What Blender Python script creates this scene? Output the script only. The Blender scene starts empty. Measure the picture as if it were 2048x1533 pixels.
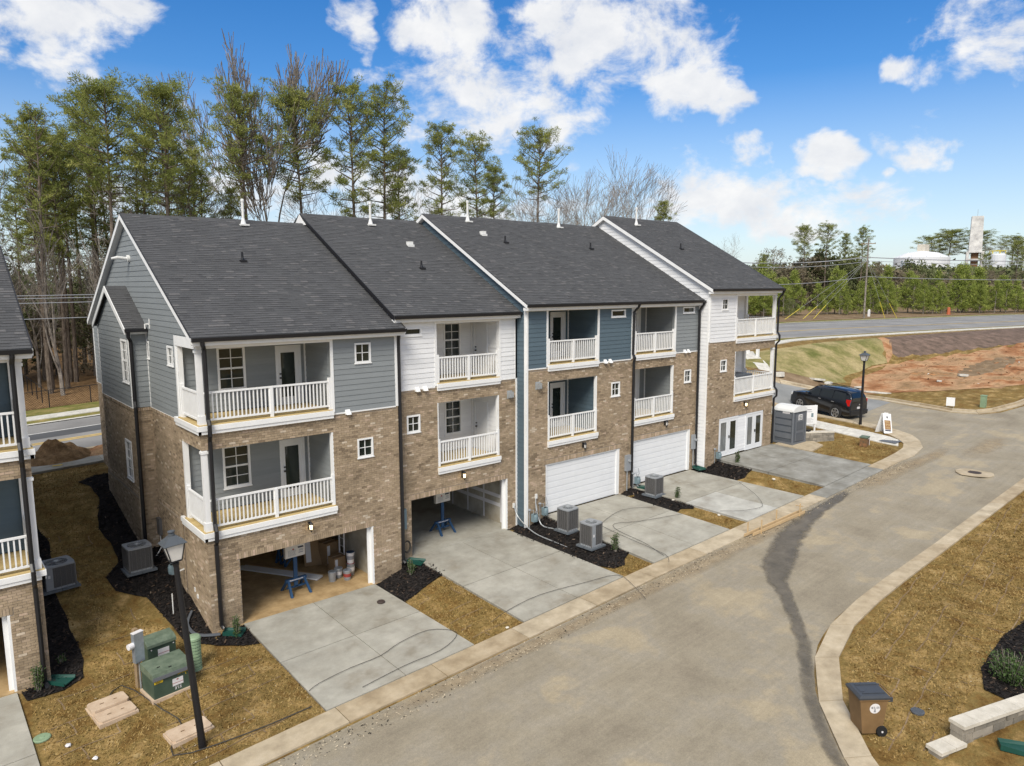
import bpy, bmesh, math, random
import numpy as np
from mathutils import Vector, Matrix, noise
SC = bpy.context.scene
COL = SC.collection
R = math.radians
random.seed(7)
np.random.seed(7)

# ------------------------------------------------------------ camera, sky, sun, exposure
cd = bpy.data.cameras.new('camera')
cam = bpy.data.objects.new('camera', cd); COL.objects.link(cam)
cd.sensor_width = 36; cd.lens = 25.21; cd.clip_start = .1; cd.clip_end = 5000
def cam_axes(yaw, pitch, roll):
    f = Vector((math.sin(yaw)*math.cos(pitch), math.cos(yaw)*math.cos(pitch), -math.sin(pitch)))
    r = Vector((math.cos(yaw), -math.sin(yaw), 0)); u = r.cross(f)
    return (math.cos(roll)*r+math.sin(roll)*u, -math.sin(roll)*r+math.cos(roll)*u, f)
cr_, cu_, cf_ = cam_axes(R(40.3714), R(7.7642), R(-.1356))
CAM = Vector((-6.7506, -22.7856, 11.0287))
cam.matrix_world = Matrix(((cr_.x, cu_.x, -cf_.x, CAM.x), (cr_.y, cu_.y, -cf_.y, CAM.y), (cr_.z, cu_.z, -cf_.z, CAM.z), (0, 0, 0, 1)))
SC.camera = cam
SC.view_settings.view_transform = 'Standard'; SC.view_settings.look = 'None'
SC.view_settings.gamma = 1; SC.view_settings.use_curve_mapping = False
SC.view_settings.exposure = 0.34
SC.cycles.use_denoising = True
SC.cycles.max_bounces = 6; SC.cycles.diffuse_bounces = 3; SC.cycles.glossy_bounces = 2
SC.cycles.transmission_bounces = 4; SC.cycles.sample_clamp_indirect = 6

SUN_DIR = Vector((-.66, -.50, .86)).normalized()
sl = bpy.data.lights.new('sun', 'SUN'); sl.energy = 3.2; sl.angle = R(26); sl.color = (1, .94, .83)
so = bpy.data.objects.new('sun', sl); COL.objects.link(so)
so.rotation_euler = SUN_DIR.to_track_quat('Z', 'Y').to_euler(); so.location = (-30, -30, 50)

W = bpy.data.worlds.new('World'); SC.world = W; W.use_nodes = True
def build_world():
    nt = W.node_tree; nt.nodes.clear(); L = nt.links.new
    def n(t, **k):
        x = nt.nodes.new(t)
        for a, b in k.items(): setattr(x, a, b)
        return x
    def put(s, v):
        if isinstance(v, (int, float)): s.default_value = v
        else: L(v, s)
    def m(op, a, b=0, c=0, clamp=False):
        x = n('ShaderNodeMath', operation=op, use_clamp=clamp)
        put(x.inputs[0], a); put(x.inputs[1], b); put(x.inputs[2], c)
        return x.outputs[0]
    out = n('ShaderNodeOutputWorld'); bg = n('ShaderNodeBackground'); bg.inputs['Strength'].default_value = .10
    sky = n('ShaderNodeTexSky', sky_type='NISHITA'); sky.sun_disc = False
    sky.sun_elevation = math.asin(SUN_DIR.z); sky.sun_rotation = math.atan2(SUN_DIR.x, SUN_DIR.y)
    sky.altitude = 100; sky.air_density = 1.0; sky.dust_density = .6; sky.ozone_density = 2.2
    hs = n('ShaderNodeHueSaturation'); hs.inputs['Hue'].default_value = .508; hs.inputs['Saturation'].default_value = 1.42; hs.inputs['Value'].default_value = 1.14
    L(sky.outputs[0], hs.inputs['Color'])
    tc = n('ShaderNodeTexCoord'); sx = n('ShaderNodeSeparateXYZ'); L(tc.outputs['Generated'], sx.inputs[0])
    az = m('ARCTAN2', sx.outputs[0], sx.outputs[1]); el = m('ARCSINE', sx.outputs[2])
    cx = n('ShaderNodeCombineXYZ'); put(cx.inputs[0], m('MULTIPLY', az, 1.0)); put(cx.inputs[1], m('MULTIPLY', el, 1.35)); 
    def noise_(scale, det, rough, dist=0, off=0):
        x = n('ShaderNodeTexNoise'); x.inputs['Scale'].default_value = scale; x.inputs['Detail'].default_value = det
        x.inputs['Roughness'].default_value = rough; x.inputs['Distortion'].default_value = dist
        v = n('ShaderNodeVectorMath', operation='ADD'); L(cx.outputs[0], v.inputs[0]); v.inputs[1].default_value = (off, off*.7, 3)
        L(v.outputs[0], x.inputs['Vector']); return x.outputs[0]
    n1 = noise_(11, 10, .64, .25); n2 = noise_(3.2, 4, .5, .3, 5); n4 = noise_(5.5, 3, .5, .4, 2)
    BL = [(0.165,0.3,0.097,0.036,1),(0.176,0.262,0.04,0.028,1),(0.499,0.325,0.02,0.027,.8),(0.624,0.321,0.059,0.06,1.2),(0.663,0.247,0.107,0.047,1),
          (0.729,0.288,0.073,0.04,.6),(0.815,0.303,0.122,0.061,1.4),(0.906,0.276,0.085,0.05,1.2),(0.976,0.235,0.037,0.026,1.1),(0.689,0.207,0.04,0.028,1),
          (0.79,0.21,0.046,0.036,.8),(1.01,0.17,0.021,0.014,1),(1.105,0.157,0.034,0.022,1.3),(1.203,0.157,0.036,0.024,1.3),
          (1.2,0.25,0.032,0.022,1.1),(1.262,0.285,0.062,0.042,1),(1.28,0.237,0.036,0.023,.9),(0.942,0.133,0.06,0.034,.9),(0.975,0.11,0.085,0.031,1),
          (1.12,0.09,0.075,0.028,1),(1.165,0.134,0.011,0.008,1),(0.437,0.111,0.24,0.05,.6),(0.8,0.087,0.16,0.035,.8),(.30,.2,.03,.012,.5)]
    w1 = noise_(13, 3, .55, 0, 21); w2 = noise_(13, 3, .55, 0, 31)
    azw = m('ADD', az, m('MULTIPLY_ADD', w1, .13, -.065)); elw = m('ADD', el, m('MULTIPLY_ADD', w2, .10, -.05))
    acc = None
    for a, e, ra, re, g in BL:
        dx = m('MULTIPLY', m('SUBTRACT', azw, a), 1/(ra*1.3)); dy = m('MULTIPLY', m('SUBTRACT', elw, e), 1/(re*1.3))
        q = m('MULTIPLY_ADD', dx, dx, m('MULTIPLY', dy, dy))
        b = m('MULTIPLY', m('SUBTRACT', 1, q), g)
        acc = b if acc is None else m('MAXIMUM', acc, b)
    acc = m('MAXIMUM', acc, -1)
    # unseen cumulus added beyond the view, thickened to make the skylight less blue
    outside = m('MULTIPLY_ADD', m('ABSOLUTE', m('SUBTRACT', az, .72)), 3.0, -2.2, clamp=True)
    outside = m('MAXIMUM', outside, m('MULTIPLY_ADD', el, 6, -2.1, clamp=True))
    free = m('MULTIPLY', m('MULTIPLY_ADD', n2, 8, -3.2), outside)
    free = m('ADD', free, m('MULTIPLY', m('SUBTRACT', outside, 1), 1))
    acc = m('MAXIMUM', acc, free)
    acc = m('MINIMUM', acc, 1.05)
    d = m('ADD', m('MULTIPLY', acc, 1.5), m('ADD', m('MULTIPLY_ADD', n1, 7.5, -3.75), m('MULTIPLY_ADD', n4, 2.6, -1.2)))
    dens = m('MULTIPLY', d, .55, clamp=True)
    ss = n('ShaderNodeMapRange', interpolation_type='SMOOTHSTEP'); put(ss.inputs[0], dens)
    fac = m('MULTIPLY', ss.outputs[0], .96)
    n3 = noise_(16, 6, .6, .2, 9)
    shade = n('ShaderNodeMix', data_type='RGBA'); put(shade.inputs[0], m('MULTIPLY_ADD', n3, 1.8, -.45, clamp=True))
    shade.inputs[6].default_value = (6.0, 6.2, 6.6, 1); shade.inputs[7].default_value = (8.3, 8.2, 8.0, 1)
    # pale haze low over the horizon
    hz = m('MULTIPLY', m('SUBTRACT', .26, el), 3.2, clamp=True)
    mh = n('ShaderNodeMix', data_type='RGBA'); put(mh.inputs[0], m('MULTIPLY', hz, .85)); L(hs.outputs[0], mh.inputs[6]); mh.inputs[7].default_value = (5.5, 6.25, 7.3, 1)
    mx = n('ShaderNodeMix', data_type='RGBA'); put(mx.inputs[0], fac); L(mh.outputs[2], mx.inputs[6]); L(shade.outputs[2], mx.inputs[7])
    L(mx.outputs[2], bg.inputs[0]); L(bg.outputs[0], out.inputs[0])
build_world()

# ------------------------------------------------------------ materials
M = {}
def ramp(nt, stops):
    r = nt.nodes.new('ShaderNodeValToRGB'); e = r.color_ramp.elements
    while len(e) > 1: e.remove(e[0])
    e[0].position = stops[0][0]; e[0].color = (*stops[0][1], 1)
    for p, c in stops[1:]:
        x = e.new(p); x.color = (*c, 1)
    return r
def mat(name, base, rough=.8, var=.12, scale=6, detail=4, bump=0, bscale=60, tint=None, tamt=.35, metallic=0, spec=.4,
        noise2=None, stretch=None, translucent=0, emit=None, streak=None, fade=False):
    """base: colour or list of ramp stops driven by noise; tint: ramp stops driven by the per-piece 'tint' attribute"""
    m_ = bpy.data.materials.new(name); m_.use_nodes = True; nt = m_.node_tree; L = nt.links.new
    bs = nt.nodes['Principled BSDF']; bs.inputs['Roughness'].default_value = rough; bs.inputs['Metallic'].default_value = metallic
    bs.inputs['Specular IOR Level'].default_value = spec
    geo = nt.nodes.new('ShaderNodeNewGeometry'); vec = geo.outputs['Position']
    if stretch:
        mp = nt.nodes.new('ShaderNodeMapping'); mp.inputs['Scale'].default_value = stretch; L(vec, mp.inputs['Vector']); vec = mp.outputs[0]
    def nz(s, d=detail, r=.6):
        x = nt.nodes.new('ShaderNodeTexNoise'); x.inputs['Scale'].default_value = s; x.inputs['Detail'].default_value = d
        x.inputs['Roughness'].default_value = r; L(vec, x.inputs['Vector']); return x.outputs[0]
    n1 = nz(scale)
    if isinstance(base, list):
        rp = ramp(nt, base); mr = nt.nodes.new('ShaderNodeMapRange'); mr.inputs[1].default_value = .3; mr.inputs[2].default_value = .7
        L(n1, mr.inputs[0]); L(mr.outputs[0], rp.inputs[0]); col = rp.outputs[0]
    else:
        rgb = nt.nodes.new('ShaderNodeRGB'); rgb.outputs[0].default_value = (*base, 1); col = rgb.outputs[0]
    if tint:
        at = nt.nodes.new('ShaderNodeAttribute'); at.attribute_name = 'tint'; rp = ramp(nt, tint); L(at.outputs['Fac'], rp.inputs[0])
        mx = nt.nodes.new('ShaderNodeMix'); mx.data_type = 'RGBA'; mx.inputs[0].default_value = tamt
        L(col, mx.inputs[6]); L(rp.outputs[0], mx.inputs[7]); col = mx.outputs[2]
    def mulv(col, fac_out, lo, hi, a=.3, b=.7):
        mr = nt.nodes.new('ShaderNodeMapRange'); mr.inputs[1].default_value = a; mr.inputs[2].default_value = b
        mr.inputs[3].default_value = lo; mr.inputs[4].default_value = hi; L(fac_out, mr.inputs[0])
        vm = nt.nodes.new('ShaderNodeVectorMath'); vm.operation = 'SCALE'; L(col, vm.inputs[0]); L(mr.outputs[0], vm.inputs['Scale']); return vm.outputs[0]
    if var: col = mulv(col, n1, 1-var, 1+var)
    if noise2:
        for s, a in noise2: col = mulv(col, nz(s, 5), 1-a, 1+a)
    for st, sc, am in (streak or []):
        mp = nt.nodes.new('ShaderNodeMapping'); mp.inputs['Scale'].default_value = st[:3]; mp.inputs['Rotation'].default_value = (0, 0, st[3]); L(geo.outputs['Position'], mp.inputs['Vector'])
        x = nt.nodes.new('ShaderNodeTexNoise'); x.inputs['Scale'].default_value = sc; x.inputs['Detail'].default_value = 6; x.inputs['Roughness'].default_value = .65; x.inputs['Distortion'].default_value = .3; L(mp.outputs[0], x.inputs['Vector'])
        col = mulv(col, x.outputs[0], 1-am, 1+am, .35, .65)
    L(col, bs.inputs['Base Color'])
    if bump:
        b = nt.nodes.new('ShaderNodeBump'); b.inputs['Strength'].default_value = bump; b.inputs['Distance'].default_value = .02
        L(nz(bscale, 5), b.inputs['Height']); L(b.outputs[0], bs.inputs['Normal'])
    if translucent:
        tr = nt.nodes.new('ShaderNodeBsdfTranslucent'); ms = nt.nodes.new('ShaderNodeMixShader'); ms.inputs[0].default_value = translucent
        L(col, tr.inputs[0]); L(bs.outputs[0], ms.inputs[1]); L(tr.outputs[0], ms.inputs[2]); L(ms.outputs[0], nt.nodes['Material Output'].inputs[0])
    if fade:
        at = nt.nodes.new('ShaderNodeAttribute'); at.attribute_name = 'tint'; nn = nz(2.2, 6); ad = nt.nodes.new('ShaderNodeMath'); ad.operation = 'MULTIPLY_ADD'; L(nn, ad.inputs[0]); ad.inputs[1].default_value = 1.3; ad.inputs[2].default_value = -.65
        a2 = nt.nodes.new('ShaderNodeMath'); a2.operation = 'ADD'; L(at.outputs['Fac'], a2.inputs[0]); L(ad.outputs[0], a2.inputs[1]); mr = nt.nodes.new('ShaderNodeMapRange'); mr.interpolation_type = 'SMOOTHSTEP'; mr.inputs[1].default_value = .10; mr.inputs[4].default_value = .86; mr.inputs[2].default_value = fade; L(a2.outputs[0], mr.inputs[0])
        tr = nt.nodes.new('ShaderNodeBsdfTransparent'); ms = nt.nodes.new('ShaderNodeMixShader'); L(mr.outputs[0], ms.inputs[0]); L(tr.outputs[0], ms.inputs[1]); L(bs.outputs[0], ms.inputs[2]); L(ms.outputs[0], nt.nodes['Material Output'].inputs[0])
    if emit:
        bs.inputs['Emission Color'].default_value = (*emit[0], 1); bs.inputs['Emission Strength'].default_value = emit[1]
    M[name] = m_; return m_

brick_stops = [(0, (.18, .132, .085)), (.25, (.285, .215, .14)), (.55, (.36, .275, .182)), (.8, (.42, .32, .225)), (.93, (.50, .37, .275)), (1, (.56, .47, .36))]
mat('brick', (.34, .26, .172), .9, .16, 9, bump=.35, bscale=90, tint=brick_stops, tamt=.86, noise2=[(.5, .10), (2.2, .06)])
mat('mortar', (.30, .25, .195), .95, .12, 8, noise2=[(60, .1)])
shing = [(0, (.038, .039, .041)), (.4, (.068, .069, .071)), (.75, (.095, .096, .098)), (.9, (.118, .115, .114)), (1, (.16, .153, .15))]
mat('shingle', (.078, .079, .082), .92, .16, 30, tint=shing, tamt=.42, bump=.3, bscale=160, noise2=[(1.1, .10), (120, .25)], spec=.25)
for nm, c in (('siding_grey', (.225, .243, .25)), ('siding_white', (.74, .745, .75)), ('siding_blue', (.083, .122, .15)), ('siding_slate', (.095, .14, .175))):
    mat(nm, c, .62, .04, 3, tint=[(0, tuple(v*.9 for v in c)), (1, tuple(min(v*1.1, .8) for v in c))], tamt=.7, bump=.06, bscale=30, stretch=(1, 1, 8), noise2=[(.6, .04)])
mat('white_trim', (.78, .78, .77), .5, .03, 4, noise2=[(1.2, .03)])
mat('black_metal', (.012, .012, .014), .38, .1, 5)
mat('galvanised', (.42, .44, .45), .45, .12, 9, metallic=.5)
mat('door_white', (.72, .73, .74), .5, .03, 3)
mat('pine_plank', [(0, (.42, .30, .12)), (1, (.55, .42, .19))], .8, .12, 3, stretch=(1.2, 18, 10), tint=[(0, (.38, .27, .11)), (1, (.58, .45, .22))], tamt=.5)
mat('glass_dark', (.018, .025, .021), .07, .4, 1.2, spec=.6)
mat('glass_curtain', (.16, .17, .17), .08, .5, 2.5, spec=.8, stretch=(9, 9, .6))
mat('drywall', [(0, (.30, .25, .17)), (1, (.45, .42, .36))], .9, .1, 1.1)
mat('dark_room', (.05, .05, .05), .9, .1)
mat('concrete', [(0, (.205, .17, .118)), (.3, (.30, .28, .232)), (.6, (.345, .33, .28)), (1, (.42, .40, .345))], .85, .06, .9, bump=.12, bscale=70, tint=[(0, (.25, .235, .19)), (.7, (.36, .345, .295)), (1, (.50, .505, .48))], tamt=.45, noise2=[(4, .07), (45, .07)], streak=[((.5, 1.5, 1, .3), 1.0, .07)])
mat('concrete_tan', [(0, (.27, .205, .125)), (.5, (.385, .31, .205)), (1, (.46, .385, .275))], .88, .08, 1.6, bump=.15, bscale=60, tint=[(0, (.34, .26, .16)), (1, (.52, .46, .35))], tamt=.4, noise2=[(5, .08), (50, .07)])
mat('concrete_grey', [(0, (.19, .178, .148)), (.5, (.235, .228, .20)), (1, (.29, .283, .255))], .88, .06, 1.2, bump=.12, bscale=70, noise2=[(4, .07), (45, .07)], streak=[((.5, 1.5, 1, .3), 1.0, .08)])
mat('concrete_pale', [(0, (.48, .46, .41)), (1, (.62, .60, .54))], .85, .06, 2, noise2=[(8, .07)])
mat('garage_floor', [(0, (.30, .195, .085)), (1, (.44, .31, .16))], .8, .1, 1.5, noise2=[(9, .1)])
mat('asphalt_light', [(0, (.235, .20, .145)), (.4, (.275, .238, .173)), (.6, (.275, .242, .185)), (.8, (.325, .272, .185)), (1, (.34, .285, .195))], .92, .04, .4, bump=.5, bscale=60, noise2=[(1.1, .05), (6, .07), (18, .10), (45, .16)], streak=[((.06, 1.6, 1, 0), 1.3, .05), ((.12, 5, 1, .12), 1.6, .045)])
mat('asphalt_entry', [(0, (.20, .205, .20)), (1, (.27, .27, .26))], .9, .05, .4, noise2=[(40, .1)])
mat('asphalt_road', [(0, (.19, .185, .18)), (1, (.255, .25, .242))], .9, .07, .3, noise2=[(30, .12)])
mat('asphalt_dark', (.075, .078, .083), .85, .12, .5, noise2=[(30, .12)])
mat('wet_asphalt', [(0, (.105, .092, .07)), (1, (.16, .138, .105))], .5, .1, 1.5, noise2=[(12, .1), (70, .12)], fade=1.05)
mat('dust_film', [(0, (.33, .25, .155)), (1, (.42, .34, .225))], .95, .1, 2, noise2=[(60, .12)], fade=1.9)
mat('dust_film_solid', (.50, .42, .30), .95, .15, 3)
mat('brown_stain', (.20, .15, .09), .9, .1, 2, noise2=[(40, .1)], fade=1.9)
mat('paint_white', (.62, .62, .60), .8, .12, 2)
mat('paint_yellow', (.50, .36, .14), .8, .2, 1)
mat('dormant_grass', [(0, (.135, .076, .022)), (.3, (.195, .12, .039)), (.5, (.185, .13, .045)), (.75, (.26, .172, .066)), (1, (.32, .235, .11))], .95, .14, 1.5, detail=9, bump=.9, bscale=45, noise2=[(.35, .16), (7, .14), (16, .22), (60, .34)], spec=.1, streak=[((.35, 2.4, 1, .5), 1.2, .09)])
mat('grass_blades', (.25, .165, .06), .9, .1, 3, tint=[(0, (.15, .09, .028)), (.3, (.20, .135, .043)), (.5, (.28, .185, .066)), (.85, (.37, .27, .12)), (1, (.19, .165, .05))], tamt=.9, spec=.1)
mat('green_grass', [(0, (.075, .10, .02)), (.5, (.15, .155, .045)), (1, (.30, .25, .10))], .95, .1, .9, detail=6, bump=.6, bscale=20, noise2=[(9, .2), (40, .2)], spec=.1)
mat('verge_grass', [(0, (.10, .13, .025)), (.5, (.19, .17, .055)), (1, (.30, .23, .10))], .95, .1, .8, detail=6, noise2=[(9, .2)], spec=.1)
mat('bank_green', [(0, (.13, .14, .04)), (.3, (.20, .185, .07)), (.6, (.28, .235, .11)), (1, (.36, .29, .155))], .95, .1, .5, detail=10, bump=.8, bscale=8, noise2=[(3, .16), (10, .16), (30, .25)], spec=.1)
mat('bank_brown', [(0, (.10, .075, .058)), (1, (.20, .14, .11))], .95, .12, 1.2, detail=7, bump=.6, bscale=12, noise2=[(14, .22)], spec=.1)
mat('red_clay', [(0, (.17, .068, .024)), (.3, (.32, .15, .068)), (.55, (.40, .245, .135)), (.75, (.24, .155, .08)), (1, (.36, .17, .072))], .95, .14, .3, detail=10, bump=1, bscale=3, streak=[((.3, 1.4, 1, .25), .8, .14)], noise2=[(1.2, .12), (4, .16), (15, .2)], spec=.1)
mat('earth_brown', [(0, (.15, .10, .055)), (1, (.26, .19, .12))], .95, .1, .8, detail=7, bump=.7, bscale=8, noise2=[(12, .2)], spec=.1)
mat('leaf_litter', [(0, (.13, .075, .035)), (1, (.27, .17, .085))], .95, .14, 3, detail=8, bump=.6, bscale=15, noise2=[(20, .3)], spec=.1)
mat('mulch', [(0, (.008, .007, .007)), (1, (.028, .024, .022))], .95, .2, 14, bump=1, bscale=50, spec=.15)
mat('mulch_chip', (.018, .015, .014), .9, .2, 8, tint=[(0, (.006, .006, .006)), (.8, (.03, .026, .024)), (.97, (.07, .045, .03)), (1, (.2, .15, .11))], tamt=.95, spec=.15)
mat('bark_pine', [(0, (.085, .068, .053)), (1, (.21, .17, .135))], .95, .15, 3, stretch=(3, 3, .7), noise2=[(12, .2)], spec=.1)
mat('bark_grey', [(0, (.15, .13, .11)), (1, (.30, .265, .23))], .95, .15, 3, spec=.1)
mat('needles', (.23, .265, .075), .75, .12, .35, tint=[(0, (.11, .14, .04)), (.5, (.26, .29, .08)), (1, (.48, .47, .15))], tamt=.85, translucent=.4, spec=.15)
mat('needles_young', (.29, .35, .09), .75, .12, .35, tint=[(0, (.15, .20, .05)), (.6, (.33, .38, .09)), (1, (.52, .54, .17))], tamt=.85, translucent=.5, spec=.15)
mat('leaves_brown', (.19, .155, .10), .85, .12, .5, tint=[(0, (.10, .085, .055)), (1, (.28, .24, .16))], tamt=.8, translucent=.2, spec=.1)
mat('leaves_dark', (.11, .135, .055), .8, .12, .5, tint=[(0, (.06, .078, .03)), (1, (.21, .22, .10))], tamt=.8, translucent=.25, spec=.15)
mat('shrub_leaf', (.05, .10, .025), .6, .1, 3, tint=[(0, (.03, .055, .015)), (1, (.11, .17, .05))], tamt=.8, translucent=.25)
mat('ac_grille', (.115, .112, .11), .55, .06, 5)
mat('ac_panel', (.26, .275, .29), .5, .06, 5)
mat('ac_pad', (.11, .125, .14), .8, .1, 5)
mat('ac_dark', (.02, .02, .022), .6)
mat('utility_green', [(0, (.042, .072, .05)), (1, (.062, .095, .068))], .55, .1, 2)
mat('utility_green_light', [(0, (.085, .12, .08)), (1, (.15, .185, .13))], .6, .1, 4)
mat('mint_green', (.22, .31, .19), .6, .1, 3)
mat('splash_green', (.008, .06, .045), .55, .1, 3)
mat('label_white', (.68, .66, .66), .6, .03)
mat('label_yellow', (.72, .50, .02), .6, .03)
mat('rust_red', (.30, .05, .04), .7, .05)
mat('rusty', [(0, (.10, .075, .04)), (1, (.26, .12, .05))], .8, .1, 6)
mat('post_wood', [(0, (.20, .135, .075)), (1, (.36, .26, .15))], .9, .1, 5, stretch=(8, 8, .8))
mat('raw_wood', (.52, .37, .20), .85, .1, 5)
mat('cardboard', (.27, .175, .09), .85, .08, 3)
mat('barricade_blue', (.018, .06, .135), .55, .1, 4)
mat('sign_board', (.62, .58, .52), .7, .06, 4)
mat('print_grey', (.25, .25, .27), .7, .03)
mat('print_dark', (.035, .04, .06), .7, .03)
mat('print_orange', (.28, .15, .07), .7, .1, 30)
mat('print_gold', (.55, .42, .22), .7, .03)
mat('meter_blue', (.17, .235, .26), .5, .08, 4)
mat('rubber', (.012, .012, .012), .8, .1)
mat('cord_grey', (.05, .047, .042), .8, .05)
mat('pvc_white', (.7, .7, .68), .5, .03)
mat('grey_plastic', (.085, .095, .11), .5, .06, 3)
mat('grey_plastic_light', (.13, .14, .155), .5, .06, 3)
mat('roof_translucent', (.66, .665, .65), .6, .04, 3)
mat('car_black', (.006, .008, .012), .12, .1, spec=.9)
mat('car_trim', (.02, .02, .022), .5)
mat('car_glass', (.01, .014, .016), .04, .1, spec=1)
mat('alloy', (.5, .5, .5), .3, .05, metallic=.7)
mat('lamp_red', (.5, .01, .008), .2, .05)
mat('lamp_clear', (.6, .6, .6), .15, .05)
mat('bin_brown', [(0, (.165, .098, .042)), (1, (.20, .122, .055))], .6, .05, 3)
mat('bin_lid', (.045, .05, .058), .35, .06, 3)
mat('lamp_glass', (.62, .60, .56), .25, .08, 6)
mat('lamp_lit', (.9, .8, .55), .4, emit=((1, .72, .35), 4))
mat('zinc', (.38, .42, .47), .35, .15, 6, metallic=.6)
mat('lamp_roof', (.07, .08, .09), .4, .1, 6)
mat('stone_block', [(0, (.17, .155, .125)), (1, (.30, .27, .22))], .95, .1, 3, tint=[(0, (.12, .11, .09)), (1, (.34, .30, .245))], tamt=.6, bump=.6, bscale=30)
mat('stone_cap', [(0, (.50, .46, .38)), (1, (.62, .575, .49))], .9, .06, 3, noise2=[(30, .06)])
mat('tan_polymer', [(0, (.47, .345, .235)), (1, (.57, .45, .33))], .8, .06, 3)
mat('tank_white', (.66, .67, .69), .6, .06, .3)
mat('tower_grey', [(0, (.42, .41, .40)), (1, (.66, .65, .62))], .8, .06, .5)
mat('guard_yellow', (.62, .50, .05), .6, .05)
mat('safety_orange', (.45, .12, .05), .6, .05)
mat('tactile_dark', (.12, .13, .145), .8, .05)
mat('wire', (.30, .31, .33), .6, .03)
mat('iron', (.05, .035, .03), .7, .1)

# ------------------------------------------------------------ mesh builder
ORIGIN = {}; KIDS = {}
def wl(p): return ORIGIN.get(p.name, (0, 0, 0)) if p else (0, 0, 0)
class MB:
    def __init__(s): s.v = []; s.f = []; s.t = []; s.m = []
    def add(s, vs, fs, t=.5, mi=0):
        b = len(s.v); s.v += [tuple(p) for p in vs]; s.t += [t]*len(vs)
        s.f += [tuple(b+i for i in f) for f in fs]; s.m += [mi]*len(fs); return s
    def box(s, x0, x1, y0, y1, z0, z1, t=.5, mi=0):
        return s.add([(x0,y0,z0),(x1,y0,z0),(x1,y1,z0),(x0,y1,z0),(x0,y0,z1),(x1,y0,z1),(x1,y1,z1),(x0,y1,z1)],
                     [(0,3,2,1),(4,5,6,7),(0,1,5,4),(1,2,6,5),(2,3,7,6),(3,0,4,7)], t, mi)
    def fbox(s, F, u0, u1, w0, w1, z0, z1, t=.5, mi=0):
        P = [F(u0,w0,z0),F(u1,w0,z0),F(u1,w1,z0),F(u0,w1,z0),F(u0,w0,z1),F(u1,w0,z1),F(u1,w1,z1),F(u0,w1,z1)]
        return s.add(P, [(0,3,2,1),(4,5,6,7),(0,1,5,4),(1,2,6,5),(2,3,7,6),(3,0,4,7)], t, mi)
    def prism(s, poly, a, b, axis='z', t=.5, mi=0):
        """poly: 2D points; extruded from a to b along axis"""
        def P(p, h):
            return {'z': (p[0], p[1], h), 'y': (p[0], h, p[1]), 'x': (h, p[0], p[1])}[axis]
        k = len(poly)
        return s.add([P(p, a) for p in poly]+[P(p, b) for p in poly],
                     [tuple(range(k))[::-1], tuple(range(k, 2*k))]+[(i, (i+1) % k, k+(i+1) % k, k+i) for i in range(k)], t, mi)
    def tube(s, pts, r, n=6, t=.5, mi=0, cap=True):
        pts = [Vector(p) for p in pts]; rs = r if isinstance(r, (list, tuple)) else [r]*len(pts)
        vs = []; fs = []; up = Vector((0, 0, 1)); prev = None
        for i, p in enumerate(pts):
            d = (pts[min(i+1, len(pts)-1)]-pts[max(i-1, 0)]).normalized()
            if prev is None:
                a = up if abs(d.z) < .9 else Vector((1, 0, 0)); e = d.cross(a).normalized()
            else:
                e = (prev-d*prev.dot(d)).normalized()
            prev = e; g = d.cross(e)
            for k in range(n):
                th = 2*math.pi*k/n; vs.append(p+(e*math.cos(th)+g*math.sin(th))*rs[i])
        for i in range(len(pts)-1):
            for k in range(n): fs.append((i*n+k, i*n+(k+1) % n, (i+1)*n+(k+1) % n, (i+1)*n+k))
        if cap: fs.append(tuple(range(n))[::-1]); fs.append(tuple((len(pts)-1)*n+k for k in range(n)))
        return s.add(vs, fs, t, mi)
    def lathe(s, prof, n=16, c=(0, 0), t=.5, mi=0):
        vs = []; fs = []
        for r, z in prof:
            for k in range(n):
                th = 2*math.pi*k/n; vs.append((c[0]+r*math.cos(th), c[1]+r*math.sin(th), z))
        for i in range(len(prof)-1):
            for k in range(n): fs.append((i*n+k, i*n+(k+1) % n, (i+1)*n+(k+1) % n, (i+1)*n+k))
        fs.append(tuple(range(n))[::-1]); fs.append(tuple((len(prof)-1)*n+k for k in range(n)))
        return s.add(vs, fs, t, mi)
    def build(s, name, m_, parent=None, kind=None, smooth=False, origin=None):
        o0 = origin if origin is not None else wl(parent)
        me = bpy.data.meshes.new(name)
        vs = s.v if o0 == (0, 0, 0) else [(a-o0[0], b-o0[1], c-o0[2]) for a, b, c in s.v]
        me.from_pydata(vs, [], s.f)
        ms = m_ if isinstance(m_, (list, tuple)) else [m_]
        for x in ms: me.materials.append(M[x])
        if len(ms) > 1: me.polygons.foreach_set('material_index', s.m)
        a = me.attributes.new('tint', 'FLOAT', 'POINT'); a.data.foreach_set('value', s.t)
        if smooth: me.polygons.foreach_set('use_smooth', [True]*len(s.f))
        me.update()
        return link(name, me, parent, kind)
def link(name, me, parent=None, kind=None, loc=None):
    o = bpy.data.objects.new(name, me); COL.objects.link(o)
    if parent:
        o.parent = parent; KIDS.setdefault(parent.name, []).append(o)
    if loc: o.location = loc
    if kind: o['kind'] = kind
    return o
def tag(o, label, cat, group=None):
    o['label'] = label; o['category'] = cat
    if group: o['group'] = group
    return o
def thing(name, label, cat, loc=(0, 0, 0), rz=0, group=None, world=False):
    """Empty at the thing's base; world=True: parts are given in world coordinates, else in the thing's own"""
    o = bpy.data.objects.new(name, None); COL.objects.link(o); o.empty_display_size = .2
    o.location = loc; o.rotation_euler = (0, 0, rz); tag(o, label, cat, group)
    if world: ORIGIN[o.name] = tuple(loc)
    return o
def sub(parent, child_origin=True):
    ORIGIN[parent.name] = (0, 0, 0)
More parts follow.
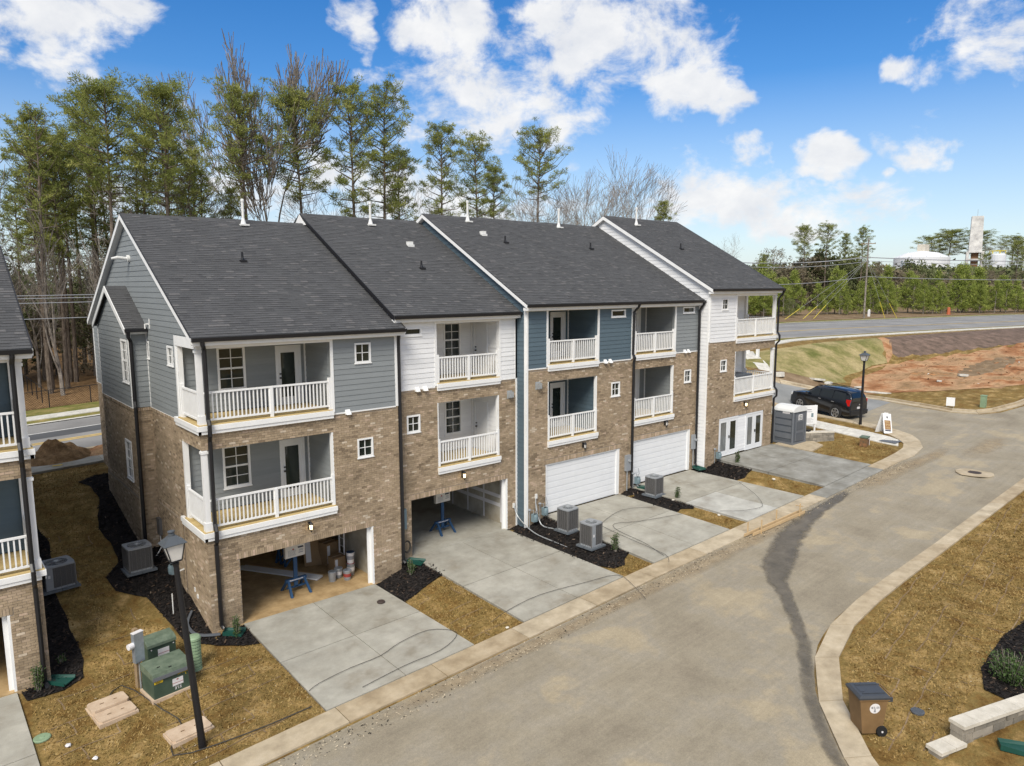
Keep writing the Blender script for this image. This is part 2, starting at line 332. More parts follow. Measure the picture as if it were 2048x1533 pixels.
def part(mb, name, m_, parent, kind=None, smooth=False):
    o = mb.build(name, m_, parent, kind, smooth)
    if parent is not None and parent.name in ORIGIN: ORIGIN[o.name] = ORIGIN[parent.name]
    return o
def dup(root, loc, rz=0, label=None, group=None, scale=None):
    r = root.copy(); COL.objects.link(r); r.location = loc; r.rotation_euler = (0, 0, rz)
    if scale: r.scale = (scale, scale, scale) if not isinstance(scale, tuple) else scale
    if label: r['label'] = label
    if group: r['group'] = group
    def rec(src, dst):
        for ch in KIDS.get(src.name, []):
            c = ch.copy(); COL.objects.link(c); c.parent = dst; rec(ch, c)
    rec(root, r)
    return r

# ------------------------------------------------------------ the lie of the land
def interp(x, xs, ys):
    if x <= xs[0]: return ys[0]
    for i in range(len(xs)-1):
        if x <= xs[i+1]: return ys[i]+(ys[i+1]-ys[i])*(x-xs[i])/(xs[i+1]-xs[i])
    return ys[-1]
def low(x): return -.365+.055*x+.010*max(0, x-45)
def high(x): return 2.75+.045*min(x, 60)+.004*max(0, x-60)
TX = [-60, 33, 45, 56, 66, 72, 84, 99, 140]
PADX = [-30, -11.5, -5.1, -3.5, -1, .9, 5.95, 7.6, 12.7, 14.2, 19.3, 19.95, 25.0, 26.4, 32.3, 34, 40, 45]
PADZ = [-1.4, -.17, -.17, -.2, -.12, -.09, -.09, .40, .42, .84, .86, 1.08, 1.10, 1.52, 1.58, 1.62, 2.03, 2.11]
def pad(x): return interp(x, PADX, PADZ) if -30 < x < 45 else low(x)
def T(x, y):
    x = max(-60, min(x, 140)); a = low(x)
    if y < -6: return a
    b = pad(x)
    if y < 0: return a+(b-a)*(y+6)/6
    t0 = interp(x, TX, [0, 0, 2, 5.5, 6, 4, .3, -3, -10]); t1 = interp(x, [-60, 33, 45, 56, 76, 99, 140], [14.5, 14.5, 13.5, 11, 8.5, 4, -3])
    if y < t0: return b
    if y >= t1: return high(x)
    if y <= 1.01 and (0 <= x <= 32 or x <= -5): return b
    return b+(high(x)-b)*interp((y-t0)/(t1-t0), [0, .39, .72, 1], [0, .5, .9, 1])

# ------------------------------------------------------------ ground
from mathutils.geometry import tessellate_polygon
def frange(a, b, s):
    r = []; x = a
    while x < b-1e-6: r.append(x); x += s
    return r
GX = [-900,-400,-200,-100,-60,-45]+frange(-30, 62, 1)+frange(62, 150, 3)+[150,170,200,260,340,450,700,1200,2500]
GY = [-700,-300,-120,-60,-40]+frange(-26, 50, 1)+frange(50, 110, 5)+[110,140,200,300,450,700,1200,2500]
def terrain():
    mb = MB(); nx, ny = len(GX), len(GY)
    mb.v = [(x, y, T(x, y)) for y in GY for x in GX]; mb.t = [.5]*len(mb.v)
    mb.f = [(j*nx+i, j*nx+i+1, (j+1)*nx+i+1, (j+1)*nx+i) for j in range(ny-1) for i in range(nx-1) if not ((0 <= GX[i] < 32 or -12 <= GX[i] < -5) and 1 <= GY[j] < 14)]; mb.m = [0]*len(mb.f)
    mb.build('ground', 'dormant_grass', kind='structure')
terrain()
def sheet(name, poly, m_, lift, kind='structure', parent=None, amp=0):
    """a sheet following the land inside an outline"""
    bm = bmesh.new(); vs = [bm.verts.new((x, y, 0)) for x, y in poly]
    for a, b, c in tessellate_polygon([[Vector((x, y, 0)) for x, y in poly]]):
        try: bm.faces.new((vs[a], vs[b], vs[c]))
        except ValueError: pass
    x0, x1 = min(p[0] for p in poly), max(p[0] for p in poly); y0, y1 = min(p[1] for p in poly), max(p[1] for p in poly)
    for g, ax, a, b in ((GX, 0, x0, x1), (GY, 1, y0, y1)):
        for q in g:
            if a < q < b:
                co = (q, 0, 0) if ax == 0 else (0, q, 0); no = (1, 0, 0) if ax == 0 else (0, 1, 0)
                bmesh.ops.bisect_plane(bm, geom=bm.verts[:]+bm.edges[:]+bm.faces[:], plane_co=co, plane_no=no, dist=1e-5)
    for v in bm.verts: v.co.z = T(v.co.x, v.co.y)+lift
    bmesh.ops.recalc_face_normals(bm, faces=bm.faces[:])
    for f in bm.faces:
        if f.normal.z < 0: f.normal_flip()
    me = bpy.data.meshes.new(name); bm.to_mesh(me); bm.free(); me.materials.append(M[m_])
    return link(name, me, parent, kind)
def strip(name, m_, fa, fb, x0, x1, lift, step=3, kind='structure', cross=1, th=0, parent=None):
    mb = MB(); xs = frange(x0, x1, step)+[x1]
    for x in xs:
        for c in range(cross+1):
            y = fa(x)+(fb(x)-fa(x))*c/cross; mb.v.append((x, y, T(x, y)+lift)); mb.t.append(.5)
    k = cross+1
    for i in range(len(xs)-1):
        for c in range(cross): mb.f.append((i*k+c, (i+1)*k+c, (i+1)*k+c+1, i*k+c+1)); mb.m.append(0)
    return mb.build(name, m_, parent, kind)
def slabq(mb, P, th, t=.5, gap=.014, zs=None):
    """four corners (x, y, ztop) -> slab with a little joint round it"""
    cx = sum(p[0] for p in P)/4; cy = sum(p[1] for p in P)/4
    Q = []
    for x, y, z in P:
        d = math.hypot(x-cx, y-cy); k = (d-gap)/d; Q.append((cx+(x-cx)*k, cy+(y-cy)*k, z))
    return mb.add([(x, y, z-th) for x, y, z in Q]+Q, [(0,3,2,1),(4,5,6,7),(0,1,5,4),(1,2,6,5),(2,3,7,6),(3,0,4,7)], t)
def near(x): return interp(x, [-80,0,40,62,73,91,105,141,200], [19,18.7,17.5,15.8,13.5,9.3,5.3,-6,-26])
def far(x): return interp(x, [-80,0,40,62,73,91,105,141,200], [28.2,28.3,29.5,31,31,29,25.5,14.6,-6])
def yel(x): return near(x)+interp(x, [0, 72, 90, 105], [3.3, 7.6, 7.6, 7])

def stru(name):
    o = bpy.data.objects.new(name, None); COL.objects.link(o); o['kind'] = 'structure'; o.empty_display_size = .2; return o
scatter_later = []
# asphalt of the alley, the crossing and the entrance street
sheet('alley_asphalt', [(-60,-6.6),(-12,-6.7),(17,-7.2),(33,-7.45),(35,-7.6),(37.4,-7.3),(38.9,-6.6),(40.0,-5.7),(40.6,-4.5),(41.0,-3),(41.1,-1),
    (48.6,-1),(48.1,-2.9),(47.6,-5.3),(48.1,-7),(49.4,-7.8),(52.5,-8.4),(70,-9.5),(70,-13.4),(34.6,-12.96),(22.7,-12.95),(17.8,-12.86),(15.1,-12.98),
    (13.9,-13.18),(13.2,-13.35),(12.5,-13.63),(11.8,-13.96),(11.0,-14.4),(10.4,-14.86),(9.8,-15.37),(9.2,-15.9),(8.8,-16.3),(7.6,-17.6),(6.4,-19.6),(5.6,-24),(5.6,-40),(-60,-40)],
    'asphalt_light', .02)
sheet('entrance_street', [(41.1,-1),(41.0,2),(38.5,8),(35,14.5),(33.5,19),(44,19),(43,12),(45.4,6),(47.8,4),(49.0,2.3),(48.9,0),(48.6,-1)], 'asphalt_entry', .024)
def ribbon(name, m_, pts, lift, n=6, seg=5):
    """a soft edged patch along a centre line: (x, y, half width); strength of the patch falls off to its rim"""
    mb = MB(); P = []
    for i in range(len(pts)-1):
        for k in range(seg): t = k/seg; P.append([pts[i][q]+(pts[i+1][q]-pts[i][q])*t for q in range(3)])
    P.append(list(pts[-1])); m = len(P)
    for i, (x, y, h) in enumerate(P):
        a, b = P[max(i-1, 0)], P[min(i+1, m-1)]; dx, dy = b[0]-a[0], b[1]-a[1]; d = math.hypot(dx, dy); e = min(1, i/4, (m-1-i)/4)*(1 if m_ != 'wet_asphalt' else interp(i/m, [0, .35, .55, 1], [.75, 1, .72, .5]))
        for k in range(n+1):
            u = -1+2*k/n; X, Y = x-dy/d*h*u*1.35, y+dx/d*h*u*1.35; mb.v.append((X, Y, T(X, Y)+lift)); mb.t.append(max(0, (1-abs(u)**2)*1.25*e))
    mb.f = [(i*(n+1)+k, (i+1)*(n+1)+k, (i+1)*(n+1)+k+1, i*(n+1)+k+1) for i in range(m-1) for k in range(n)]; mb.m = [0]*len(mb.f)
    return mb.build(name, m_, kind='stuff')
ribbon('wet_stain', 'wet_asphalt', [(28.0,-7.62,.15),(26,-7.85,.25),(23.8,-7.98,.32),(22,-8.2,.42),(20.3,-8.6,.5),(18.7,-9.15,.52),(17.2,-9.75,.5),(16.2,-10.35,.34),(15.3,-11.2,.23),(14.2,-12.1,.22),(13.1,-12.95,.22),(12.0,-13.6,.2),(10.8,-14.35,.2),(9.8,-15.1,.19),(8.9,-15.95,.19),(7.6,-17.3,.2),(6.2,-19.3,.2)], .03)
ribbon('dust_patch', 'dust_film', [(27,-7.8,.5),(30,-7.95,.6),(33,-8.1,.5),(36,-8.4,.4),(39,-8.2,.3)], .024)
ribbon('dust_patch', 'dust_film', [(0,-7.2,.2),(5,-7.3,.3),(10,-7.45,.25),(15,-7.6,.4),(20,-7.7,.35),(24,-7.7,.25)], .025)
ribbon('dust_patch', 'dust_film', [(36,-9.6,.5),(40,-9.9,.6),(44,-9.6,.4)], .027)
for k_, pts in enumerate(([(2.2,-5.6,.5),(3.2,-4.6,.7),(3.6,-3.0,.5),(4.2,-1.6,.5)], [(8.8,-5.8,.4),(9.4,-4.4,.7),(10.6,-3.4,.6)], [(15.6,-5.8,.5),(17.0,-5.0,.6),(18.4,-4.4,.4)], [(28.2,-5.6,.5),(29.5,-4.4,.7),(31,-4.1,.5)])):
    pass
strip('main_road', 'asphalt_road', near, far, -80, 200, .04, cross=4)
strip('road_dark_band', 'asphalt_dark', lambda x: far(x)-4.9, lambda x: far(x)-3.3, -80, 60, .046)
strip('road_line_white', 'paint_white', lambda x: far(x)-3.2, lambda x: far(x)-3.06, -80, 118, .05)
strip('road_line_yellow', 'paint_yellow', lambda x: yel(x)-.28, lambda x: yel(x)-.02, -80, 160, .05)
strip('road_line_yellow', 'paint_yellow', lambda x: yel(x)+.08, lambda x: yel(x)+.34, -80, 160, .05)
strip('road_edge_dust', 'concrete_tan', near, lambda x: near(x)+.35, -80, 110, .046)
strip('road_verge', 'verge_grass', lambda x: near(x)-interp(x,[50,68],[2.3,1.1]), near, 40, 150, .03)
strip('road_verge', 'earth_brown', lambda x: near(x)-2.3, near, -80, 40, .03)
strip('far_verge', 'verge_grass', far, lambda x: far(x)+6.4, -80, 60, .03)
strip('far_verge', 'verge_grass', far, lambda x: far(x)+3.2, 60, 190, .03)
strip('far_curb', 'concrete_pale', lambda x: far(x)-.1, lambda x: far(x)+.3, -80, 190, .09)
strip('woods_floor', 'leaf_litter', lambda x: far(x)+6.2, lambda x: 95, -80, 62, .05, cross=6)
strip('scrub_floor', 'earth_brown', lambda x: far(x)+3.1, lambda x: far(x)+60, 62, 190, .05, cross=6)
# the graded lot, its bank and the grass round it, right of the entrance street
sheet('graded_lot', [(49.3,0.5),(51,3.2),(55,4.8),(57,5.6),(62,6.1),(67,5.9),(72,4.2),(78,2.2),(84,.6),(92,-1.3),(99,-2.8),(120,-7),(120,-30),(84,-20),(72,-12.5),(64,-8.2),(58,-4.8),(54.5,-2.0),(52,.4),(50.2,1.6)], 'red_clay', .03)
sheet('bank_bare', [(66,6.0),(69,5.2),(74,3.7),(84,.4),(99,-2.9),(120,-7),(120,.6),(99,4.1),(87,6.7),(76,8.6),(71,9.2),(70,8.0)], 'bank_brown', .035)
sheet('bank_clay_edge', [(65.2,6.1),(66.3,6.0),(70.4,8.0),(71.4,9.2),(70.2,9.3),(69,8.3)], 'red_clay', .042)
sheet('bank_grass', [(48.5,7.5),(50.6,5.0),(54,4.9),(57,5.7),(62,6.2),(65.2,6.1),(69,8.3),(70.2,9.4),(62,10.4),(56,11.0),(50,12.2),(46.5,13),(45.6,9.5)], 'bank_green', .035)
sheet('street_side_earth', [(45.6,6.3),(48,4.3),(49.4,2.6),(50.2,3.4),(51,5.2),(48.5,7.6),(46,9)], 'earth_brown', .038)
for sd_, m_, n_ in ((1, 'earth_brown', 500), (2, 'red_clay', 500), (3, 'concrete_pale', 70)): scatter_later.append(('clay_clods', m_, [(54,1),(57,4.5),(66,5),(76,1.5),(90,-3),(96,-12),(80,-14),(66,-8),(58,-3.5)], n_//2, .22, .03, sd_, .5))
for nm, cx, cy, rx, ry, m_ in [('clay_churn', 60, 1.5, 5, 1.2, 'red_clay'), ('clay_churn', 68, -1.5, 7, 1.4, 'earth_brown'), ('clay_churn', 64, -4.5, 6, .9, 'red_clay')]:
    mb = MB(); rnd = random.Random(cx)
    n = 26; gx = [cx-rx+2*rx*i/n for i in range(n+1)]; gy = [cy-ry+2*ry*j/8 for j in range(9)]
    for y in gy:
        for x in gx:
            e = max(0, 1-((x-cx)/rx)**2-((y-cy)/ry)**2); mb.v.append((x, y, T(x, y)+.01+.32*e*(.35+noise.noise(Vector((x*1.3, y*2.2, cx))))))
            mb.t.append(.5)
    mb.f = [(j*(n+1)+i, j*(n+1)+i+1, (j+1)*(n+1)+i+1, (j+1)*(n+1)+i) for j in range(8) for i in range(n)]; mb.m = [0]*len(mb.f)
    mb.build(nm, m_, kind='stuff', smooth=True)
# ------------------------------------------------------------ kerbs, walks and drives, slab by slab
rs = random.Random(3)
gut = stru('gutter_strip')
def gin(x): return interp(x, [-14, 1, 6, 13, 19, 25, 32, 34], [-5.85,-5.97,-6.12,-6.25,-6.45,-6.62,-6.68,-6.7])
def gslab(pts4, t, name='gutter_slab', m_='concrete_tan', parent=gut, th=.16, lift=.05):
    mb = MB(); slabq(mb, [(x, y, T(x, y)+lift) for x, y in pts4], th, t); return mb.build(name, m_, parent)
xs = frange(-14, 33, 3.05)+[33.5]
for a, b in zip(xs[:-1], xs[1:]):
    mm = 'concrete_grey' if a > 24.5 and b < 33 and a < 31 else 'concrete_tan'
    gslab([(a, gin(a)-.84), (b, gin(b)-.84), (b, gin(b)), (a, gin(a))], rs.random(), m_=mm)
ci = [(33.5,-6.7),(35.2,-6.68),(36.6,-6.55),(37.6,-6.2),(38.35,-5.6),(39.2,-4.6),(39.9,-3.4),(40.3,-2),(40.5,0),(40.5,2),(39.5,4.5)]
co = [(33.5,-7.5),(35.4,-7.65),(37.4,-7.35),(38.9,-6.6),(39.9,-5.8),(40.5,-4.7),(40.95,-3.3),(41.1,-1.8),(41.1,0),(41.0,2),(40.0,4.7)]
for i in range(len(ci)-1): gslab([co[i], co[i+1], ci[i+1], ci[i]], rs.random())
def resample(P, n):
    d = [0]
    for a, b in zip(P[:-1], P[1:]): d.append(d[-1]+math.dist(a, b))
    out = []
    for k in range(n+1):
        s = d[-1]*k/n
        out.append((interp(s, d, [p[0] for p in P]), interp(s, d, [p[1] for p in P])))
    return out
Ii = resample([(60,-13.2),(34.6,-12.96),(26.2,-12.93),(22.7,-12.95),(20.3,-12.9),(17.8,-12.86),(15.1,-12.98),(13.9,-13.18),(13.2,-13.35),(12.47,-13.63),(11.8,-13.96),(11.02,-14.4),(10.36,-14.86),(9.76,-15.37),(9.17,-15.9),(8.8,-16.3),(7.6,-17.6),(6.4,-19.6)], 26)
Io = resample([(60,-13.75),(34.6,-13.5),(26.8,-13.46),(22,-13.46),(18.4,-13.44),(16.7,-13.48),(15.35,-13.57),(14.33,-13.7),(13.4,-13.94),(12.7,-14.2),(11.9,-14.64),(11.13,-15.07),(10.5,-15.5),(10.17,-15.82),(9.73,-16.27),(9.27,-16.75),(8.2,-18),(7.0,-20)], 26)
isl = stru('island_curb')
for i in range(26): gslab([Io[i], Io[i+1], Ii[i+1], Ii[i]][::-1], rs.random(), 'curb_slab', 'concrete_tan', isl, .2, .06)
fc = stru('far_street_curb')
Fi = [(43.2,12),(44,9),(45.4,6),(47.8,4),(49.1,2.3),(48.9,-.2),(48.3,-2.9),(47.75,-5.2),(48.2,-6.85),(49.5,-7.6),(52.5,-8.2),(58,-8.7),(70,-9.5)]
Fo = [(43.8,12),(44.6,9.2),(45.9,6.4),(48.2,4.4),(49.7,2.4),(49.5,-.2),(48.9,-3.0),(48.35,-5.2),(48.7,-6.5),(49.8,-7.1),(52.6,-7.7),(58,-8.2),(70,-9.0)]
for i in range(len(Fi)-1):
    gslab([Fi[i], Fi[i+1], Fo[i+1], Fo[i]], rs.random(), 'curb_slab', 'concrete_tan', fc, .2, .05)
    dx, dy = Fo[i][0]-Fi[i][0], Fo[i][1]-Fi[i][1]; dx2, dy2 = Fo[i+1][0]-Fi[i+1][0], Fo[i+1][1]-Fi[i+1][1]
    gslab([(Fo[i][0]-dx*.25, Fo[i][1]-dy*.25), (Fo[i+1][0]-dx2*.25, Fo[i+1][1]-dy2*.25), Fo[i+1], Fo[i]], rs.random(), 'curb_lip', 'concrete_tan', fc, .3, .17)
def walk(name, m_, xs_, fa, fb, lift):
    base = strip(name, m_, fa, fb, xs_[0], xs_[-1], lift-.05)
    for a, b in zip(xs_[:-1], xs_[1:]):
        mb = MB(); slabq(mb, [(a, fa(a), T(a, fa(a))+lift), (b, fa(b), T(b, fa(b))+lift), (b, fb(b), T(b, fb(b))+lift), (a, fb(a), T(a, fb(a))+lift)], .1, rs.random(), .01)
        mb.build('walk_slab', m_, base)
walk('near_sidewalk', 'concrete', frange(-16, 9, 1.6)+[9], lambda x: near(x)-3.6, lambda x: near(x)-2.25, .1)
walk('roadside_walk', 'concrete_pale', frange(50, 130, 2.4)+[130], lambda x: near(x)-interp(x,[50,66],[3.8,2.4]), lambda x: near(x)-interp(x,[50,66],[2.5,1.2]), .09)
walk('far_sidewalk', 'concrete_pale', frange(-16, 14, 1.6)+[14], lambda x: far(x)+1.7, lambda x: far(x)+3.2, .08)
ew = stru('entrance_walk')
L_ = [(36.9,-6.2),(36.95,-5.2),(37.15,-3.9),(37.35,-2.6),(37.6,-1.3),(37.8,0),(37.9,1.3),(37.8,2.6),(37.4,4),(36.8,5.5)]
R_ = [(38.2,-5.7),(38.6,-5.0),(38.85,-3.7),(38.98,-2.4),(39.15,-1.2),(39.3,0),(39.4,1.4),(39.3,3),(38.9,4.5),(38.3,6.2)]
for i in range(len(L_)-1): gslab([R_[i], R_[i+1], L_[i+1], L_[i]], rs.random(), 'walk_slab', 'concrete_pale', ew, .1, .05)
tm = MB().box(37.1, 38.2, -5.95, -5.0, T(37.6,-5.5)+.052, T(37.6,-5.5)+.062)
for i in range(8):
    for j in range(7): tm.box(37.16+i*.13, 37.2+i*.13, -5.9+j*.13, -5.86+j*.13, T(37.6,-5.5)+.062, T(37.6,-5.5)+.07)
o = tm.build('tactile_paving', 'tactile_dark', ew)
cs = stru('curved_walk')
cl = [(50.5,13.1),(49.2,12.2),(48.2,11),(47.4,9.6),(46.5,8.6)]; cr2 = [(51.2,12.0),(50.2,11.2),(49.4,10.2),(48.5,9.0),(47.2,7.8)]
for i in range(4): gslab([cl[i], cl[i+1], cr2[i+1], cr2[i]], .7, 'walk_slab', 'concrete_pale', cs, .1, .07)
def driveway(x0b, x1b, yb, zb, x0f, x1f, m_='concrete', rows=2, tones=None, name='driveway'):
    yfL, yfR = gin(x0f)-.0, gin(x1f)-.0; zL, zR = T(x0f, yfL)+.07, T(x1f, yfR)+.07
    def P(u, v):
        xb = x0b+(x1b-x0b)*u; xf = x0f+(x1f-x0f)*u; yf = yfL+(yfR-yfL)*u; zf = zL+(zR-zL)*u
        return (xb+(xf-xb)*v, yb+(yf-yb)*v, zb+(zf-zb)*v)
    base = MB(); base.add([P(0,0),P(1,0),P(1,1),P(0,1)], [(3,2,1,0)]); base.v = [(x, y, z-.04) for x, y, z in base.v]
    b = base.build(name, 'iron', kind='structure'); k = 0
    for i in range(2):
        for j in range(rows):
            mb = MB(); slabq(mb, [P(i/2, (j+1)/rows), P((i+1)/2, (j+1)/rows), P((i+1)/2, j/rows), P(i/2, j/rows)], .3, (tones[k] if tones else .3+.4*rs.random()), .02)
            mb.build('drive_slab', m_, b); k += 1
    return b
driveway(.97, 5.87, 0, -.01, 1.0, 5.88, tones=[.5,.55,.3,.62])
driveway(7.72, 12.6, .3, .48, 7.9, 12.7, tones=[.35,.55,.3,.45])
driveway(14.25, 19.25, -.3, .92, 14.4, 19.25, tones=[.4,.5,.35,.6])
driveway(20.0, 24.95, -.3, 1.16, 20.6, 25.2, tones=[.25,1.0,.3,.55])
driveway(26.5, 32.2, -.9, 1.62, 27.2, 32.2, m_='concrete_grey', tones=[.15,.3,.1,.25])
driveway(-10.2, -5.2, .2, -.1, -10.2, -5.1, tones=[.5,.5,.7,.7])
pm = MB(); slabq(pm, [(32.35,-3.3,T(32.4,-3.3)+.08),(34.1,-3.1,T(34,-3.1)+.08),(35.3,-1.0,T(35,-1)+.08),(32.3,-1.0,T(32.3,-1)+.08)], .12, .5); pm.build('side_pad', 'concrete_tan', kind='structure')

# mulch beds
BEDS = [[(-.02,-.4),(-.02,5.55),(-.62,5.55),(-.62,10.75),(-.02,10.8),(-.02,13),(-.75,13.1),(-1.5,12.6),(-1.2,11.8),(-1.15,10.1),(-1.5,8.75),(-1.66,7.75),(-1.5,6.6),(-1.55,5.2),(-2.1,4.5),(-2.0,3.6),(-1.25,2.8),(-1.0,1.3),(-.85,.2),(-.1,-.75),(.5,-1.25),(.95,-1.45),(.97,-.03),(.3,-.02)],
    [(-4.42,9.4),(-3.55,9.2),(-3.3,7.6),(-3.5,6),(-3.65,4.5),(-3.55,2.8),(-3.5,1.1),(-3.65,0),(-4.2,-.35),(-5.05,-.35),(-5.12,.18),(-4.42,.18)],
    [(5.75,-.02),(7.05,-.02),(7.1,.28),(7.75,.28),(7.9,-.3),(8.0,-1.6),(7.2,-1.75),(6.4,-1.95),(5.75,-2.0)],
    [(12.5,.28),(13.15,.28),(13.18,-.32),(14.35,-.32),(14.45,-2.3),(14.5,-5.0),(13.9,-5.25),(13.5,-5.6),(13.0,-5.5),(12.55,-4.6),(12.5,-2.5)],
    [(19.15,-.32),(20.1,-.32),(20.4,-1.6),(20.6,-3.7),(20.1,-4.0),(19.7,-3.6),(19.15,-3.7)],
    [(24.9,-.32),(25.35,-.32),(25.38,-.92),(26.6,-.92),(26.7,-2.1),(26.8,-2.9),(26.2,-3.0),(25.6,-3.2),(25.12,-3.0)],
    [(14.15,-17.4),(15.2,-17.0),(17.5,-16.9),(20,-17.2),(20,-19),(15,-18.9),(14.3,-18.3),(14.05,-17.9)]]
def wobble(poly, a=.07, step=.35):
    out = []
    for i, p in enumerate(poly):
        q = poly[(i+1) % len(poly)]; d = math.dist(p, q); n = max(1, int(d/step))
        for k in range(n):
            x = p[0]+(q[0]-p[0])*k/n; y = p[1]+(q[1]-p[1])*k/n
            if k: x += noise.noise(Vector((x*3, y*3, 1)))*a; y += noise.noise(Vector((x*3, y*3, 9)))*a
            out.append((x, y))
    return out
for b in BEDS: sheet('mulch_bed', wobble(b), 'mulch', .035, kind='stuff')
def inside(p, poly):
    x, y = p; c = False; n = len(poly)
    for i in range(n):
        x1, y1 = poly[i]; x2, y2 = poly[(i+1) % n]
        if (y1 > y) != (y2 > y) and x < (x2-x1)*(y-y1)/(y2-y1)+x1: c = not c
    return c
def scatter(name, m_, poly, n, size, lift, seed, flat=.4, kind='stuff', tfun=None):
    rnd = random.Random(seed); x0, x1 = min(p[0] for p in poly), max(p[0] for p in poly); y0, y1 = min(p[1] for p in poly), max(p[1] for p in poly)
    mb = MB(); k = 0; tries = 0
    while k < n and tries < n*12:
        tries += 1; x = rnd.uniform(x0, x1); y = rnd.uniform(y0, y1)
        if not inside((x, y), poly): continue
        k += 1; z = T(x, y)+lift; a = rnd.uniform(0, 6.28); l = size*rnd.uniform(.5, 1.3); w_ = l*.35; h = rnd.uniform(-.3, .3)*l+l*flat*.5
        dx, dy = math.cos(a)*l/2, math.sin(a)*l/2; ex, ey = -math.sin(a)*w_/2, math.cos(a)*w_/2
        mb.add([(x-dx-ex, y-dy-ey, z), (x+dx-ex, y+dy-ey, z+abs(h)), (x+dx+ex, y+dy+ey, z+abs(h)+w_*.3), (x-dx+ex, y-dy+ey, z+w_*.3)], [(0,1,2,3)], rnd.random())
    return mb.build(name, m_, kind=kind)
for i, b in enumerate(BEDS):
    area = abs(sum(b[j][0]*b[(j+1) % len(b)][1]-b[(j+1) % len(b)][0]*b[j][1] for j in range(len(b))))/2
    scatter('mulch_chips', 'mulch_chip', b, int(min(area*220, 3500)), .10, .04, 10+i)
# short dead turf blades where the lawns are close enough for the grain to show
LAWNS = [([(-3.3,9),(-1.6,9),(-1.7,5),(-2.1,3),(-1.2,1),(-.6,-.7),(1.0,-1.5),(1.0,-5.9),(-5.0,-5.8),(-5.0,-.5),(-3.6,-.4)], 15000),
    ([(5.95,-2.0),(7.8,-1.8),(7.85,-6.1),(5.95,-6.1)], 3500), ([(12.8,-5.0),(14.3,-5.3),(14.35,-6.2),(12.8,-6.15)], 700),
    ([(10.2,-16.1),(12.0,-14.8),(14.4,-13.8),(20,-13.5),(34,-13.6),(34,-16.8),(20,-17),(14.2,-17.2),(10.4,-17.5),(9.6,-16.8)], 26000),
    ([(-3.4,15),(-.2,15),(-1.3,9.5),(-3.3,9)], 3000), ([(33.0,-6.5),(36.6,-6.3),(37.0,-3),(37.5,-.5),(35.6,-.8),(34.6,-3.2),(32.4,-3.4)], 1800), ([(19.3,-4.2),(20.5,-4.2),(20.5,-6.3),(19.3,-6.3)], 700), ([(25.3,-3.2),(26.9,-3.2),(27.1,-6.4),(25.3,-6.5)], 800)]
def blades(poly, n, seed):
    rnd = random.Random(seed); x0, x1 = min(p[0] for p in poly), max(p[0] for p in poly); y0, y1 = min(p[1] for p in poly), max(p[1] for p in poly)
    mb = MB(); k = 0
    while k < n:
        x = rnd.uniform(x0, x1); y = rnd.uniform(y0, y1)
        if not inside((x, y), poly): continue
        k += 1; c = noise.noise(Vector((x*.9, y*.9, 4)))*.5+.5; z = T(x, y)
        a = rnd.uniform(0, 6.28); w_ = rnd.uniform(.012, .03); h = rnd.uniform(.02, .055); lx, ly = rnd.uniform(-.07, .07), rnd.uniform(-.07, .07)
        mb.add([(x-math.cos(a)*w_, y-math.sin(a)*w_, z), (x+math.cos(a)*w_, y+math.sin(a)*w_, z), (x+lx, y+ly, z+h)], [(0,1,2)], min(1, max(0, c*.6+rnd.random()*.5-.05)))
    mb.build('turf_blades', 'grass_blades', kind='stuff')
for i, (p, n) in enumerate(LAWNS): blades(p, n, 50+i)

for i_, (poly_, ang, gapx, gapy) in enumerate((([(10.2,-16.1),(12.0,-14.8),(14.4,-13.8),(20,-13.6),(34,-13.6),(34,-16.8),(20,-17),(14.2,-17.2),(10.4,-17.5),(9.6,-16.8)], .12, 1.8, .62), ([(-3.2,8),(-1.9,8),(-2.2,4),(-1.4,1.4),(-.8,-.7),(.9,-1.7),(1.0,-5.8),(-5.0,-5.8),(-4.8,-.6),(-3.4,-.3)], .05, 1.8, .62), ([(6.0,-2.1),(7.7,-2.0),(7.8,-6.0),(6.0,-6.0)], 0, 1.8, .62))):
    mb = MB(); rn = random.Random(i_); x0, x1 = min(p[0] for p in poly_), max(p[0] for p in poly_); y0, y1 = min(p[1] for p in poly_), max(p[1] for p in poly_)
    row = 0; y = y0-4
    while y < y1+4:
        x = x0-3+(row % 2)*gapx/2
        while x < x1+3:
            for (ax, ay, bx, by) in ((x, y, x+gapx, y), (x, y, x, y+gapy)):
                if rn.random() < .45: continue
                for k in range(4):
                    pts = []
                    for t in (k/4, (k+1)/4):
                        X, Y = ax+(bx-ax)*t, ay+(by-ay)*t; X, Y = X*math.cos(ang)-Y*math.sin(ang)+math.sin(Y*5)*.03, X*math.sin(ang)+Y*math.cos(ang)+math.sin(X*4)*.03; pts.append((X, Y))
                    if not (inside(pts[0], poly_) and inside(pts[1], poly_)): continue
                    (p, q), (r_, t_) = pts; d = math.hypot(r_-p, t_-q) or 1; nx, ny = -(t_-q)/d*.018, (r_-p)/d*.018
                    mb.add([(p-nx, q-ny, T(p, q)+.012), (r_-nx, t_-ny, T(r_, t_)+.012), (r_+nx, t_+ny, T(r_, t_)+.012), (p+nx, q+ny, T(p, q)+.012)], [(0,1,2,3)])
            x += gapx
        y += gapy; row += 1
    mb.build('sod_seams', 'earth_brown', kind='stuff')
GRIT = [(-8,-7.6),(10,-7.75),(24,-7.9),(34,-8.3),(34,-7.5),(17,-7.2),(-8,-6.8)]
scatter('road_grit', 'mulch_chip', GRIT, 900, .05, .03, 91); scatter('road_grit', 'dust_film_solid', GRIT, 1500, .05, .03, 92)
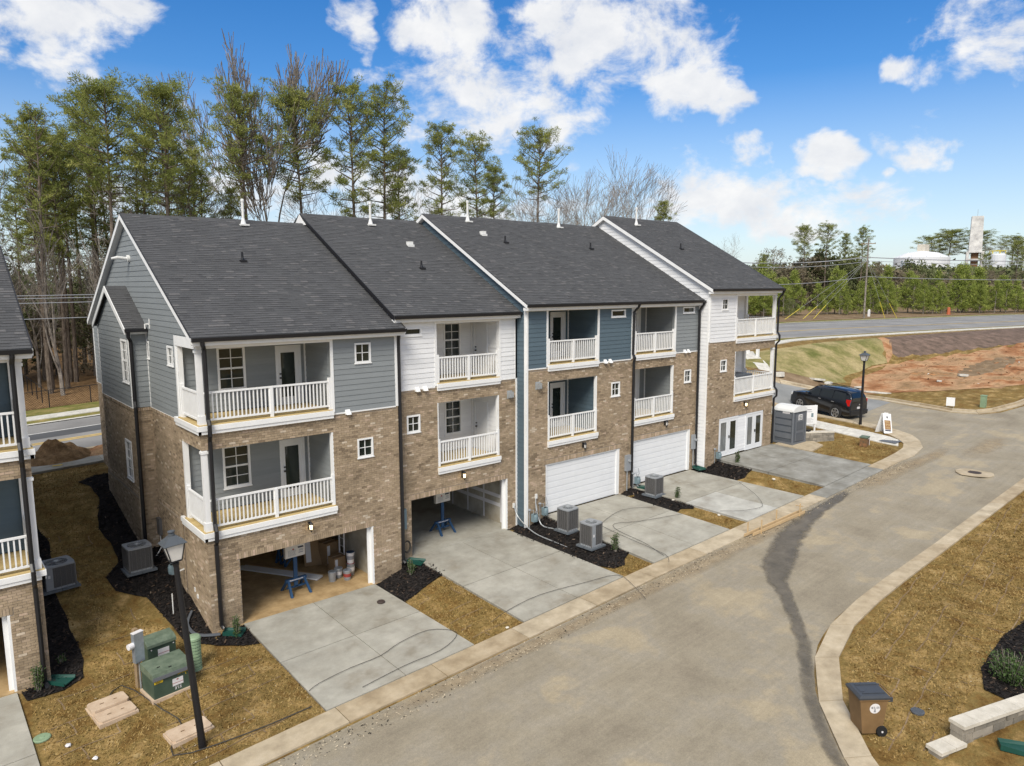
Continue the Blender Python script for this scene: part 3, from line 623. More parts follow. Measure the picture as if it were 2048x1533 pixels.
scatter('lawn_debris', 'dust_film_solid', LAWNS[0][0], 110, .04, .03, 94); scatter('lawn_debris', 'dust_film_solid', LAWNS[3][0], 130, .035, .03, 95)

for a_ in scatter_later: scatter(*a_)

# ------------------------------------------------------------ the townhouses
def FR(y0): return lambda u, w, z: (u, y0-w, z)          # front wall: u = x, w = outwards (-y)
def FL(x0): return lambda u, w, z: (x0-w, u, z)          # wall facing -x: u = y
def FRt(x0): return lambda u, w, z: (x0+w, u, z)         # wall facing +x
def cells(u0, u1, z0, z1, holes):
    us = sorted({u0, u1, *[min(max(h[0], u0), u1) for h in holes], *[min(max(h[1], u0), u1) for h in holes]})
    zs = sorted({z0, z1, *[min(max(h[2], z0), z1) for h in holes], *[min(max(h[3], z0), z1) for h in holes]})
    for a, b in zip(us[:-1], us[1:]):
        for c, d in zip(zs[:-1], zs[1:]):
            mu, mz = (a+b)/2, (c+d)/2
            if not any(h[0] < mu < h[1] and h[2] < mz < h[3] for h in holes): yield a, b, c, d
BRICK_MESH = {}
def brick_mesh(F, nm, t):
    key = (nm, t)
    if key not in BRICK_MESH:
        mb = MB(); G0 = F(0, 0, 0); H = lambda u, w, z: tuple(a-b for a, b in zip(F(u, w, z), G0))
        mb.fbox(H, 0, .2, -.004, .010, 0, .067, t)
        me = bpy.data.meshes.new('brick'); me.from_pydata(mb.v, [], mb.f); me.materials.append(M['brick'])
        a = me.attributes.new('tint', 'FLOAT', 'POINT'); a.data.foreach_set('value', mb.t); BRICK_MESH[key] = me
    return BRICK_MESH[key]
def bricks(par, F, nm, u0, u1, z0, z1, holes, seed, store, soldier=[], rowlock=[]):
    """running bond laid brick by brick; full bricks go to 'store' with their size in the photograph"""
    rnd = random.Random(seed); pz = .077; pu = .21; r = 0; z = z0
    O = wl(par)
    while z+.06 < z1:
        off = 0 if r % 2 == 0 else pu/2; zc = z+.033
        segs = [(u0, u1)]
        for h in holes:
            if h[2]-.02 < zc < h[3]+.02:
                ns = []
                for a, b in segs:
                    if h[1] <= a or h[0] >= b: ns.append((a, b)); continue
                    if h[0] > a: ns.append((a, h[0]))
                    if h[1] < b: ns.append((h[1], b))
                segs = ns
        for a, b in segs:
            k = math.floor((a-u0-off)/pu); x = u0+off+k*pu
            while x < b:
                s, e = max(x, a), min(x+.2, b)
                if e-s > .03:
                    n_ = noise.noise(Vector((x*.7, z*1.6, seed)))*.35
                    t = min(1, max(0, .45+n_+rnd.gauss(0, .19)))
                    if rnd.random() < .035: t = rnd.uniform(.88, 1)
                    P = F((s+e)/2, 0, zc); Q = F((s+e)/2, 1, zc); nrm = Vector(Q)-Vector(P); d = CAM-Vector(P)
                    size = max(0, nrm.dot(d))/d.length**3
                    store.append((size, F, nm, s, e, z, round(t*9)/9, par, z+.067))
                x += pu
        z += pz; r += 1
    for a, b, c, d in soldier:       # bricks on end
        x = a
        while x+.06 < b: store.append((0, F, nm, x, x+.067, c, rnd.uniform(.2, .95), par, d)); x += .077
def lay(store, root, wallpart, limit=300):
    store.sort(key=lambda s: -s[0]); full = [s for s in store if abs(s[4]-s[3]-.2) < 1e-3 and s[8]-s[5] < .07]
    pick = set(id(s) for s in full[:limit])
    rest = MB(); O = wl(wallpart)
    for s in store:
        size, F, nm, a, b, z, t, par, zt = s
        if id(s) in pick:
            P = F(a, 0, z); link('brick', brick_mesh(F, nm, t), wallpart, None, (P[0]-O[0], P[1]-O[1], P[2]-O[2]))
        else:
            P = [F(a,-.004,z),F(b,-.004,z),F(b,-.004,zt),F(a,-.004,zt),F(a,.010,z),F(b,.010,z),F(b,.010,zt),F(a,.010,zt)]
            rest.add(P, [(4,5,6,7),(0,1,5,4),(1,2,6,5),(2,3,7,6),(3,0,4,7)], t)
    if rest.v: part(rest, 'brick', 'brick', wallpart, 'stuff')
def siding(par, F, u0, u1, z0, z1, holes, m_, span=None, exp=.19, seed=1, th=.022):
    rnd = random.Random(seed); z = z0; k = 0
    while z < z1-.02:
        zt = min(z+exp, z1); ua, ub = (u0, u1); sa, sb = u0, u1
        if span:
            r0 = span(z); r1 = span(zt)
            if r0 is None or r0[1]-r0[0] < .05: break
            ua, ub = r0; sa, sb = r1 if r1 else ((ua+ub)/2, (ua+ub)/2)
        segs = [(ua, ub, sa, sb)]; zc = (z+zt)/2
        for h in holes:
            if h[2] < zc < h[3]:
                ns = []
                for a, b, a2, b2 in segs:
                    if h[1] <= a or h[0] >= b: ns.append((a, b, a2, b2)); continue
                    if h[0] > a+.02: ns.append((a, h[0], a2, h[0]))
                    if h[1] < b-.02: ns.append((h[1], b, h[1], b2))
                segs = ns
        for a, b, a2, b2 in segs:
            if b-a < .03: continue
            mb = MB(); t = min(1, max(0, rnd.gauss(.5, .2)))
            mb.add([F(a,-.01,z),F(b,-.01,z),F(b,th,z),F(a,th,z),F(a2,-.01,zt),F(b2,-.01,zt),F(b2,.006,zt+.004),F(a2,.006,zt+.004)],
                   [(0,1,2,3),(7,6,5,4),(3,2,6,7),(0,3,7,4),(1,5,6,2),(0,4,5,1)], t)
            part(mb, 'siding_board', m_, par)
        z += exp; k += 1
def window(root, F, u0, u1, z0, z1, cols=2, rows=2, hung=False, glass='glass_dark', depth=.05, tr=.075, trim_m='white_trim'):
    mb = MB()
    for a, b, c, d in ((u0,u1,z1-tr,z1),(u0,u1,z0,z0+tr),(u0,u0+tr,z0+tr,z1-tr),(u1-tr,u1,z0+tr,z1-tr)): mb.fbox(F, a, b, -.06, .035, c, d)
    mb.fbox(F, u0-.02, u1+.02, -.01, .055, z0-.035, z0)
    w = part(mb, 'window', trim_m, root)
    mb = MB(); mb.fbox(F, u0+tr, u1-tr, -.055, -.03, z0+tr, z1-tr); part(mb, 'pane', glass, w)
    a, b, c, d = u0+tr, u1-tr, z0+tr, z1-tr
    if hung:
        zm = (c+d)/2; mb = MB(); mb.fbox(F, a, b, -.03, .005, zm-.03, zm+.03); part(mb, 'meeting_rail', trim_m, w)
        parts_ = [(c, zm-.03), (zm+.03, d)]
    else: parts_ = [(c, d)]
    for c0, d0 in parts_:
        for i in range(1, cols):
            x = a+(b-a)*i/cols; mb = MB(); mb.fbox(F, x-.012, x+.012, -.03, -.01, c0, d0); part(mb, 'muntin', trim_m, w)
        for j in range(1, rows):
            z = c0+(d0-c0)*j/rows; mb = MB(); mb.fbox(F, a, b, -.03, -.012, z-.012, z+.012); part(mb, 'muntin', trim_m, w)
    return w
def door(root, F, u0, u1, z0, z1, lite=None, hand='L', name='balcony_door', tr=.1):
    mb = MB()
    for a, b, c, d in ((u0,u0+tr,z0,z1),(u1-tr,u1,z0,z1),(u0+tr,u1-tr,z1-tr,z1)): mb.fbox(F, a, b, -.03, .04, c, d)
    if lite:
        for a, b, c, d in ((u0+tr,lite[0],z0,z1-tr),(lite[1],u1-tr,z0,z1-tr),(lite[0],lite[1],z0,z0+.28),(lite[0],lite[1],z1-tr-.16,z1-tr)): mb.fbox(F, a, b, -.03, .012, c, d)
    else: mb.fbox(F, u0+tr, u1-tr, -.03, .012, z0, z1-tr)
    dr = part(mb, name, 'door_white', root)
    if lite: mb = MB(); mb.fbox(F, lite[0], lite[1], -.025, -.005, z0+.28, z1-tr-.16); part(mb, 'door_glass', 'glass_dark', dr)
    x = u0+tr+.06 if hand == 'L' else u1-tr-.06
    mb = MB(); mb.fbox(F, x-.03, x+.03, .012, .07, z0+.95, z0+1.01); mb.fbox(F, x-.025, x+.025, .012, .05, z0+1.1, z0+1.15); part(mb, 'handle', 'black_metal', dr)
def railing(root, F, u0, u1, z, h=1.0, mids=1, ends=(1, 1)):
    mb = MB(); mb.fbox(F, u0, u1, -.05, .035, z+h-.045, z+h+.01); mb.fbox(F, u0, u1, -.03, .02, z+.10, z+.16)
    rl = part(mb, 'railing', 'white_trim', root)
    ps = ([u0+.05] if ends[0] else [])+[u0+(u1-u0)*(k+1)/(mids+1) for k in range(mids)]+([u1-.05] if ends[1] else [])
    for p in ps:
        mb = MB(); hh = .11 if p in (u0+.05, u1-.05) else .0
        mb.fbox(F, p-.05, p+.05, -.055, .045, z, z+h+hh); part(mb, 'rail_post', 'white_trim', rl)
    n = max(2, round((u1-u0)/.128)); st = (u1-u0)/n
    for k in range(1, n):
        u = u0+k*st
        if any(abs(u-p) < .06 for p in ps): continue
        mb = MB(); mb.fbox(F, u-.019, u+.019, -.024, .014, z+.16, z+h-.045); part(mb, 'baluster', 'white_trim', rl)
    return rl
SH_MESH = {}
def shingle_mesh(w, t, s):
    key = (round(w, 3), t)
    if key not in SH_MESH:
        mb = MB(); L_ = .152; k = math.hypot(1, s); c, d = 1/k, s/k
        def P(x, l, h): return (x, l*c-h*d, l*d+h*c)
        th = .012 if t < .55 else .019
        mb.add([P(0,0,-.004),P(w,0,-.004),P(w,L_,-.004),P(0,L_,-.004),P(0,0,th),P(w,0,th),P(w,L_,.002),P(0,L_,.002)], [(4,5,6,7),(0,1,5,4),(1,2,6,5),(3,0,4,7)], t)
        me = bpy.data.meshes.new('shingle'); me.from_pydata(mb.v, [], mb.f); me.materials.append(M['shingle'])
        a = me.attributes.new('tint', 'FLOAT', 'POINT'); a.data.foreach_set('value', mb.t); SH_MESH[key] = (me, mb)
    return SH_MESH[key]
def shingles(par, xa, xb, ye, ze, run, s, seed, limit=300, ridge=True):
    """courses climbing +y from the eave (ye, ze) with rise s"""
    rnd = random.Random(seed); L_ = .143; k = math.hypot(1, s); n = int(run*k/L_); items = []
    for j in range(n):
        y = ye+j*L_/k; z = ze+j*L_*s/k; off = rnd.choice([0, .11, .17, .24]); x = math.floor(xa/.33)*.33-off
        while x < xb:
            w = rnd.choice([.16, .22, .27, .33]); a, b = max(x, xa), min(x+w, xb)
            if b-a > .03:
                t = rnd.choice([0, .22, .22, .33, .44, .44, .44, .55, .55, .66, .66, .77, .88, 1]) if rnd.random() > .3 else .44
                d2 = (CAM-Vector((a, y, z))).length
                items.append((d2, a, y, z, round(b-a, 3), t, b-a == w))
            x += w
    items.sort(); rest = MB(); O = wl(par); c = 0
    for d2, a, y, z, w, t, _ in items:
        if c < limit and w in (.16, .22, .27, .33):
            link('shingle', shingle_mesh(w, t, s)[0], par, None, (a-O[0], y-O[1], z-O[2])); c += 1
        else:
            th = .012 if t < .55 else .019; kk = math.hypot(1, s); cc, dd = 1/kk, s/kk
            P = lambda X, l, h: (a+X, y+l*cc-h*dd, z+l*dd+h*cc)
            rest.add([P(0,0,-.004),P(w,0,-.004),P(w,.152,-.004),P(0,.152,-.004),P(0,0,th),P(w,0,th),P(w,.152,.002),P(0,.152,.002)], [(4,5,6,7),(0,1,5,4),(1,2,6,5),(3,0,4,7)], t)
    part(rest, 'shingle', 'shingle', par, 'stuff')
def downspout(root, pts, w=.085, d=.06):
    mb = MB(); mb.tube([Vector(p) for p in pts], [.066]*len(pts), 6); return part(mb, 'downspout', 'black_metal', root)
def lantern(root, x, y, z, lit):
    mb = MB(); mb.box(x-.05, x+.05, y-.02, y+.1, z-.12, z+.12); mb.tube([(x, y+.02, z+.02), (x, y-.12, z+.14), (x, y-.14, z+.12)], .013, 6)
    mb.lathe([(.02, z+.16), (.085, z+.06), (.07, z+.05)], 8, (x, y-.14)); mb.lathe([(.055, z-.12), (.03, z-.17), (.01, z-.22)], 8, (x, y-.14))
    for k in range(6):
        a = k*math.pi/3; mb.tube([(x+.068*math.cos(a), y-.14+.068*math.sin(a), z+.05), (x+.052*math.cos(a), y-.14+.052*math.sin(a), z-.12)], .006, 4)
    l = part(mb, 'wall_lantern', 'black_metal', root)
    mb = MB(); mb.lathe([(.045, z-.11), (.058, z+.045)], 8, (x, y-.14)); part(mb, 'lantern_glass', 'lamp_lit' if lit else 'lamp_glass', l)
SL = .55
def rake_span(ya, yr, yb, zeave, y0w, y1w):
    """wall width under the rakes at height z"""
    def f(z):
        a = y0w; b = y1w
        if z > zeave: a = max(a, ya+(z-zeave)/SL); b = min(b, yb-(z-zeave)/SL)
        return (a, b) if b-a > .02 else None
    return f

def townhouse(U):
    x0, x1, y0, z0 = U['x0'], U['x1'], U['y0'], U['z0']; zb = U['zb']; ze = U['ze']; Y1 = 15.0
    D = 2.0; F = FR(y0); g0, g1, gh = U['g']; p0, p1 = U['p']; d1b, d1t, o1 = U['d1']; d2t, o2 = U['d2']; op = U.get('open')
    root = thing('townhouse', U['label'], 'townhouse', (x0, y0, z0), 0, U.get('group'), world=True)
    sd = U['siding']; zg = min(T(x0, y0), T(x1, y0), z0)-.5; frz = ze-.16-.14      # underside of frieze
    store = []
    hp0 = x0 if op == 'L' else p0; hp1 = x1 if op == 'R' else p1
    holes = [(g0, g1, zg-1, gh), (hp0, hp1, d1t-.02, o1)]
    for w in U['bw']: holes.append((w[0], w[1], w[2], w[3]))
    # ---- brick front
    mb = MB()
    for a, b, c, d in cells(x0, x1, zg, zb, holes): mb.fbox(F, a, b, -.16, -.004, c, d)
    if op == 'L': pass
    bw = part(mb, 'brick_front', 'mortar', root)
    bricks(bw, F, 'f', x0, x1, zg+.02, zb-.07, holes+[(g0-.1, g1+.1, gh-.02, gh+.205)], U['seed'], store, soldier=[(g0-.1, g1+.1, gh+.005, gh+.2)])
    bricks(bw, F, 'f', x0, x1, zb-.07, zb, [(p0-.02, p1+.02, 0, 99)] if True else [], U['seed']+1, store)
    lay(store, root, bw)
    # ---- siding front
    mb = MB(); up = [(hp0, hp1, U['d2'][0]-.02, o2+.01)]+[(w[0], w[1], w[2], w[3]) for w in U['sw']]
    for a, b, c, d in cells(x0, x1, zb, ze-.12, up): mb.fbox(F, a, b, -.16, -.012, c, d)
    sf = part(mb, 'siding_front', sd, root)
    tl = p0-.1 if op != 'L' else x0; tr_ = p1+.1 if op != 'R' else x1
    siding(sf, F, x0+.09, x1-.09, zb+.02, frz, [(tl-.0, tr_+.0, 0, 99)]+[(w[0]-.0, w[1]+.0, w[2], w[3]) for w in U['sw']], sd, seed=U['seed'])
    # ---- white trim
    mb = MB(); mb.fbox(F, x0, x1, -.01, .035, frz, ze-.13)                      # frieze
    if op != 'L': mb.fbox(F, tl, p0, -.012, .032, d2t-.1, frz)
    if op != 'R': mb.fbox(F, p1, tr_, -.012, .032, d2t-.1, frz)
    mb.fbox(F, hp0, hp1, -.14, .030, o2, frz)                                   # beam over the upper opening
    if op != 'L': mb.fbox(F, x0, x0+.1, -.012, .03, zb, frz)
    if op != 'R': mb.fbox(F, x1-.1, x1, -.012, .03, zb, frz)
    for a, b in [(x0+.1, tl), (tr_, x1-.1)]:
        if b > a: mb.fbox(F, a, b, -.012, .028, zb-.03, zb+.02)
    if op != 'R': mb.fbox(F, p1-.06, p1+.02, -.14, .004, d1t, o1)
    if op != 'L': mb.fbox(F, p0-.02, p0+.05, -.14, .004, d1t, o1)
    part(mb, 'trim', 'white_trim', root)
    # ---- body behind the front
    Fi = FR(y0+D)
    mb = MB()
    for sx, o_ in ((x0, 'L'), (x1, 'R')):
        s = 1 if o_ == 'L' else -1; a, b = sorted((sx+s*.07, sx+s*.15))
        hol = [(y0-.1, y0+D-.1, d1t-.02, o1), (y0-.1, y0+D-.1, U['d2'][0]-.02, o2)] if op == o_ else []
        for u0_, u1_, c, d in cells(y0+.16, Y1, zg, ze-.12, hol): mb.box(a, b, u0_, u1_, c, d)
    mb.box(x0+.15, x1-.15, Y1-.15, Y1, zg, ze-.1)
    part(mb, 'side_wall', 'dark_room' if not U.get('side_m') else U['side_m'], root)
    mb = MB(); mb.box(x0+.15, x1-.15, y0+.16, Y1-.15, d1b-.25, d1b+.02); mb.box(x0+.15, x1-.15, y0+.16, Y1-.15, d2t-.4, d2t-.15); mb.box(x0+.15, x1-.15, y0+D, Y1-.15, ze-.35, ze-.2)
    part(mb, 'floor', 'drywall', root)
    # ---- porches
    for (zt, ot, lower) in ((d1t, o1, 1), (d2t, o2, 0)):
        a0 = x0 if op == 'L' else p0; a1 = x1 if op == 'R' else p1
        e0 = a0-.1 if op == 'L' else a0-.02; e1 = a1+.1 if op == 'R' else a1+.02
        yb = y0+D+(.35 if op else 0)
        mb = MB(); mb.box(e0, e1, y0-.10, y0+D, zt-.03-.16, zt-.03)
        if op == 'L': mb.box(e0, x0+.02, y0+D, y0+D+.35, zt-.19, zt-.03)
        if op == 'R': mb.box(x1-.02, e1, y0+D, y0+D+.35, zt-.19, zt-.03)
        dk = part(mb, 'deck', 'white_trim', root)
        yy = y0-.085
        while yy < y0+D-.02:
            b = MB(); b.box(a0-(.085 if op == 'L' else 0), a1+(.085 if op == 'R' else 0), yy, min(yy+.136, y0+D), zt-.03, zt, rs.random()); part(b, 'deck_board', 'pine_plank', dk); yy += .14
        fm = MB(); fm.box(e0-.015, e1+.015, y0-.12, y0-.10, zt-.19, zt-.035); fm.box(e0+.0, e1, y0-.09, y0-.02, zt-.30, zt-.19)
        if op == 'L': fm.box(e0-.02, e0, y0-.10, y0+D+.35, zt-.19, zt-.035); fm.box(e0+.01, x0, y0-.09, y0+D+.33, zt-.30, zt-.19)
        if op == 'R': fm.box(e1, e1+.02, y0-.10, y0+D+.35, zt-.19, zt-.035); fm.box(x1, e1-.01, y0-.09, y0+D+.33, zt-.30, zt-.19)
        part(fm, 'fascia', 'white_trim', root)
        # back wall, side walls, ceiling
        holes_b = []
        doors = U['doors'][1-lower] if isinstance(U['doors'], list) else U['doors']
        mb = MB(); mb.fbox(Fi, x0+.15, x1-.15, -.16, -.08, zt-.2, ot+.35)
        xr = U.get('pr', p1) if op != 'R' else x1; xl = p0-.0 if op != 'L' else x0
        if op != 'L': mb.box(xl-.12, xl, y0+.16, y0+D, zt-.1, ot+.3)
        if op != 'R': mb.box(xr, xr+.12, y0+.16, y0+D, zt-.1, ot+.3)
        pw = part(mb, 'porch_wall', sd, root)
        hb = []
        if doors: hb.append((doors[0], doors[1], zt, zt+2.15))
        if U.get('pwin'): a, b = U['pwin']; hb.append((a, b, zt+.72, zt+2.25))
        siding(pw, Fi, max(xl, x0+.1 if op == 'L' else xl), xr if op != 'R' else x1-.1, zt+.03, ot+.12, hb, sd, seed=U['seed']+9)
        if op != 'R': siding(pw, FL(xr), y0+.17, y0+D-.03, zt+.03, ot+.05, [(U['sdoor'][0], U['sdoor'][1], 0, zt+2.15)] if U.get('sdoor') else [], sd, seed=U['seed']+5)
        if op != 'L': siding(pw, FRt(xl), y0+.17, y0+D-.03, zt+.03, ot+.05, [], sd, seed=U['seed']+6)
        cl_ = MB(); cl_.box(a0+.02, xr, y0+.03, y0+D, ot+.04, ot+.10); 
        cc = part(cl_, 'porch_ceiling', 'white_trim', root)
        tm_ = MB(); tm_.box(xr-.06, xr-.01, y0+D-.07, y0+D-.02, zt, ot+.04); part(tm_, 'corner_board', 'white_trim', root)
        if doors: door(root, Fi, doors[0], doors[1], zt+.01, zt+2.15, lite=(doors[0]+.2, doors[0]+.72))
        if U.get('sdoor'): door(root, FL(xr), U['sdoor'][0], U['sdoor'][1], zt+.01, zt+2.15, hand='R', name='storage_door')
        if U.get('pwin'): window(root, Fi, U['pwin'][0], U['pwin'][1], zt+.72, zt+2.22, 2, 2, True, 'glass_dark')
        lm = MB(); lx = U.get('plx', (p0+p1)/2); lm.box(lx-.1, lx+.1, y0+D-.16, y0+D-.02, ot-.16, ot-.02); pl_ = part(lm, 'porch_light', 'galvanised', root)
        # posts and railings
        if op:
            px = x0 if op == 'L' else x1; s = 1 if op == 'L' else -1
            a, b = sorted((px, px+s*.16)); pm_ = MB(); pm_.box(a, b, y0+.0, y0+.16, zt+.28, ot-.0)
            a2, b2 = sorted((px-s*.03, px+s*.19)); pm_.box(a2, b2, y0-.03, y0+.19, zt, zt+.28); pm_.box(a2, b2, y0-.025, y0+.185, ot-.12, ot-.04) 
            if not lower: pass
            cpart = part(pm_, 'corner_post', 'white_trim', root)
            q = MB(); a, b = sorted((px-s*.012, px+s*.14)); q.box(a, b, y0+D-.14, y0+D+.004, zt, ot+.0); part(q, 'wall_post', 'white_trim', root)
            FS = FL(x0+.05) if op == 'L' else FRt(x1-.05)
            railing(root, FS, y0+.16, y0+D-.14, zt, mids=0, ends=(0, 1))
            if not lower:
                bm_ = MB(); a, b = sorted((px-s*.03, px+s*.14)); bm_.box(a, b, y0+.002, y0+D, ot, frz+.05); part(bm_, 'beam', 'white_trim', root)
        railing(root, FR(y0+.02), (p0 if op != 'L' else x0+.16), (p1 if op != 'R' else x1-.16), zt, mids=1, ends=(op != 'L', op != 'R'))
    # ---- windows on the front
    for w in U['bw']+U['sw']: window(root, F, w[0], w[1], w[2], w[3], w[4], w[5], glass='glass_dark', tr=.06)
    # ---- garage
    if U['gd'] == 'closed':
        gd = MB(); 
        for a, b, c, d in ((g0, g0+.09, z0, gh), (g1-.2, g1, z0, gh), (g0+.09, g1-.2, gh-.05, gh)): gd.fbox(F, a, b, -.14, -.02, c, d)
        gp = part(gd, 'garage_door', 'white_trim', root); n = 8; H = (gh-.05-z0)/n
        for k in range(n):
            m2 = MB(); zz = z0+k*H; m2.fbox(F, g0+.09, g1-.2, -.13, -.085, zz+.004, zz+H-.002); m2.fbox(F, g0+.09, g1-.2, -.085, -.078, zz+.035, zz+H-.03); part(m2, 'door_panel', 'door_white', gp)
    elif U['gd'] == 'open':
        tan = U.get('gfloor', 'concrete'); gi = MB(); gi.box(g0-.9 if g0-.9 > x0+.15 else x0+.15, min(g1+.25, x1-.15), y0-.02, y0+6.2, z0-.25, z0); part(gi, 'garage_floor', tan, root)
        gi = MB(); gi.box(x0+.15, x1-.15, y0+6.2, y0+6.35, z0, d1b-.25); gi.box(x0+.15, x0+.25, y0+.16, y0+6.2, z0, d1b-.25); gi.box(min(g1+.25, x1-.25), x1-.15, y0+.16, y0+6.2, z0, d1b-.25)
        gw = part(gi, 'garage_wall', U.get('gwall', 'drywall'), root)
        if U['seed'] == 20:
            sw = min(g1+.25, x1-.25)
            for k in range(4):
                a = MB(); a.box(sw-.012, sw-.004, y0+.7+k*1.22, y0+.8+k*1.22, z0+.05, z0+2.5); part(a, 'joint_compound', 'label_white', gw)
            for zz in (z0+1.15, z0+.75):
                a = MB(); a.box(sw-.014, sw-.006, y0+.3, y0+5.4, zz, zz+.16); part(a, 'joint_compound', 'label_white', gw)
        fr = MB(); fr.fbox(F, g1-.0, g1+.012, -.3, -.0, z0, gh); fr.fbox(F, g1-.17, g1, -.20, -.15, z0, gh); fr.fbox(F, g1-.06, g1, -.15, .004, z0, gh); part(fr, 'garage_frame', 'white_trim', root)
    elif U['gd'] == 'french':
        gp = MB(); gp.fbox(F, g0, g1, -.15, -.06, z0, gh); gw = part(gp, 'infill_wall', 'siding_white', root)
        mid = (g0+g1)/2
        siding(gw, FR(y0+.06), mid-.42, mid+.42, z0+.12, gh-.02, [], 'siding_white', exp=.17, seed=3)
        for a, b in ((g0+.04, mid-.42), (mid+.42, g1-.12)):
            c = (a+b)/2; fd = MB(); Fd = FR(y0+.05); fd.fbox(Fd, a, b, -.02, .05, gh-.1, gh-.01); fd.fbox(Fd, a, b, -.02, .04, z0-.02, z0+.04)
            df = part(fd, 'french_door', 'door_white', root)
            for q0, q1 in ((a, c-.01), (c+.01, b)):
                lf = MB(); s_ = .17
                for aa, bb, cc_, dd in ((q0, q0+s_, z0+.04, gh-.1), (q1-s_, q1, z0+.04, gh-.1), (q0+s_, q1-s_, z0+.04, z0+.26), (q0+s_, q1-s_, gh-.26, gh-.1)): lf.fbox(Fd, aa, bb, -.01, .035, cc_, dd)
                part(lf, 'door_leaf', 'door_white', df); gl = MB(); gl.fbox(Fd, q0+s_, q1-s_, 0, .015, z0+.26, gh-.26); part(gl, 'door_glass', 'glass_curtain' if q0 == a else 'glass_dark', df)
            hd = MB(); hd.fbox(Fd, c+.03, c+.07, .035, .09, z0+.95, z0+1.1); part(hd, 'handle', 'black_metal', df)
    # ---- roof
    ov0 = U.get('rx0', x0-.2); ov1 = U.get('rx1', x1); ye = y0-.3; yr = ye+7.65; yk = ye+15.3; zr = ze+SL*7.65
    rb = MB()
    for a, b in ((ye, 1), (yk, -1)):
        rb.add([(ov0,a,ze-.14),(ov1,a,ze-.14),(ov1,yr,zr-.14),(ov0,yr,zr-.14),(ov0,a,ze-.004),(ov1,a,ze-.004),(ov1,yr,zr-.004),(ov0,yr,zr-.004)],
               [(0,3,2,1),(4,5,6,7),(0,1,5,4),(1,2,6,5),(3,0,4,7)] if b == 1 else [(0,1,2,3),(7,6,5,4),(4,5,1,0),(5,6,2,1),(7,4,0,3)], .3)
    rf = part(rb, 'roof', 'shingle', root)
    shingles(rf, ov0, ov1, ye, ze, 7.6, SL, U['seed'])
    rc = MB(); x = ov0
    while x < ov1:
        b = min(x+.25, ov1); h = .035 if int(x/2.3) % 2 else .02
        rc.add([(x,yr-.14,zr-.07),(b,yr-.14,zr-.07),(b,yr,zr+h),(x,yr,zr+h),(b,yr+.14,zr-.07),(x,yr+.14,zr-.07)], [(0,1,2,3),(3,2,4,5)], rs.random()*.8); x += .25
    part(rc, 'ridge_cap', 'shingle', rf)
    for sx, on in ((ov0, U.get('rakeL', True)), (ov1, U.get('rakeR', True))):
        if not on: continue
        s = -1 if sx == ov0 else 1; a, b = sorted((sx, sx+s*.03)); rk = MB()
        for (ya, yb_) in ((ye, yr), (yk, yr)):
            dp = U.get('rkd', .19); rk.add([(a,ya,ze-dp),(b,ya,ze-dp),(b,yb_,zr-dp-.02),(a,yb_,zr-dp-.02),(a,ya,ze-.01),(b,ya,ze-.01),(b,yb_,zr-.0),(a,yb_,zr-.0)], [(0,1,2,3),(4,7,6,5),(0,4,5,1),(2,6,7,3),(0,3,7,4),(1,5,6,2)])
        a2, b2 = sorted((sx-s*.19, sx))
        for ya in (ye, yk): rk.add([(a2,ya,ze-.2),(b2,ya,ze-.2),(b2,yr,zr-.2),(a2,yr,zr-.2),(a2,ya,ze-.145),(b2,ya,ze-.145),(b2,yr,zr-.145),(a2,yr,zr-.145)], [(0,3,2,1),(4,5,6,7),(0,1,5,4),(1,2,6,5),(2,3,7,6),(3,0,4,7)])
        part(rk, 'rake_board', 'black_metal' if U['seed'] == 20 else 'white_trim', root)
        rk = MB(); a, b = sorted((sx-s*.0, sx+s*.035))
        for (ya, yb_) in ((ye, yr), (yk, yr)):
            rk.add([(a,ya,ze-.005),(b,ya,ze-.005),(b,yb_,zr-.005),(a,yb_,zr-.005),(a,ya,ze+.02),(b,ya,ze+.02),(b,yb_,zr+.02),(a,yb_,zr+.02)], [(0,1,2,3),(4,7,6,5),(0,4,5,1),(2,6,7,3),(0,3,7,4),(1,5,6,2)])
        part(rk, 'drip_edge', 'black_metal', root)
    gx0, gx1 = U.get('gut', (ov0, ov1)); gm = MB()
    gm.prism([(ye-.13, ze-.13), (ye-.02, ze-.13), (ye-.0, ze-.02), (ye-.012, ze-.02), (ye-.035, ze-.11), (ye-.11, ze-.11), (ye-.125, ze-.01), (ye-.14, ze-.01)], gx0, gx1, 'x')
    gm.prism([(ye-.14, ze-.01), (ye-.13, ze-.13), (ye-.02, ze-.13), (ye, ze-.02)], gx0-.006, gx0, 'x'); gm.prism([(ye-.14, ze-.01), (ye-.13, ze-.13), (ye-.02, ze-.13), (ye, ze-.02)], gx1, gx1+.006, 'x')
    part(gm, 'gutter', 'black_metal', root)
    em = MB(); em.box(ov0+.01, ov1-.01 if U.get('rakeR', True) else ov1, ye+.01, y0-.035, ze-.26, ze-.14); em.box(gx0, gx1, ye-.006, ye+.01, ze-.22, ze-.13); part(em, 'eave_fascia', 'white_trim', root)
    # ---- things on the roof plane
    def onroof(x, y): return ze+SL*(y-ye)
    if U.get('flue'):
        fx, fy = U['flue']; z = onroof(fx, fy); m2 = MB(); m2.box(fx-.17, fx+.17, fy-.22, fy+.17, z-.05, z+.02); m2.lathe([(.12, z), (.06, z+.24)], 12, (fx, fy)); m2.lathe([(.052, z+.2), (.052, z+.9), (.07, z+.91), (.07, z+1.0), (.03, z+1.03)], 12, (fx, fy)); part(m2, 'flue_pipe', 'pvc_white', root)
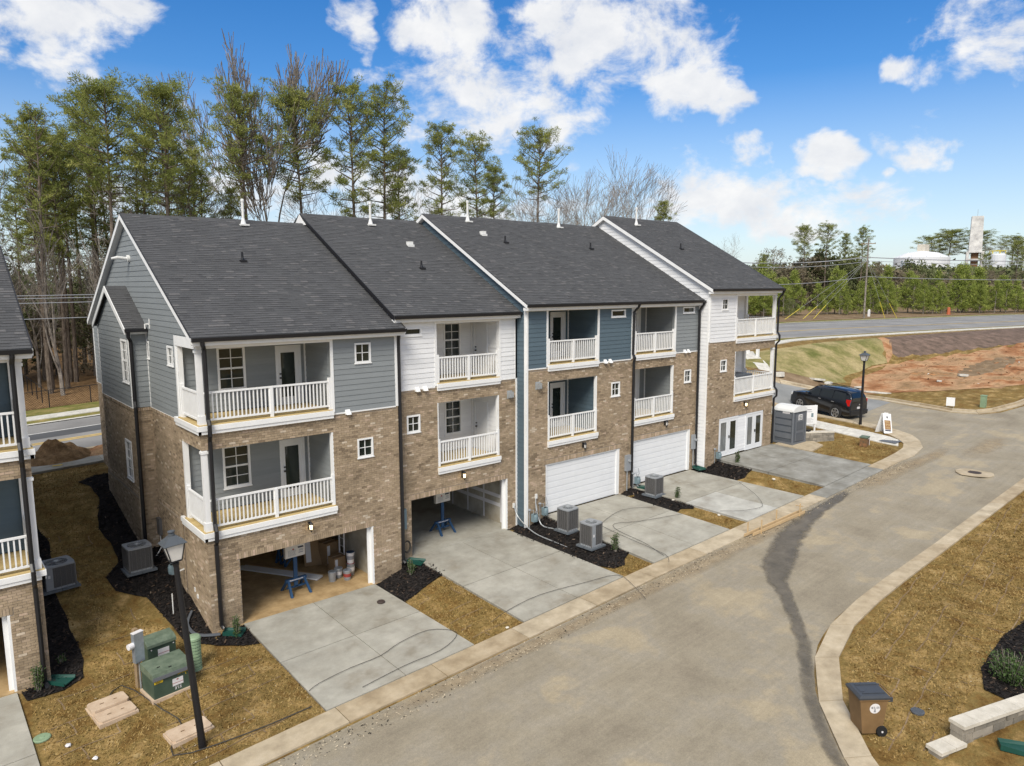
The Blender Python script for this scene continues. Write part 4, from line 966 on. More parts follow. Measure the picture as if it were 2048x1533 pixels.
    for fx, fy in U.get('stack', []):
        z = onroof(fx, fy); m2 = MB(); m2.box(fx-.12, fx+.12, fy-.16, fy+.12, z-.05, z+.025); m2.lathe([(.07, z), (.045, z+.14), (.04, z+.32)], 10, (fx, fy)); part(m2, 'vent_stack', 'black_metal', root)
    for fx, fy in U.get('box', []):
        z = onroof(fx, fy); m2 = MB(); m2.box(fx-.15, fx+.15, fy-.18, fy+.14, z-.08, z+.03); m2.box(fx-.11, fx+.11, fy-.14, fy+.1, z+.02, z+.16); part(m2, 'roof_vent', 'pvc_white', root)
    for vx, vz in U.get('wedge', []):
        m2 = MB(); m2.prism([(y0-.02, vz+.1), (y0-.02, vz-.07), (y0-.16, vz-.07)], vx-.09, vx+.09, 'x'); part(m2, 'dryer_hood', 'white_trim', root)
    for vx, vz in U.get('cap', []):
        m2 = MB(); m2.box(vx-.14, vx+.14, y0-.03, y0, vz-.17, vz+.17); m2.box(vx-.09, vx+.13, y0-.16, y0-.03, vz-.12, vz+.12); part(m2, 'exhaust_vent', 'galvanised', root)
    if U.get('lamp'): lantern(root, U['lamp'][0], y0-.02, U['lamp'][1], U['lamp'][2])
    return root, dict(ye=ye, yr=yr, yk=yk, zr=zr, Y1=Y1, zg=zg, frz=frz)

GRP = 'attached three storey townhouses in the row'
U0 = dict(x0=-11.4, x1=-4.4, y0=.2, z0=-.07, zb=6.52, ze=9.40, seed=10, siding='siding_blue', g=(-10.1, -5.2, 2.15), p=(-8.8, -4.4), open='R',
    d1=(3.1, 3.27, 5.9), d2=(6.7, 9.04), bw=[(-10.6, -10.0, 4.8, 5.5, 2, 2)], sw=[(-10.6, -10.0, 8.3, 9.0, 2, 2)], doors=[(-7.9, -6.95), (-7.9, -6.95)], pwin=(-6.6, -5.7),
    gd='open', gfloor='garage_floor', rx0=-11.6, rx1=-4.17, side_m='siding_blue',
    label='townhouse with deep blue siding at the left edge, across the grass gap from the row')
U1 = dict(x0=0, x1=7.05, y0=0, z0=0, zb=6.60, ze=9.49, seed=15, siding='siding_grey', g=(.97, 5.87, 2.22), p=(0, 4.4), open='L',
    d1=(3.2, 3.35, 5.96), d2=(6.77, 9.12), bw=[(5.33, 5.96, 4.88, 5.58, 2, 2)], sw=[(5.33, 5.97, 8.31, 9.02, 2, 2)], doors=[(3.27, 4.22), (3.27, 4.22)], pwin=(1.25, 2.2), plx=2.95,
    gd='open', gfloor='garage_floor', rx0=-.2, rx1=7.25, side_m='siding_grey', flue=(4.23, 6.98), stack=[(3.09, 4.17)], wedge=[(4.98, 6.6)], lamp=(3.39, 2.82, True), group=GRP,
    label='end townhouse with medium grey siding and corner balconies, nearest in the row')
U2 = dict(rkd=.10, x0=7.06, x1=13.14, y0=.3, z0=.5, zb=7.10, ze=9.93, seed=20, siding='siding_white', g=(7.72, 12.6, 2.76), p=(9.02, 12.15), pr=12.25,
    d1=(3.72, 3.88, 6.47), d2=(7.24, 9.56), bw=[(7.6, 8.2, 5.43, 6.1, 2, 2)], sw=[(7.42, 8.34, 9.14, 9.45, 1, 1)], doors=None, pwin=(10.75, 11.65), sdoor=(1.15, 2.12), plx=9.5,
    gd='open', gfloor='concrete', rx0=6.98, rx1=13.12, rakeR=False, gut=(7.0, 13.1), flue=(10.09, 7.03), stack=[(10.39, 3.32)], box=[(11.05, 5.27)], wedge=[(8.07, 7.08), (8.43, 7.08)], cap=[(12.72, 6.42)], lamp=(10.19, 3.38, True), group=GRP,
    label='white sided townhouse with an open garage, second in the row')
U3 = dict(rkd=.16, x0=13.15, x1=19.97, y0=-.3, z0=.93, zb=7.49, ze=10.24, seed=30, siding='siding_blue', g=(14.29, 19.2, 3.2), p=(14.4, 17.52), pr=17.6,
    d1=(4.12, 4.27, 6.87), d2=(7.63, 9.97), bw=[(18.5, 19.1, 5.8, 6.47, 2, 2)], sw=[(18.42, 19.42, 9.54, 9.88, 1, 1)], doors=[(16.4, 17.4), (16.4, 17.4)], plx=15.4,
    gd='closed', rx0=12.95, rx1=19.97, rakeR=False, gut=(12.97, 20.0), side_m='siding_blue', flue=(15.34, 6.6), stack=[(16.12, 4.6)], box=[(15.27, 5.3)], wedge=[(18.02, 7.5), (18.36, 7.5)], cap=[(13.8, 6.76)], lamp=(16.62, 3.75, False), group=GRP,
    label='deep blue sided townhouse with a closed garage, third in the row')
U4 = dict(x0=19.98, x1=25.36, y0=-.3, z0=1.18, zb=7.57, ze=10.24, seed=40, siding='siding_grey', g=(20.05, 24.86, 3.41), p=(20.15, 23.25), pr=23.4,
    d1=(4.30, 4.46, 6.95), d2=(7.70, 9.97), bw=[(24.15, 24.73, 5.96, 6.62, 2, 2)], sw=[(23.9, 24.88, 9.58, 9.90, 1, 1)], doors=[(21.9, 22.95), (21.9, 22.95)], plx=20.9,
    gd='closed', rx0=19.972, rx1=25.37, rakeL=False, rakeR=False, gut=(20.02, 25.3), flue=(21.71, 6.64), stack=[(21.88, 4.34)], wedge=[(24.1, 7.6), (24.4, 7.6)], lamp=(22.61, 4.03, False), group=GRP,
    label='grey sided townhouse squeezed between the deep blue one and the white end one')
U5 = dict(x0=25.37, x1=32.0, y0=-.9, z0=1.68, zb=8.03, ze=10.82, seed=50, siding='siding_white', g=(26.6, 31.15, 3.80), p=(27.9, 32.0), open='R',
    d1=(4.74, 4.92, 7.41), d2=(8.15, 10.42), bw=[(26.5, 27.08, 6.4, 7.03, 2, 2)], sw=[(26.47, 27.05, 9.7, 10.3, 2, 2)], doors=[(28.6, 29.6), (28.6, 29.6)], plx=30.4,
    gd='french', rx0=25.17, rx1=32.2, side_m='siding_white', flue=(27.12, 5.6), stack=[(27.87, 2.9)], lamp=(28.97, 4.4, True), group=GRP,
    label='white sided end townhouse with glazed french doors, farthest in the row')
roots = {}
for k, U in enumerate([U0, U1, U2, U3, U4, U5]): roots[k] = townhouse(U)

# ---- left side of the nearest townhouse, its gable and its bump-out
r1, g = roots[1]
FLw = FL(0); store = []
lowb = [(0, 2.0, 3.33, 5.96)]
mb = MB()
for a, b, c, d in cells(.0, 15.0, -.6, 6.6, lowb): mb.fbox(FLw, a, b, -.002, .001, c, d)
sidew = part(mb, 'brick_side', 'mortar', r1)
zoff = -.58
bricks(sidew, FLw, 's', 0, 5.6, zoff, 6.56, lowb+[(2.0, 5.6, 3.15, 3.22)], 77, store)
bricks(sidew, FLw, 's', 10.7, 15.0, .9, 6.56, [], 78, store)
FB = FL(-.6); mb = MB()
bumpwins = [(6.3, 7.24, 3.77, 5.28), (5.88, 6.79, 7.52, 9.11)]
for a, b, c, d in cells(5.6, 10.7, -.4, 6.62, bumpwins[:1]): mb.fbox(FB, a, b, -.15, -.004, c, d)
mb.box(-.6, 0, 5.604, 5.75, -.4, 6.62); mb.box(-.6, 0, 10.55, 10.696, -.4, 6.62)
for a, b, c, d in cells(5.6, 10.7, 6.62, 9.5, bumpwins[1:]): mb.fbox(FB, a, b, -.15, -.012, c, d)
mb.box(-.585, 0, 5.612, 5.75, 6.62, 9.5); mb.box(-.585, 0, 10.55, 10.69, 6.62, 9.5)
mb.prism([(5.62, 9.5), (10.68, 9.5), (8.15, 10.88)], -.586, -.45, 'x')
bump = part(mb, 'bump_out', 'mortar', r1)
bricks(bump, FB, 's', 5.6, 10.7, .4, 6.58, bumpwins[:1]+[(5.6, 10.7, 3.38, 3.45)], 79, store)
bricks(bump, FR(5.6), 'f', -.59, 0, .3, 6.58, [], 80, store)
lay(store, r1, sidew)
led = MB(); y = 0
def rowlock(mb, F, a, b, z):
    u = a
    while u+.06 < b: mb.fbox(F, u, u+.067, -.002, .035, z, z+.105, rs.random()); u += .077
rowlock(led, FLw, 2.4, 5.6, 6.52); rowlock(led, FLw, 10.7, 15, 6.52); rowlock(led, FB, 5.58, 10.72, 6.53); rowlock(led, FR(5.6), -.62, 0, 6.53)
rowlock(led, FLw, 2.4, 5.6, 3.13); rowlock(led, FB, 5.58, 10.72, 3.36)
part(led, 'brick', 'brick', sidew, 'stuff')
part(MB().box(-.05, 0, 2.42, 5.6, -.5, 3.13).box(-.64, -.6, 5.57, 10.73, -.2, 3.36), 'water_table', 'mortar', r1)
store = []; bricks(sidew, FL(-.05), 's', 2.4, 5.6, -.2, 3.1, [], 81, store); bricks(sidew, FL(-.64), 's', 5.57, 10.73, .5, 3.3, [], 82, store)
mbx = MB()
for s in store:
    size, F_, nm, a, b, z, t, par, zt = s
    if z > T(-.1, (a+b)/2)-.15: mbx.fbox(F_, a, b, -.004, .010, z, zt, t)
part(mbx, 'brick', 'brick', sidew, 'stuff')
# siding on the gable and the bump-out
ye, yr, yk, zr = g['ye'], g['yr'], g['yk'], g['zr']
zw = 9.49-.16
mb = MB(); mb.fbox(FLw, 0, 15.0, -.15, -.012, 6.6, 9.3) if False else None
mb.prism([(.0, 9.3), (15.0, 9.3), (15.0, 9.33), (yr, zr-.14), (0, 9.33+.1)], .012, .14, 'x')
for a, b, c, d in cells(0, 15.0, 6.6, 9.3, [(0, 2.0, 6.7, 9.12), (2.36, 3.03, 8.4, 9.05), (5.32, 5.95, 8.43, 9.06)]): mb.fbox(FLw, a, b, -.14, -.012, c, d)
sg = part(mb, 'siding_gable', 'siding_grey', r1)
spn = rake_span(ye, yr, yk, zw, 0.02, 15.0)
siding(sg, FLw, 0, 15, 6.64, zr-.3, [(0, 2.1, 0, 9.42), (2.36, 3.03, 8.4, 9.05), (5.32, 5.95, 8.43, 9.06)], 'siding_grey', span=spn, seed=4)
sb_ = lambda z: (5.64, 10.66) if z < 9.52 else ((5.64+(z-9.52)/.55, 10.66-(z-9.52)/.55) if (z-9.52)/.55 < 2.5 else None)
siding(bump, FB, 5.6, 10.7, 6.66, 10.95, bumpwins[1:], 'siding_grey', span=sb_, seed=5)
siding(bump, FR(5.6), -.56, -.03, 6.66, 9.45, [], 'siding_grey', seed=6)
window(r1, FLw, 2.36, 3.03, 8.4, 9.05, 2, 2, tr=.06); window(r1, FLw, 5.32, 5.95, 8.43, 9.06, 1, 1, tr=.06)
window(r1, FB, 5.88, 6.79, 7.52, 9.11, 2, 2, True); window(r1, FB, 6.3, 7.24, 3.77, 5.28, 2, 2, True)
tm2 = MB(); tm2.fbox(FLw, 14.9, 15.0, -.01, .03, 6.6, 9.3); tm2.fbox(FB, 5.58, 5.68, -.01, .03, 6.64, 9.5); tm2.fbox(FB, 10.62, 10.72, -.01, .03, 6.64, 9.5)
tm2.fbox(FR(5.6), -.62, -.53, -.01, .028, 6.64, 9.5); tm2.fbox(FR(5.6), -.035, 0, -.01, .028, 6.64, 9.5)
tm2.fbox(FLw, 2.0, 5.6, -.01, .028, 6.60, 6.64); tm2.fbox(FLw, 10.7, 15, -.01, .028, 6.60, 6.64); tm2.fbox(FB, 5.6, 10.7, -.01, .028, 6.62, 6.66)
tm2.fbox(FLw, -.0, 2.14, -.14, .035, 9.12, 9.44); tm2.fbox(FLw, 2.0, 2.14, -.05, .034, 6.77, 9.12)
part(tm2, 'trim', 'white_trim', r1)
# bump-out roof
br = MB(); zrB = 11.04; zeB = zrB-.55*2.75
for a, b in ((5.4, 8.15), (10.9, 8.15)):
    br.add([(-.74,a,zeB-.1),(.05,a,zeB-.1),(.05,b,zrB-.1),(-.74,b,zrB-.1),(-.74,a,zeB),(.05,a,zeB),(.05,b,zrB),(-.74,b,zrB)], [(0,3,2,1),(4,5,6,7),(0,1,5,4),(1,2,6,5),(2,3,7,6),(3,0,4,7)], .2)
bo = part(br, 'bump_roof', 'shingle', r1); shingles(bo, -.74, -.03, 5.4, zeB, 2.72, .55, 9, limit=80)
rk = MB()
for ya in (5.4, 10.9): rk.add([(-.77,ya,zeB-.2),(-.74,ya,zeB-.2),(-.74,8.15,zrB-.22),(-.77,8.15,zrB-.22),(-.77,ya,zeB),(-.74,ya,zeB),(-.74,8.15,zrB+.0),(-.77,8.15,zrB+.0)], [(0,1,2,3),(4,7,6,5),(0,4,5,1),(2,6,7,3),(0,3,7,4),(1,5,6,2)])
rk.box(-.74, 0, 5.42, 5.59, zeB-.2, zeB-.12); part(rk, 'rake_board', 'white_trim', r1)
gm = MB(); gm.box(-.76, .0, 5.27, 5.4, zeB-.12, zeB-.01); gm.box(-.76, -.6, 10.9, 11.02, zeB-.12, zeB-.01); part(gm, 'gutter', 'black_metal', r1)
downspout(r1, [(-.66,5.33,zeB-.1),(-.66,5.36,zeB-.3),(-.56,5.52,zeB-.45),(-.56,5.52,6.9),(-.57,5.45,6.7),(-.57,5.45,1.35)])
pp = MB(); pp.tube([(-.02,5.1,zeB+.15),(-.02,5.3,zeB+.15),(-.1,5.32,zeB+.15),(-.1,5.32,zeB-.15)], .03, 8); pp.box(-.03,0,5.0,5.1,zeB,zeB+.35); part(pp, 'drain_pipe', 'pvc_white', r1)
gp = MB(); gp.tube([(0,7.25,12.05),(-.1,7.25,12.05)], .13, 12); gp.tube([(-.1,7.25,12.05),(-.42,7.25,12.08),(-.62,7.25,12.04)], [.062,.062,.04], 10); part(gp, 'gable_flue', 'pvc_white', r1)
# front downspouts
downspout(r1, [(.1,-.37,9.4),(.1,-.37,9.28),(.2,-.16,9.1),(.2,-.16,6.95),(.2,-.25,6.78),(.2,-.25,6.45),(.23,-.1,6.25),(.23,-.1,3.6),(.22,-.25,3.38),(.22,-.25,3.05),(.24,-.08,2.9),(.26,-.08,.2),(.3,-.16,.1)])
downspout(r1, [(7.1,-.1,9.3),(7.12,-.02,8.9),(7.12,-.04,.6),(7.15,-.12,.5)])
downspout(roots[3][0], [(20.02,-.68,10.12),(20.02,-.6,10.0),(19.96,-.4,9.75),(19.96,-.36,7.75),(20.0,-.46,7.55),(20.02,-.38,7.3),(20.02,-.38,1.2),(20.1,-.5,1.1)])
downspout(roots[4][0], [(25.22,-.68,10.12),(25.22,-.62,10.0),(25.2,-.42,9.7),(25.24,-.42,1.5),(25.15,-.55,1.35)])
downspout(roots[5][0], [(32.1,-1.28,10.7),(32.1,-1.2,10.5),(32.06,-1.0,10.25),(32.06,-1.0,8.3),(32.1,-1.12,8.1),(32.1,-1.12,7.8),(32.04,-.97,7.6),(32.04,-.97,5.1),(32.1,-1.1,4.9),(32.1,-1.1,4.55),(32.03,-.98,4.4),(32.03,-.98,1.7)])
downspout(roots[0][0], [(-4.62,-.17,9.3),(-4.62,-.17,9.2),(-4.62,.04,9.0),(-4.62,.04,6.9),(-4.62,-.06,6.7),(-4.62,-.06,6.4),(-4.6,.1,6.2),(-4.6,.1,3.5),(-4.6,-.05,3.3),(-4.6,-.05,2.95),(-4.58,.1,2.8),(-4.56,.1,.0),(-4.5,0,-.15)])
# side walls that show above and beside their neighbours
def side_strip(k, sdm, zs, x, yfront, yend=None):
    r, q = roots[k]; mb = MB(); F_ = FL(x); ze_ = q['zr']-SL*7.65
    mb.prism([(yfront, zs), (15, zs), (15, ze_-.2), (q['yr'], q['zr']-.14), (yfront, ze_-.02)], x+.012, x+.13, 'x')
    w = part(mb, 'siding_gable', sdm, r)
    siding(w, F_, yfront, 15, ze_-.16, q['zr']-.3, [], sdm, span=rake_span(q['ye'], q['yr'], q['yk'], ze_-.16, yfront+.02, 14.9), seed=k)
    if yend: siding(w, F_, yfront+.1, yend, zs+.02, ze_-.18, [], sdm, seed=k+3)
    t = MB(); t.fbox(F_, yfront, yfront+.1, -.01, .03, zs, ze_-.2); part(t, 'trim', 'white_trim', r)
side_strip(2, 'siding_white', 9.6, 7.06, .3)
q2 = roots[2][1]; part(MB().prism([(q2['yr']-.55, q2['zr']-.50), (q2['yr']+.55, q2['zr']-.50), (q2['yr'], q2['zr']-.02)], 6.93, 6.985, 'x'), 'gable_peak', 'white_trim', roots[2][0])
side_strip(3, 'siding_blue', .3, 13.15, -.3, .32)
side_strip(5, 'siding_white', 1.0, 25.37, -.9, -.28)
part(MB().fbox(FR(.3), 13.05, 13.14, -.01, .03, 6.9, 9.7).fbox(FR(.3), 13.06, 13.15, -.01, .035, .3, 7.1), 'trim', 'white_trim', roots[2][0])
part(MB().fbox(FR(-.3), 13.15, 13.24, -.01, .035, .6, 7.5), 'trim', 'white_trim', roots[3][0])
part(MB().fbox(FR(-.3), 25.26, 25.36, -.01, .035, 1.0, 7.6), 'trim', 'white_trim', roots[4][0])
# left townhouse: end gable flue
gp = MB(); gp.tube([(-4.45,7.25,11.98),(-4.3,7.25,11.98)], .13, 12); gp.tube([(-4.3,7.25,11.98),(-3.95,7.25,12.0),(-3.75,7.25,11.97)], [.07,.07,.05], 10); part(gp, 'gable_flue', 'pvc_white', roots[0][0])
mb = MB(); mb.prism([(.2, 9.1), (15, 9.1), (15, 9.2), (roots[0][1]['yr'], roots[0][1]['zr']-.14), (.2, 9.3)], -4.55, -4.42, 'x'); part(mb, 'siding_gable', 'siding_blue', roots[0][0])

# ------------------------------------------------------------ yard and street things
def solid(o, label, cat, group=None): return tag(o, label, cat, group)
def empty_local(name, label, cat, group=None): return thing(name, label, cat, (0, 0, 0), 0, group)
def place(o, x, y, rz=0, z=None, dz=0): o.location = (x, y, (T(x, y) if z is None else z)+dz); o.rotation_euler = (0, 0, rz); return o

# air conditioners
def ac_unit(label, w, d, h, panel, dark=False, ghost=.02):
    r = empty_local('air_conditioner', label, 'air conditioner', 'outdoor air conditioners')
    pad = MB()
    for i in range(2):
        for j in range(2):
            a, b = -w/2-.1+i*(w/2+.1), -d/2-.1+j*(d/2+.1); pad.box(a+.008, a+w/2+.09, b+.008, b+d/2+.09, 0, .07)
    part(pad, 'base_pad', 'ac_pad', r)
    c = .09; z0, z1 = .08, h-.05
    def ring(s, cc): 
        W_, D_ = w/2-s, d/2-s; P = []
        for sx, sy, a0 in ((1, -1, -90), (1, 1, 0), (-1, 1, 90), (-1, -1, 180)):
            for k in range(4):
                a = R(a0+k*30); P.append((sx*(W_-cc)+cc*math.cos(a), sy*(D_-cc)+cc*math.sin(a)))
        return P
    inner = MB(); inner.prism(ring(.03, c), z0, z1); part(inner, 'coil', 'ac_dark', r)
    base = MB(); base.prism(ring(0, c), .075, .13); part(base, 'base_tray', 'ac_panel', r)
    gr = MB(); P = ring(.012, c); n = int((z1-z0-.06)/.026)
    for k in range(n):
        z = z0+.06+k*.026
        for i in range(len(P)):
            a, b = P[i], P[(i+1) % len(P)]; gr.add([(a[0],a[1],z),(b[0],b[1],z),(b[0],b[1],z+.017),(a[0],a[1],z+.017)], [(0,1,2,3)])
    Q = ring(.004, c)
    for sx in (-1, 1):
        for k in range(-2, 3):
            gr.box(k*w/5.6-.007, k*w/5.6+.007, sx*(d/2-.012)-.012, sx*(d/2-.012)+.012, z0, z1); gr.box(sx*(w/2-.012)-.012, sx*(w/2-.012)+.012, k*d/5.6-.007, k*d/5.6+.007, z0, z1)
    for sx in (-1, 1):
        for sy in (-1, 1): gr.tube([(sx*(w/2-.035), sy*(d/2-.035), z0), (sx*(w/2-.035), sy*(d/2-.035), z1)], .035, 8)
    part(gr, 'grille', 'ac_grille', r)
    if panel:
        pn = MB(); sx = panel; pn.box(*sorted((sx*(w/2-.02), sx*(w/2+.008))), -d/2+.04, -d/2+.04+.3, z0, z1); part(pn, 'service_panel', 'ac_panel', r); pn = MB(); pn.box(-w/2+.03, -w/2+.24, -d/2-.006, -d/2+.02, z0, z1); part(pn, 'service_panel', 'ac_panel', r)
        lb = MB(); lb.box(-w/2+.09, -w/2+.16, -d/2-.012, -d/2-.006, z0+.42, z0+.52); part(lb, 'rating_label', 'label_white', r)
    top = MB(); Rr = min(w, d)/2-.09; n = 24; P = ring(-.012, c+.01)
    vs = []; fs = []
    for k in range(n):
        a = 2*math.pi*k/n; ca, sa = math.cos(a), math.sin(a)
        s = min((w/2+.012)/max(abs(ca), 1e-3), (d/2+.012)/max(abs(sa), 1e-3)); s = min(s, math.hypot(w/2, d/2)-.02)
        vs += [(ca*s, sa*s, h-.06), (ca*s, sa*s, h-.005), (ca*Rr, sa*Rr, h), (ca*Rr, sa*Rr, h-.05)]
    for k in range(n):
        m2 = (k+1) % n
        for q in range(3): fs.append((k*4+q, m2*4+q, m2*4+q+1, k*4+q+1))
    top.add(vs, fs); part(top, 'top_cover', 'ac_panel', r)
    dk = MB(); dk.lathe([(Rr, h-.06), (Rr, h-.055)], 20); part(dk, 'fan_well', 'ac_dark', r)
    fn = MB()
    for k in range(14):
        a = 2*math.pi*k/14; ca, sa = math.cos(a), math.sin(a); fn.tube([(ca*.07, sa*.07, h+.025), (ca*Rr*.6, sa*Rr*.6, h+.02), (ca*Rr, sa*Rr, h)], .0045, 4)
    for q in (.3, .5, .7, .88): fn.tube([(math.cos(2*math.pi*k/18)*Rr*q, math.sin(2*math.pi*k/18)*Rr*q, h+.018-q*.01) for k in range(19)], .004, 4)
    fn.lathe([(.08, h+.02), (.075, h+.04)], 12); part(fn, 'fan_guard', 'galvanised', r)
    bl = MB()
    for k in range(3):
        a = 2*math.pi*k/3; bl.add([(math.cos(a)*.06, math.sin(a)*.06, h-.035), (math.cos(a+.5)*Rr*.9, math.sin(a+.5)*Rr*.9, h-.02), (math.cos(a+1.2)*Rr*.9, math.sin(a+1.2)*Rr*.9, h-.045)], [(0,1,2),(2,1,0)])
    part(bl, 'fan_blade', 'ac_panel', r)
    return r
place(ac_unit('dark tall air conditioner in mulch against the side wall of the nearest townhouse', .80, .80, .94, 0), -1.08, 4.45, .05, dz=.03)
place(ac_unit('squat air conditioner with a side panel beside the left edge townhouse', .92, .86, .88, 1), -3.50, 4.72, .12, dz=.02)
place(ac_unit('slatted air conditioner behind the other in the bed between the white and deep blue townhouses', .68, .64, 1.02, 0), 14.05, -1.95, .05, dz=.03)
place(ac_unit('slatted air conditioner nearer the street on a clearly raised grey pad, white label box', .68, .66, 1.02, 1), 13.68, -3.65, .05, dz=.08)
place(ac_unit('lone air conditioner in the narrow bed left of the patched grey driveway', .66, .64, .96, 0), 20.1, -1.72, .05, dz=.03)

# lamp posts
def lamp_post(label):
    r = empty_local('lamp_post', label, 'lamp post', 'black lantern lamp posts')
    p = MB(); p.lathe([(.10, -.1), (.10, .0), (.088, .35), (.082, 2.0), (.066, 4.3), (.055, 4.42)], 14); part(p, 'pole', 'black_metal', r, smooth=False)
    h = MB(); h.lathe([(.07, 4.38), (.085, 4.45), (.05, 4.5)], 12)
    def fr(hw, z): return [(-hw,-hw,z),(hw,-hw,z),(hw,hw,z),(-hw,hw,z)]
    b, t = fr(.125, 4.52), fr(.215, 4.92)
    for i in range(4): h.tube([b[i], t[i]], .014, 4); h.tube([b[i], b[(i+1) % 4]], .014, 4); h.tube([t[i], t[(i+1) % 4]], .014, 4)
    h.add([(-.13,-.13,4.5),(.13,-.13,4.5),(.13,.13,4.5),(-.13,.13,4.5),(-.13,-.13,4.53),(.13,-.13,4.53),(.13,.13,4.53),(-.13,.13,4.53)], [(0,3,2,1),(4,5,6,7),(0,1,5,4),(1,2,6,5),(2,3,7,6),(3,0,4,7)])
    part(h, 'lantern_frame', 'black_metal', r)
    g_ = MB(); a, b = fr(.118, 4.53), fr(.205, 4.92); g_.add(a+b, [(0,1,5,4),(1,2,6,5),(2,3,7,6),(3,0,4,7)]); part(g_, 'lantern_glass', 'lamp_glass', r)
    c = MB(); a, b, d = fr(.265, 4.92), fr(.08, 5.08), fr(.265, 4.905); c.add(d+a+b, [(3,2,1,0),(0,1,5,4),(1,2,6,5),(2,3,7,6),(3,0,4,7),(4,5,9,8),(5,6,10,9),(6,7,11,10),(7,4,8,11),(8,9,10,11)])
    c.lathe([(.075, 5.07), (.075, 5.13), (.05, 5.135), (.05, 5.16), (.085, 5.165), (.08, 5.19), (.02, 5.2)], 14); part(c, 'lantern_roof', 'lamp_roof', r)
    return r
l1 = place(lamp_post('near black lamp post with a four sided lantern beside the green transformer'), -1.93, -5.1, .35)
l1.rotation_mode = 'ZYX'; l1.rotation_euler = (R(-2.2), R(-3.4), .0); l1.scale = (1, 1, 1.09)
l2 = dup(l1, (40.26, -2.5, T(40.26, -2.5)), 0, label='distant black lamp post in the grass strip beside the parked black car')
l2.scale = (1, 1, .93)

# green transformer, cabinet, pedestal, meter post, lids
def digits(par, txt, F, u, z, h, m_, th=.008):
    SEG = {'0':'abcdef','1':'bc','2':'abged','3':'abgcd','4':'fgbc','5':'afgcd','6':'afgedc','7':'abc','8':'abcdefg','9':'abcdfg','S':'afgcd','O':'abcdef','N':'efabc','U':'bcdef','L':'def','E':'adefg','A':'abcefg','H':'bcefg','R':'efabg','D':'abcdef','P':'abefg','C':'adef','I':'bc','T':'aef','G':'acdef','Y':'bcfgd','-':'g','X':'bcefg','M':'efabc','W':'bcdef'}
    w = h*.5; t = h*.13; mb = MB(); x = u
    for ch in txt:
        if ch == ' ': x += w*.8; continue
        if ch == '.': mb.fbox(F, x, x+t, 0, th, z, z+t); x += t*2.4; continue
        for s in SEG.get(ch, ''):
            a = {'a': (0, w, h-t, h), 'd': (0, w, 0, t), 'g': (0, w, h/2-t/2, h/2+t/2), 'f': (0, t, h/2, h), 'b': (w-t, w, h/2, h), 'e': (0, t, 0, h/2), 'c': (w-t, w, 0, h/2)}[s]
            k = th*(.7 if s in 'fbec' else 1); mb.fbox(F, x+a[0], x+a[1], 0, k, z+a[2], z+a[3])
        x += w*1.45
    o = mb.build('lettering', m_, par, 'stuff'); return o
r = empty_local('pad_transformer', 'big dark green pad mounted transformer with yellow tags, in front of the other cabinet', 'transformer')
mb = MB(); mb.box(-.58, .58, -.02, .9, -.05, .06); part(mb, 'base_plinth', 'tan_polymer', r)
mb = MB(); mb.box(-.52, .52, .03, .85, .05, .62); part(mb, 'cabinet', 'utility_green', r)
mb = MB(); mb.prism([(-.02, .60), (.03, .78), (.86, .84), (.88, .62)], -.54, .54, 'x'); lid = part(mb, 'lid', 'utility_green_light', r)
mb = MB(); mb.box(-.545, .545, -.035, -.022, .60, .70); part(mb, 'lid_lip', 'grey_plastic_light', r)
Ft = FR(.03)
mb = MB(); mb.fbox(Ft, -.02, .27, 0, .008, .24, .45); lb = part(mb, 'warning_label', 'label_white', r); mb = MB(); mb.fbox(Ft, -.02, .27, .008, .012, .315, .325); mb.fbox(Ft, .09, .14, .008, .012, .40, .43); part(mb, 'label_print', 'rust_red', lb)
mb = MB(); mb.fbox(Ft, -.50, -.27, 0, .008, .49, .56); lb2 = part(mb, 'asset_tag', 'label_yellow', r); digits(lb2, '10007', FR(.022), -.48, .50, .045, 'print_dark', .004)
digits(r, 'NORTH CLEAR', Ft, .13, .535, .04, 'label_yellow'); digits(r, '5', Ft, .34, .47, .045, 'label_yellow'); digits(r, '37.5', Ft, .04, .13, .075, 'label_white')
mb = MB(); mb.box(-.06, .02, .12, .16, .79, .80); mb.box(-.3, -.22, .3, .33, .80, .815); part(mb, 'lid_latch', 'black_metal', r)
place(r, -1.86, -2.48, .13, dz=.02)
r = empty_local('switch_cabinet', 'smaller dark green cabinet with a hinged lid, behind the big transformer', 'utility cabinet')
mb = MB(); mb.box(-.4, .4, 0, .5, -.05, .72); part(mb, 'cabinet', 'utility_green', r)
mb = MB(); mb.prism([(-.03, .70), (-.02, .78), (.14, .88), (.46, .92), (.53, .72)], -.42, .42, 'x'); part(mb, 'lid', 'utility_green_light', r)
mb = MB(); mb.fbox(FR(0), -.12, .2, 0, .008, .36, .58); q = part(mb, 'warning_label', 'label_white', r); mb = MB(); mb.fbox(FR(0), -.12, .2, .008, .012, .44, .45); part(mb, 'label_print', 'rust_red', q)
mb = MB(); 
for a, b in ((-.3, .62), (.33, .63), (-.27, .28), (.3, .30)): mb.lathe([(.015, 0), (.012, .01)], 6); mb.v = mb.v[:-12]; mb.t = mb.t[:-12]; mb.f = mb.f[:-8]; mb.m = mb.m[:-8]; mb.fbox(FR(0), a-.014, a+.014, 0, .012, b-.014, b+.014)
part(mb, 'bolts', 'label_white', r, 'stuff')
place(r, -1.72, -.85, .13, dz=.02)
r = empty_local('cable_pedestal', 'round ribbed pale green pedestal between the transformer and the lamp post', 'cable pedestal')
pr = [(.2, 0)]
for k in range(9): pr += [(.19, .03+k*.1), (.19, .09+k*.1), (.165, .10+k*.1), (.165, .115+k*.1)]
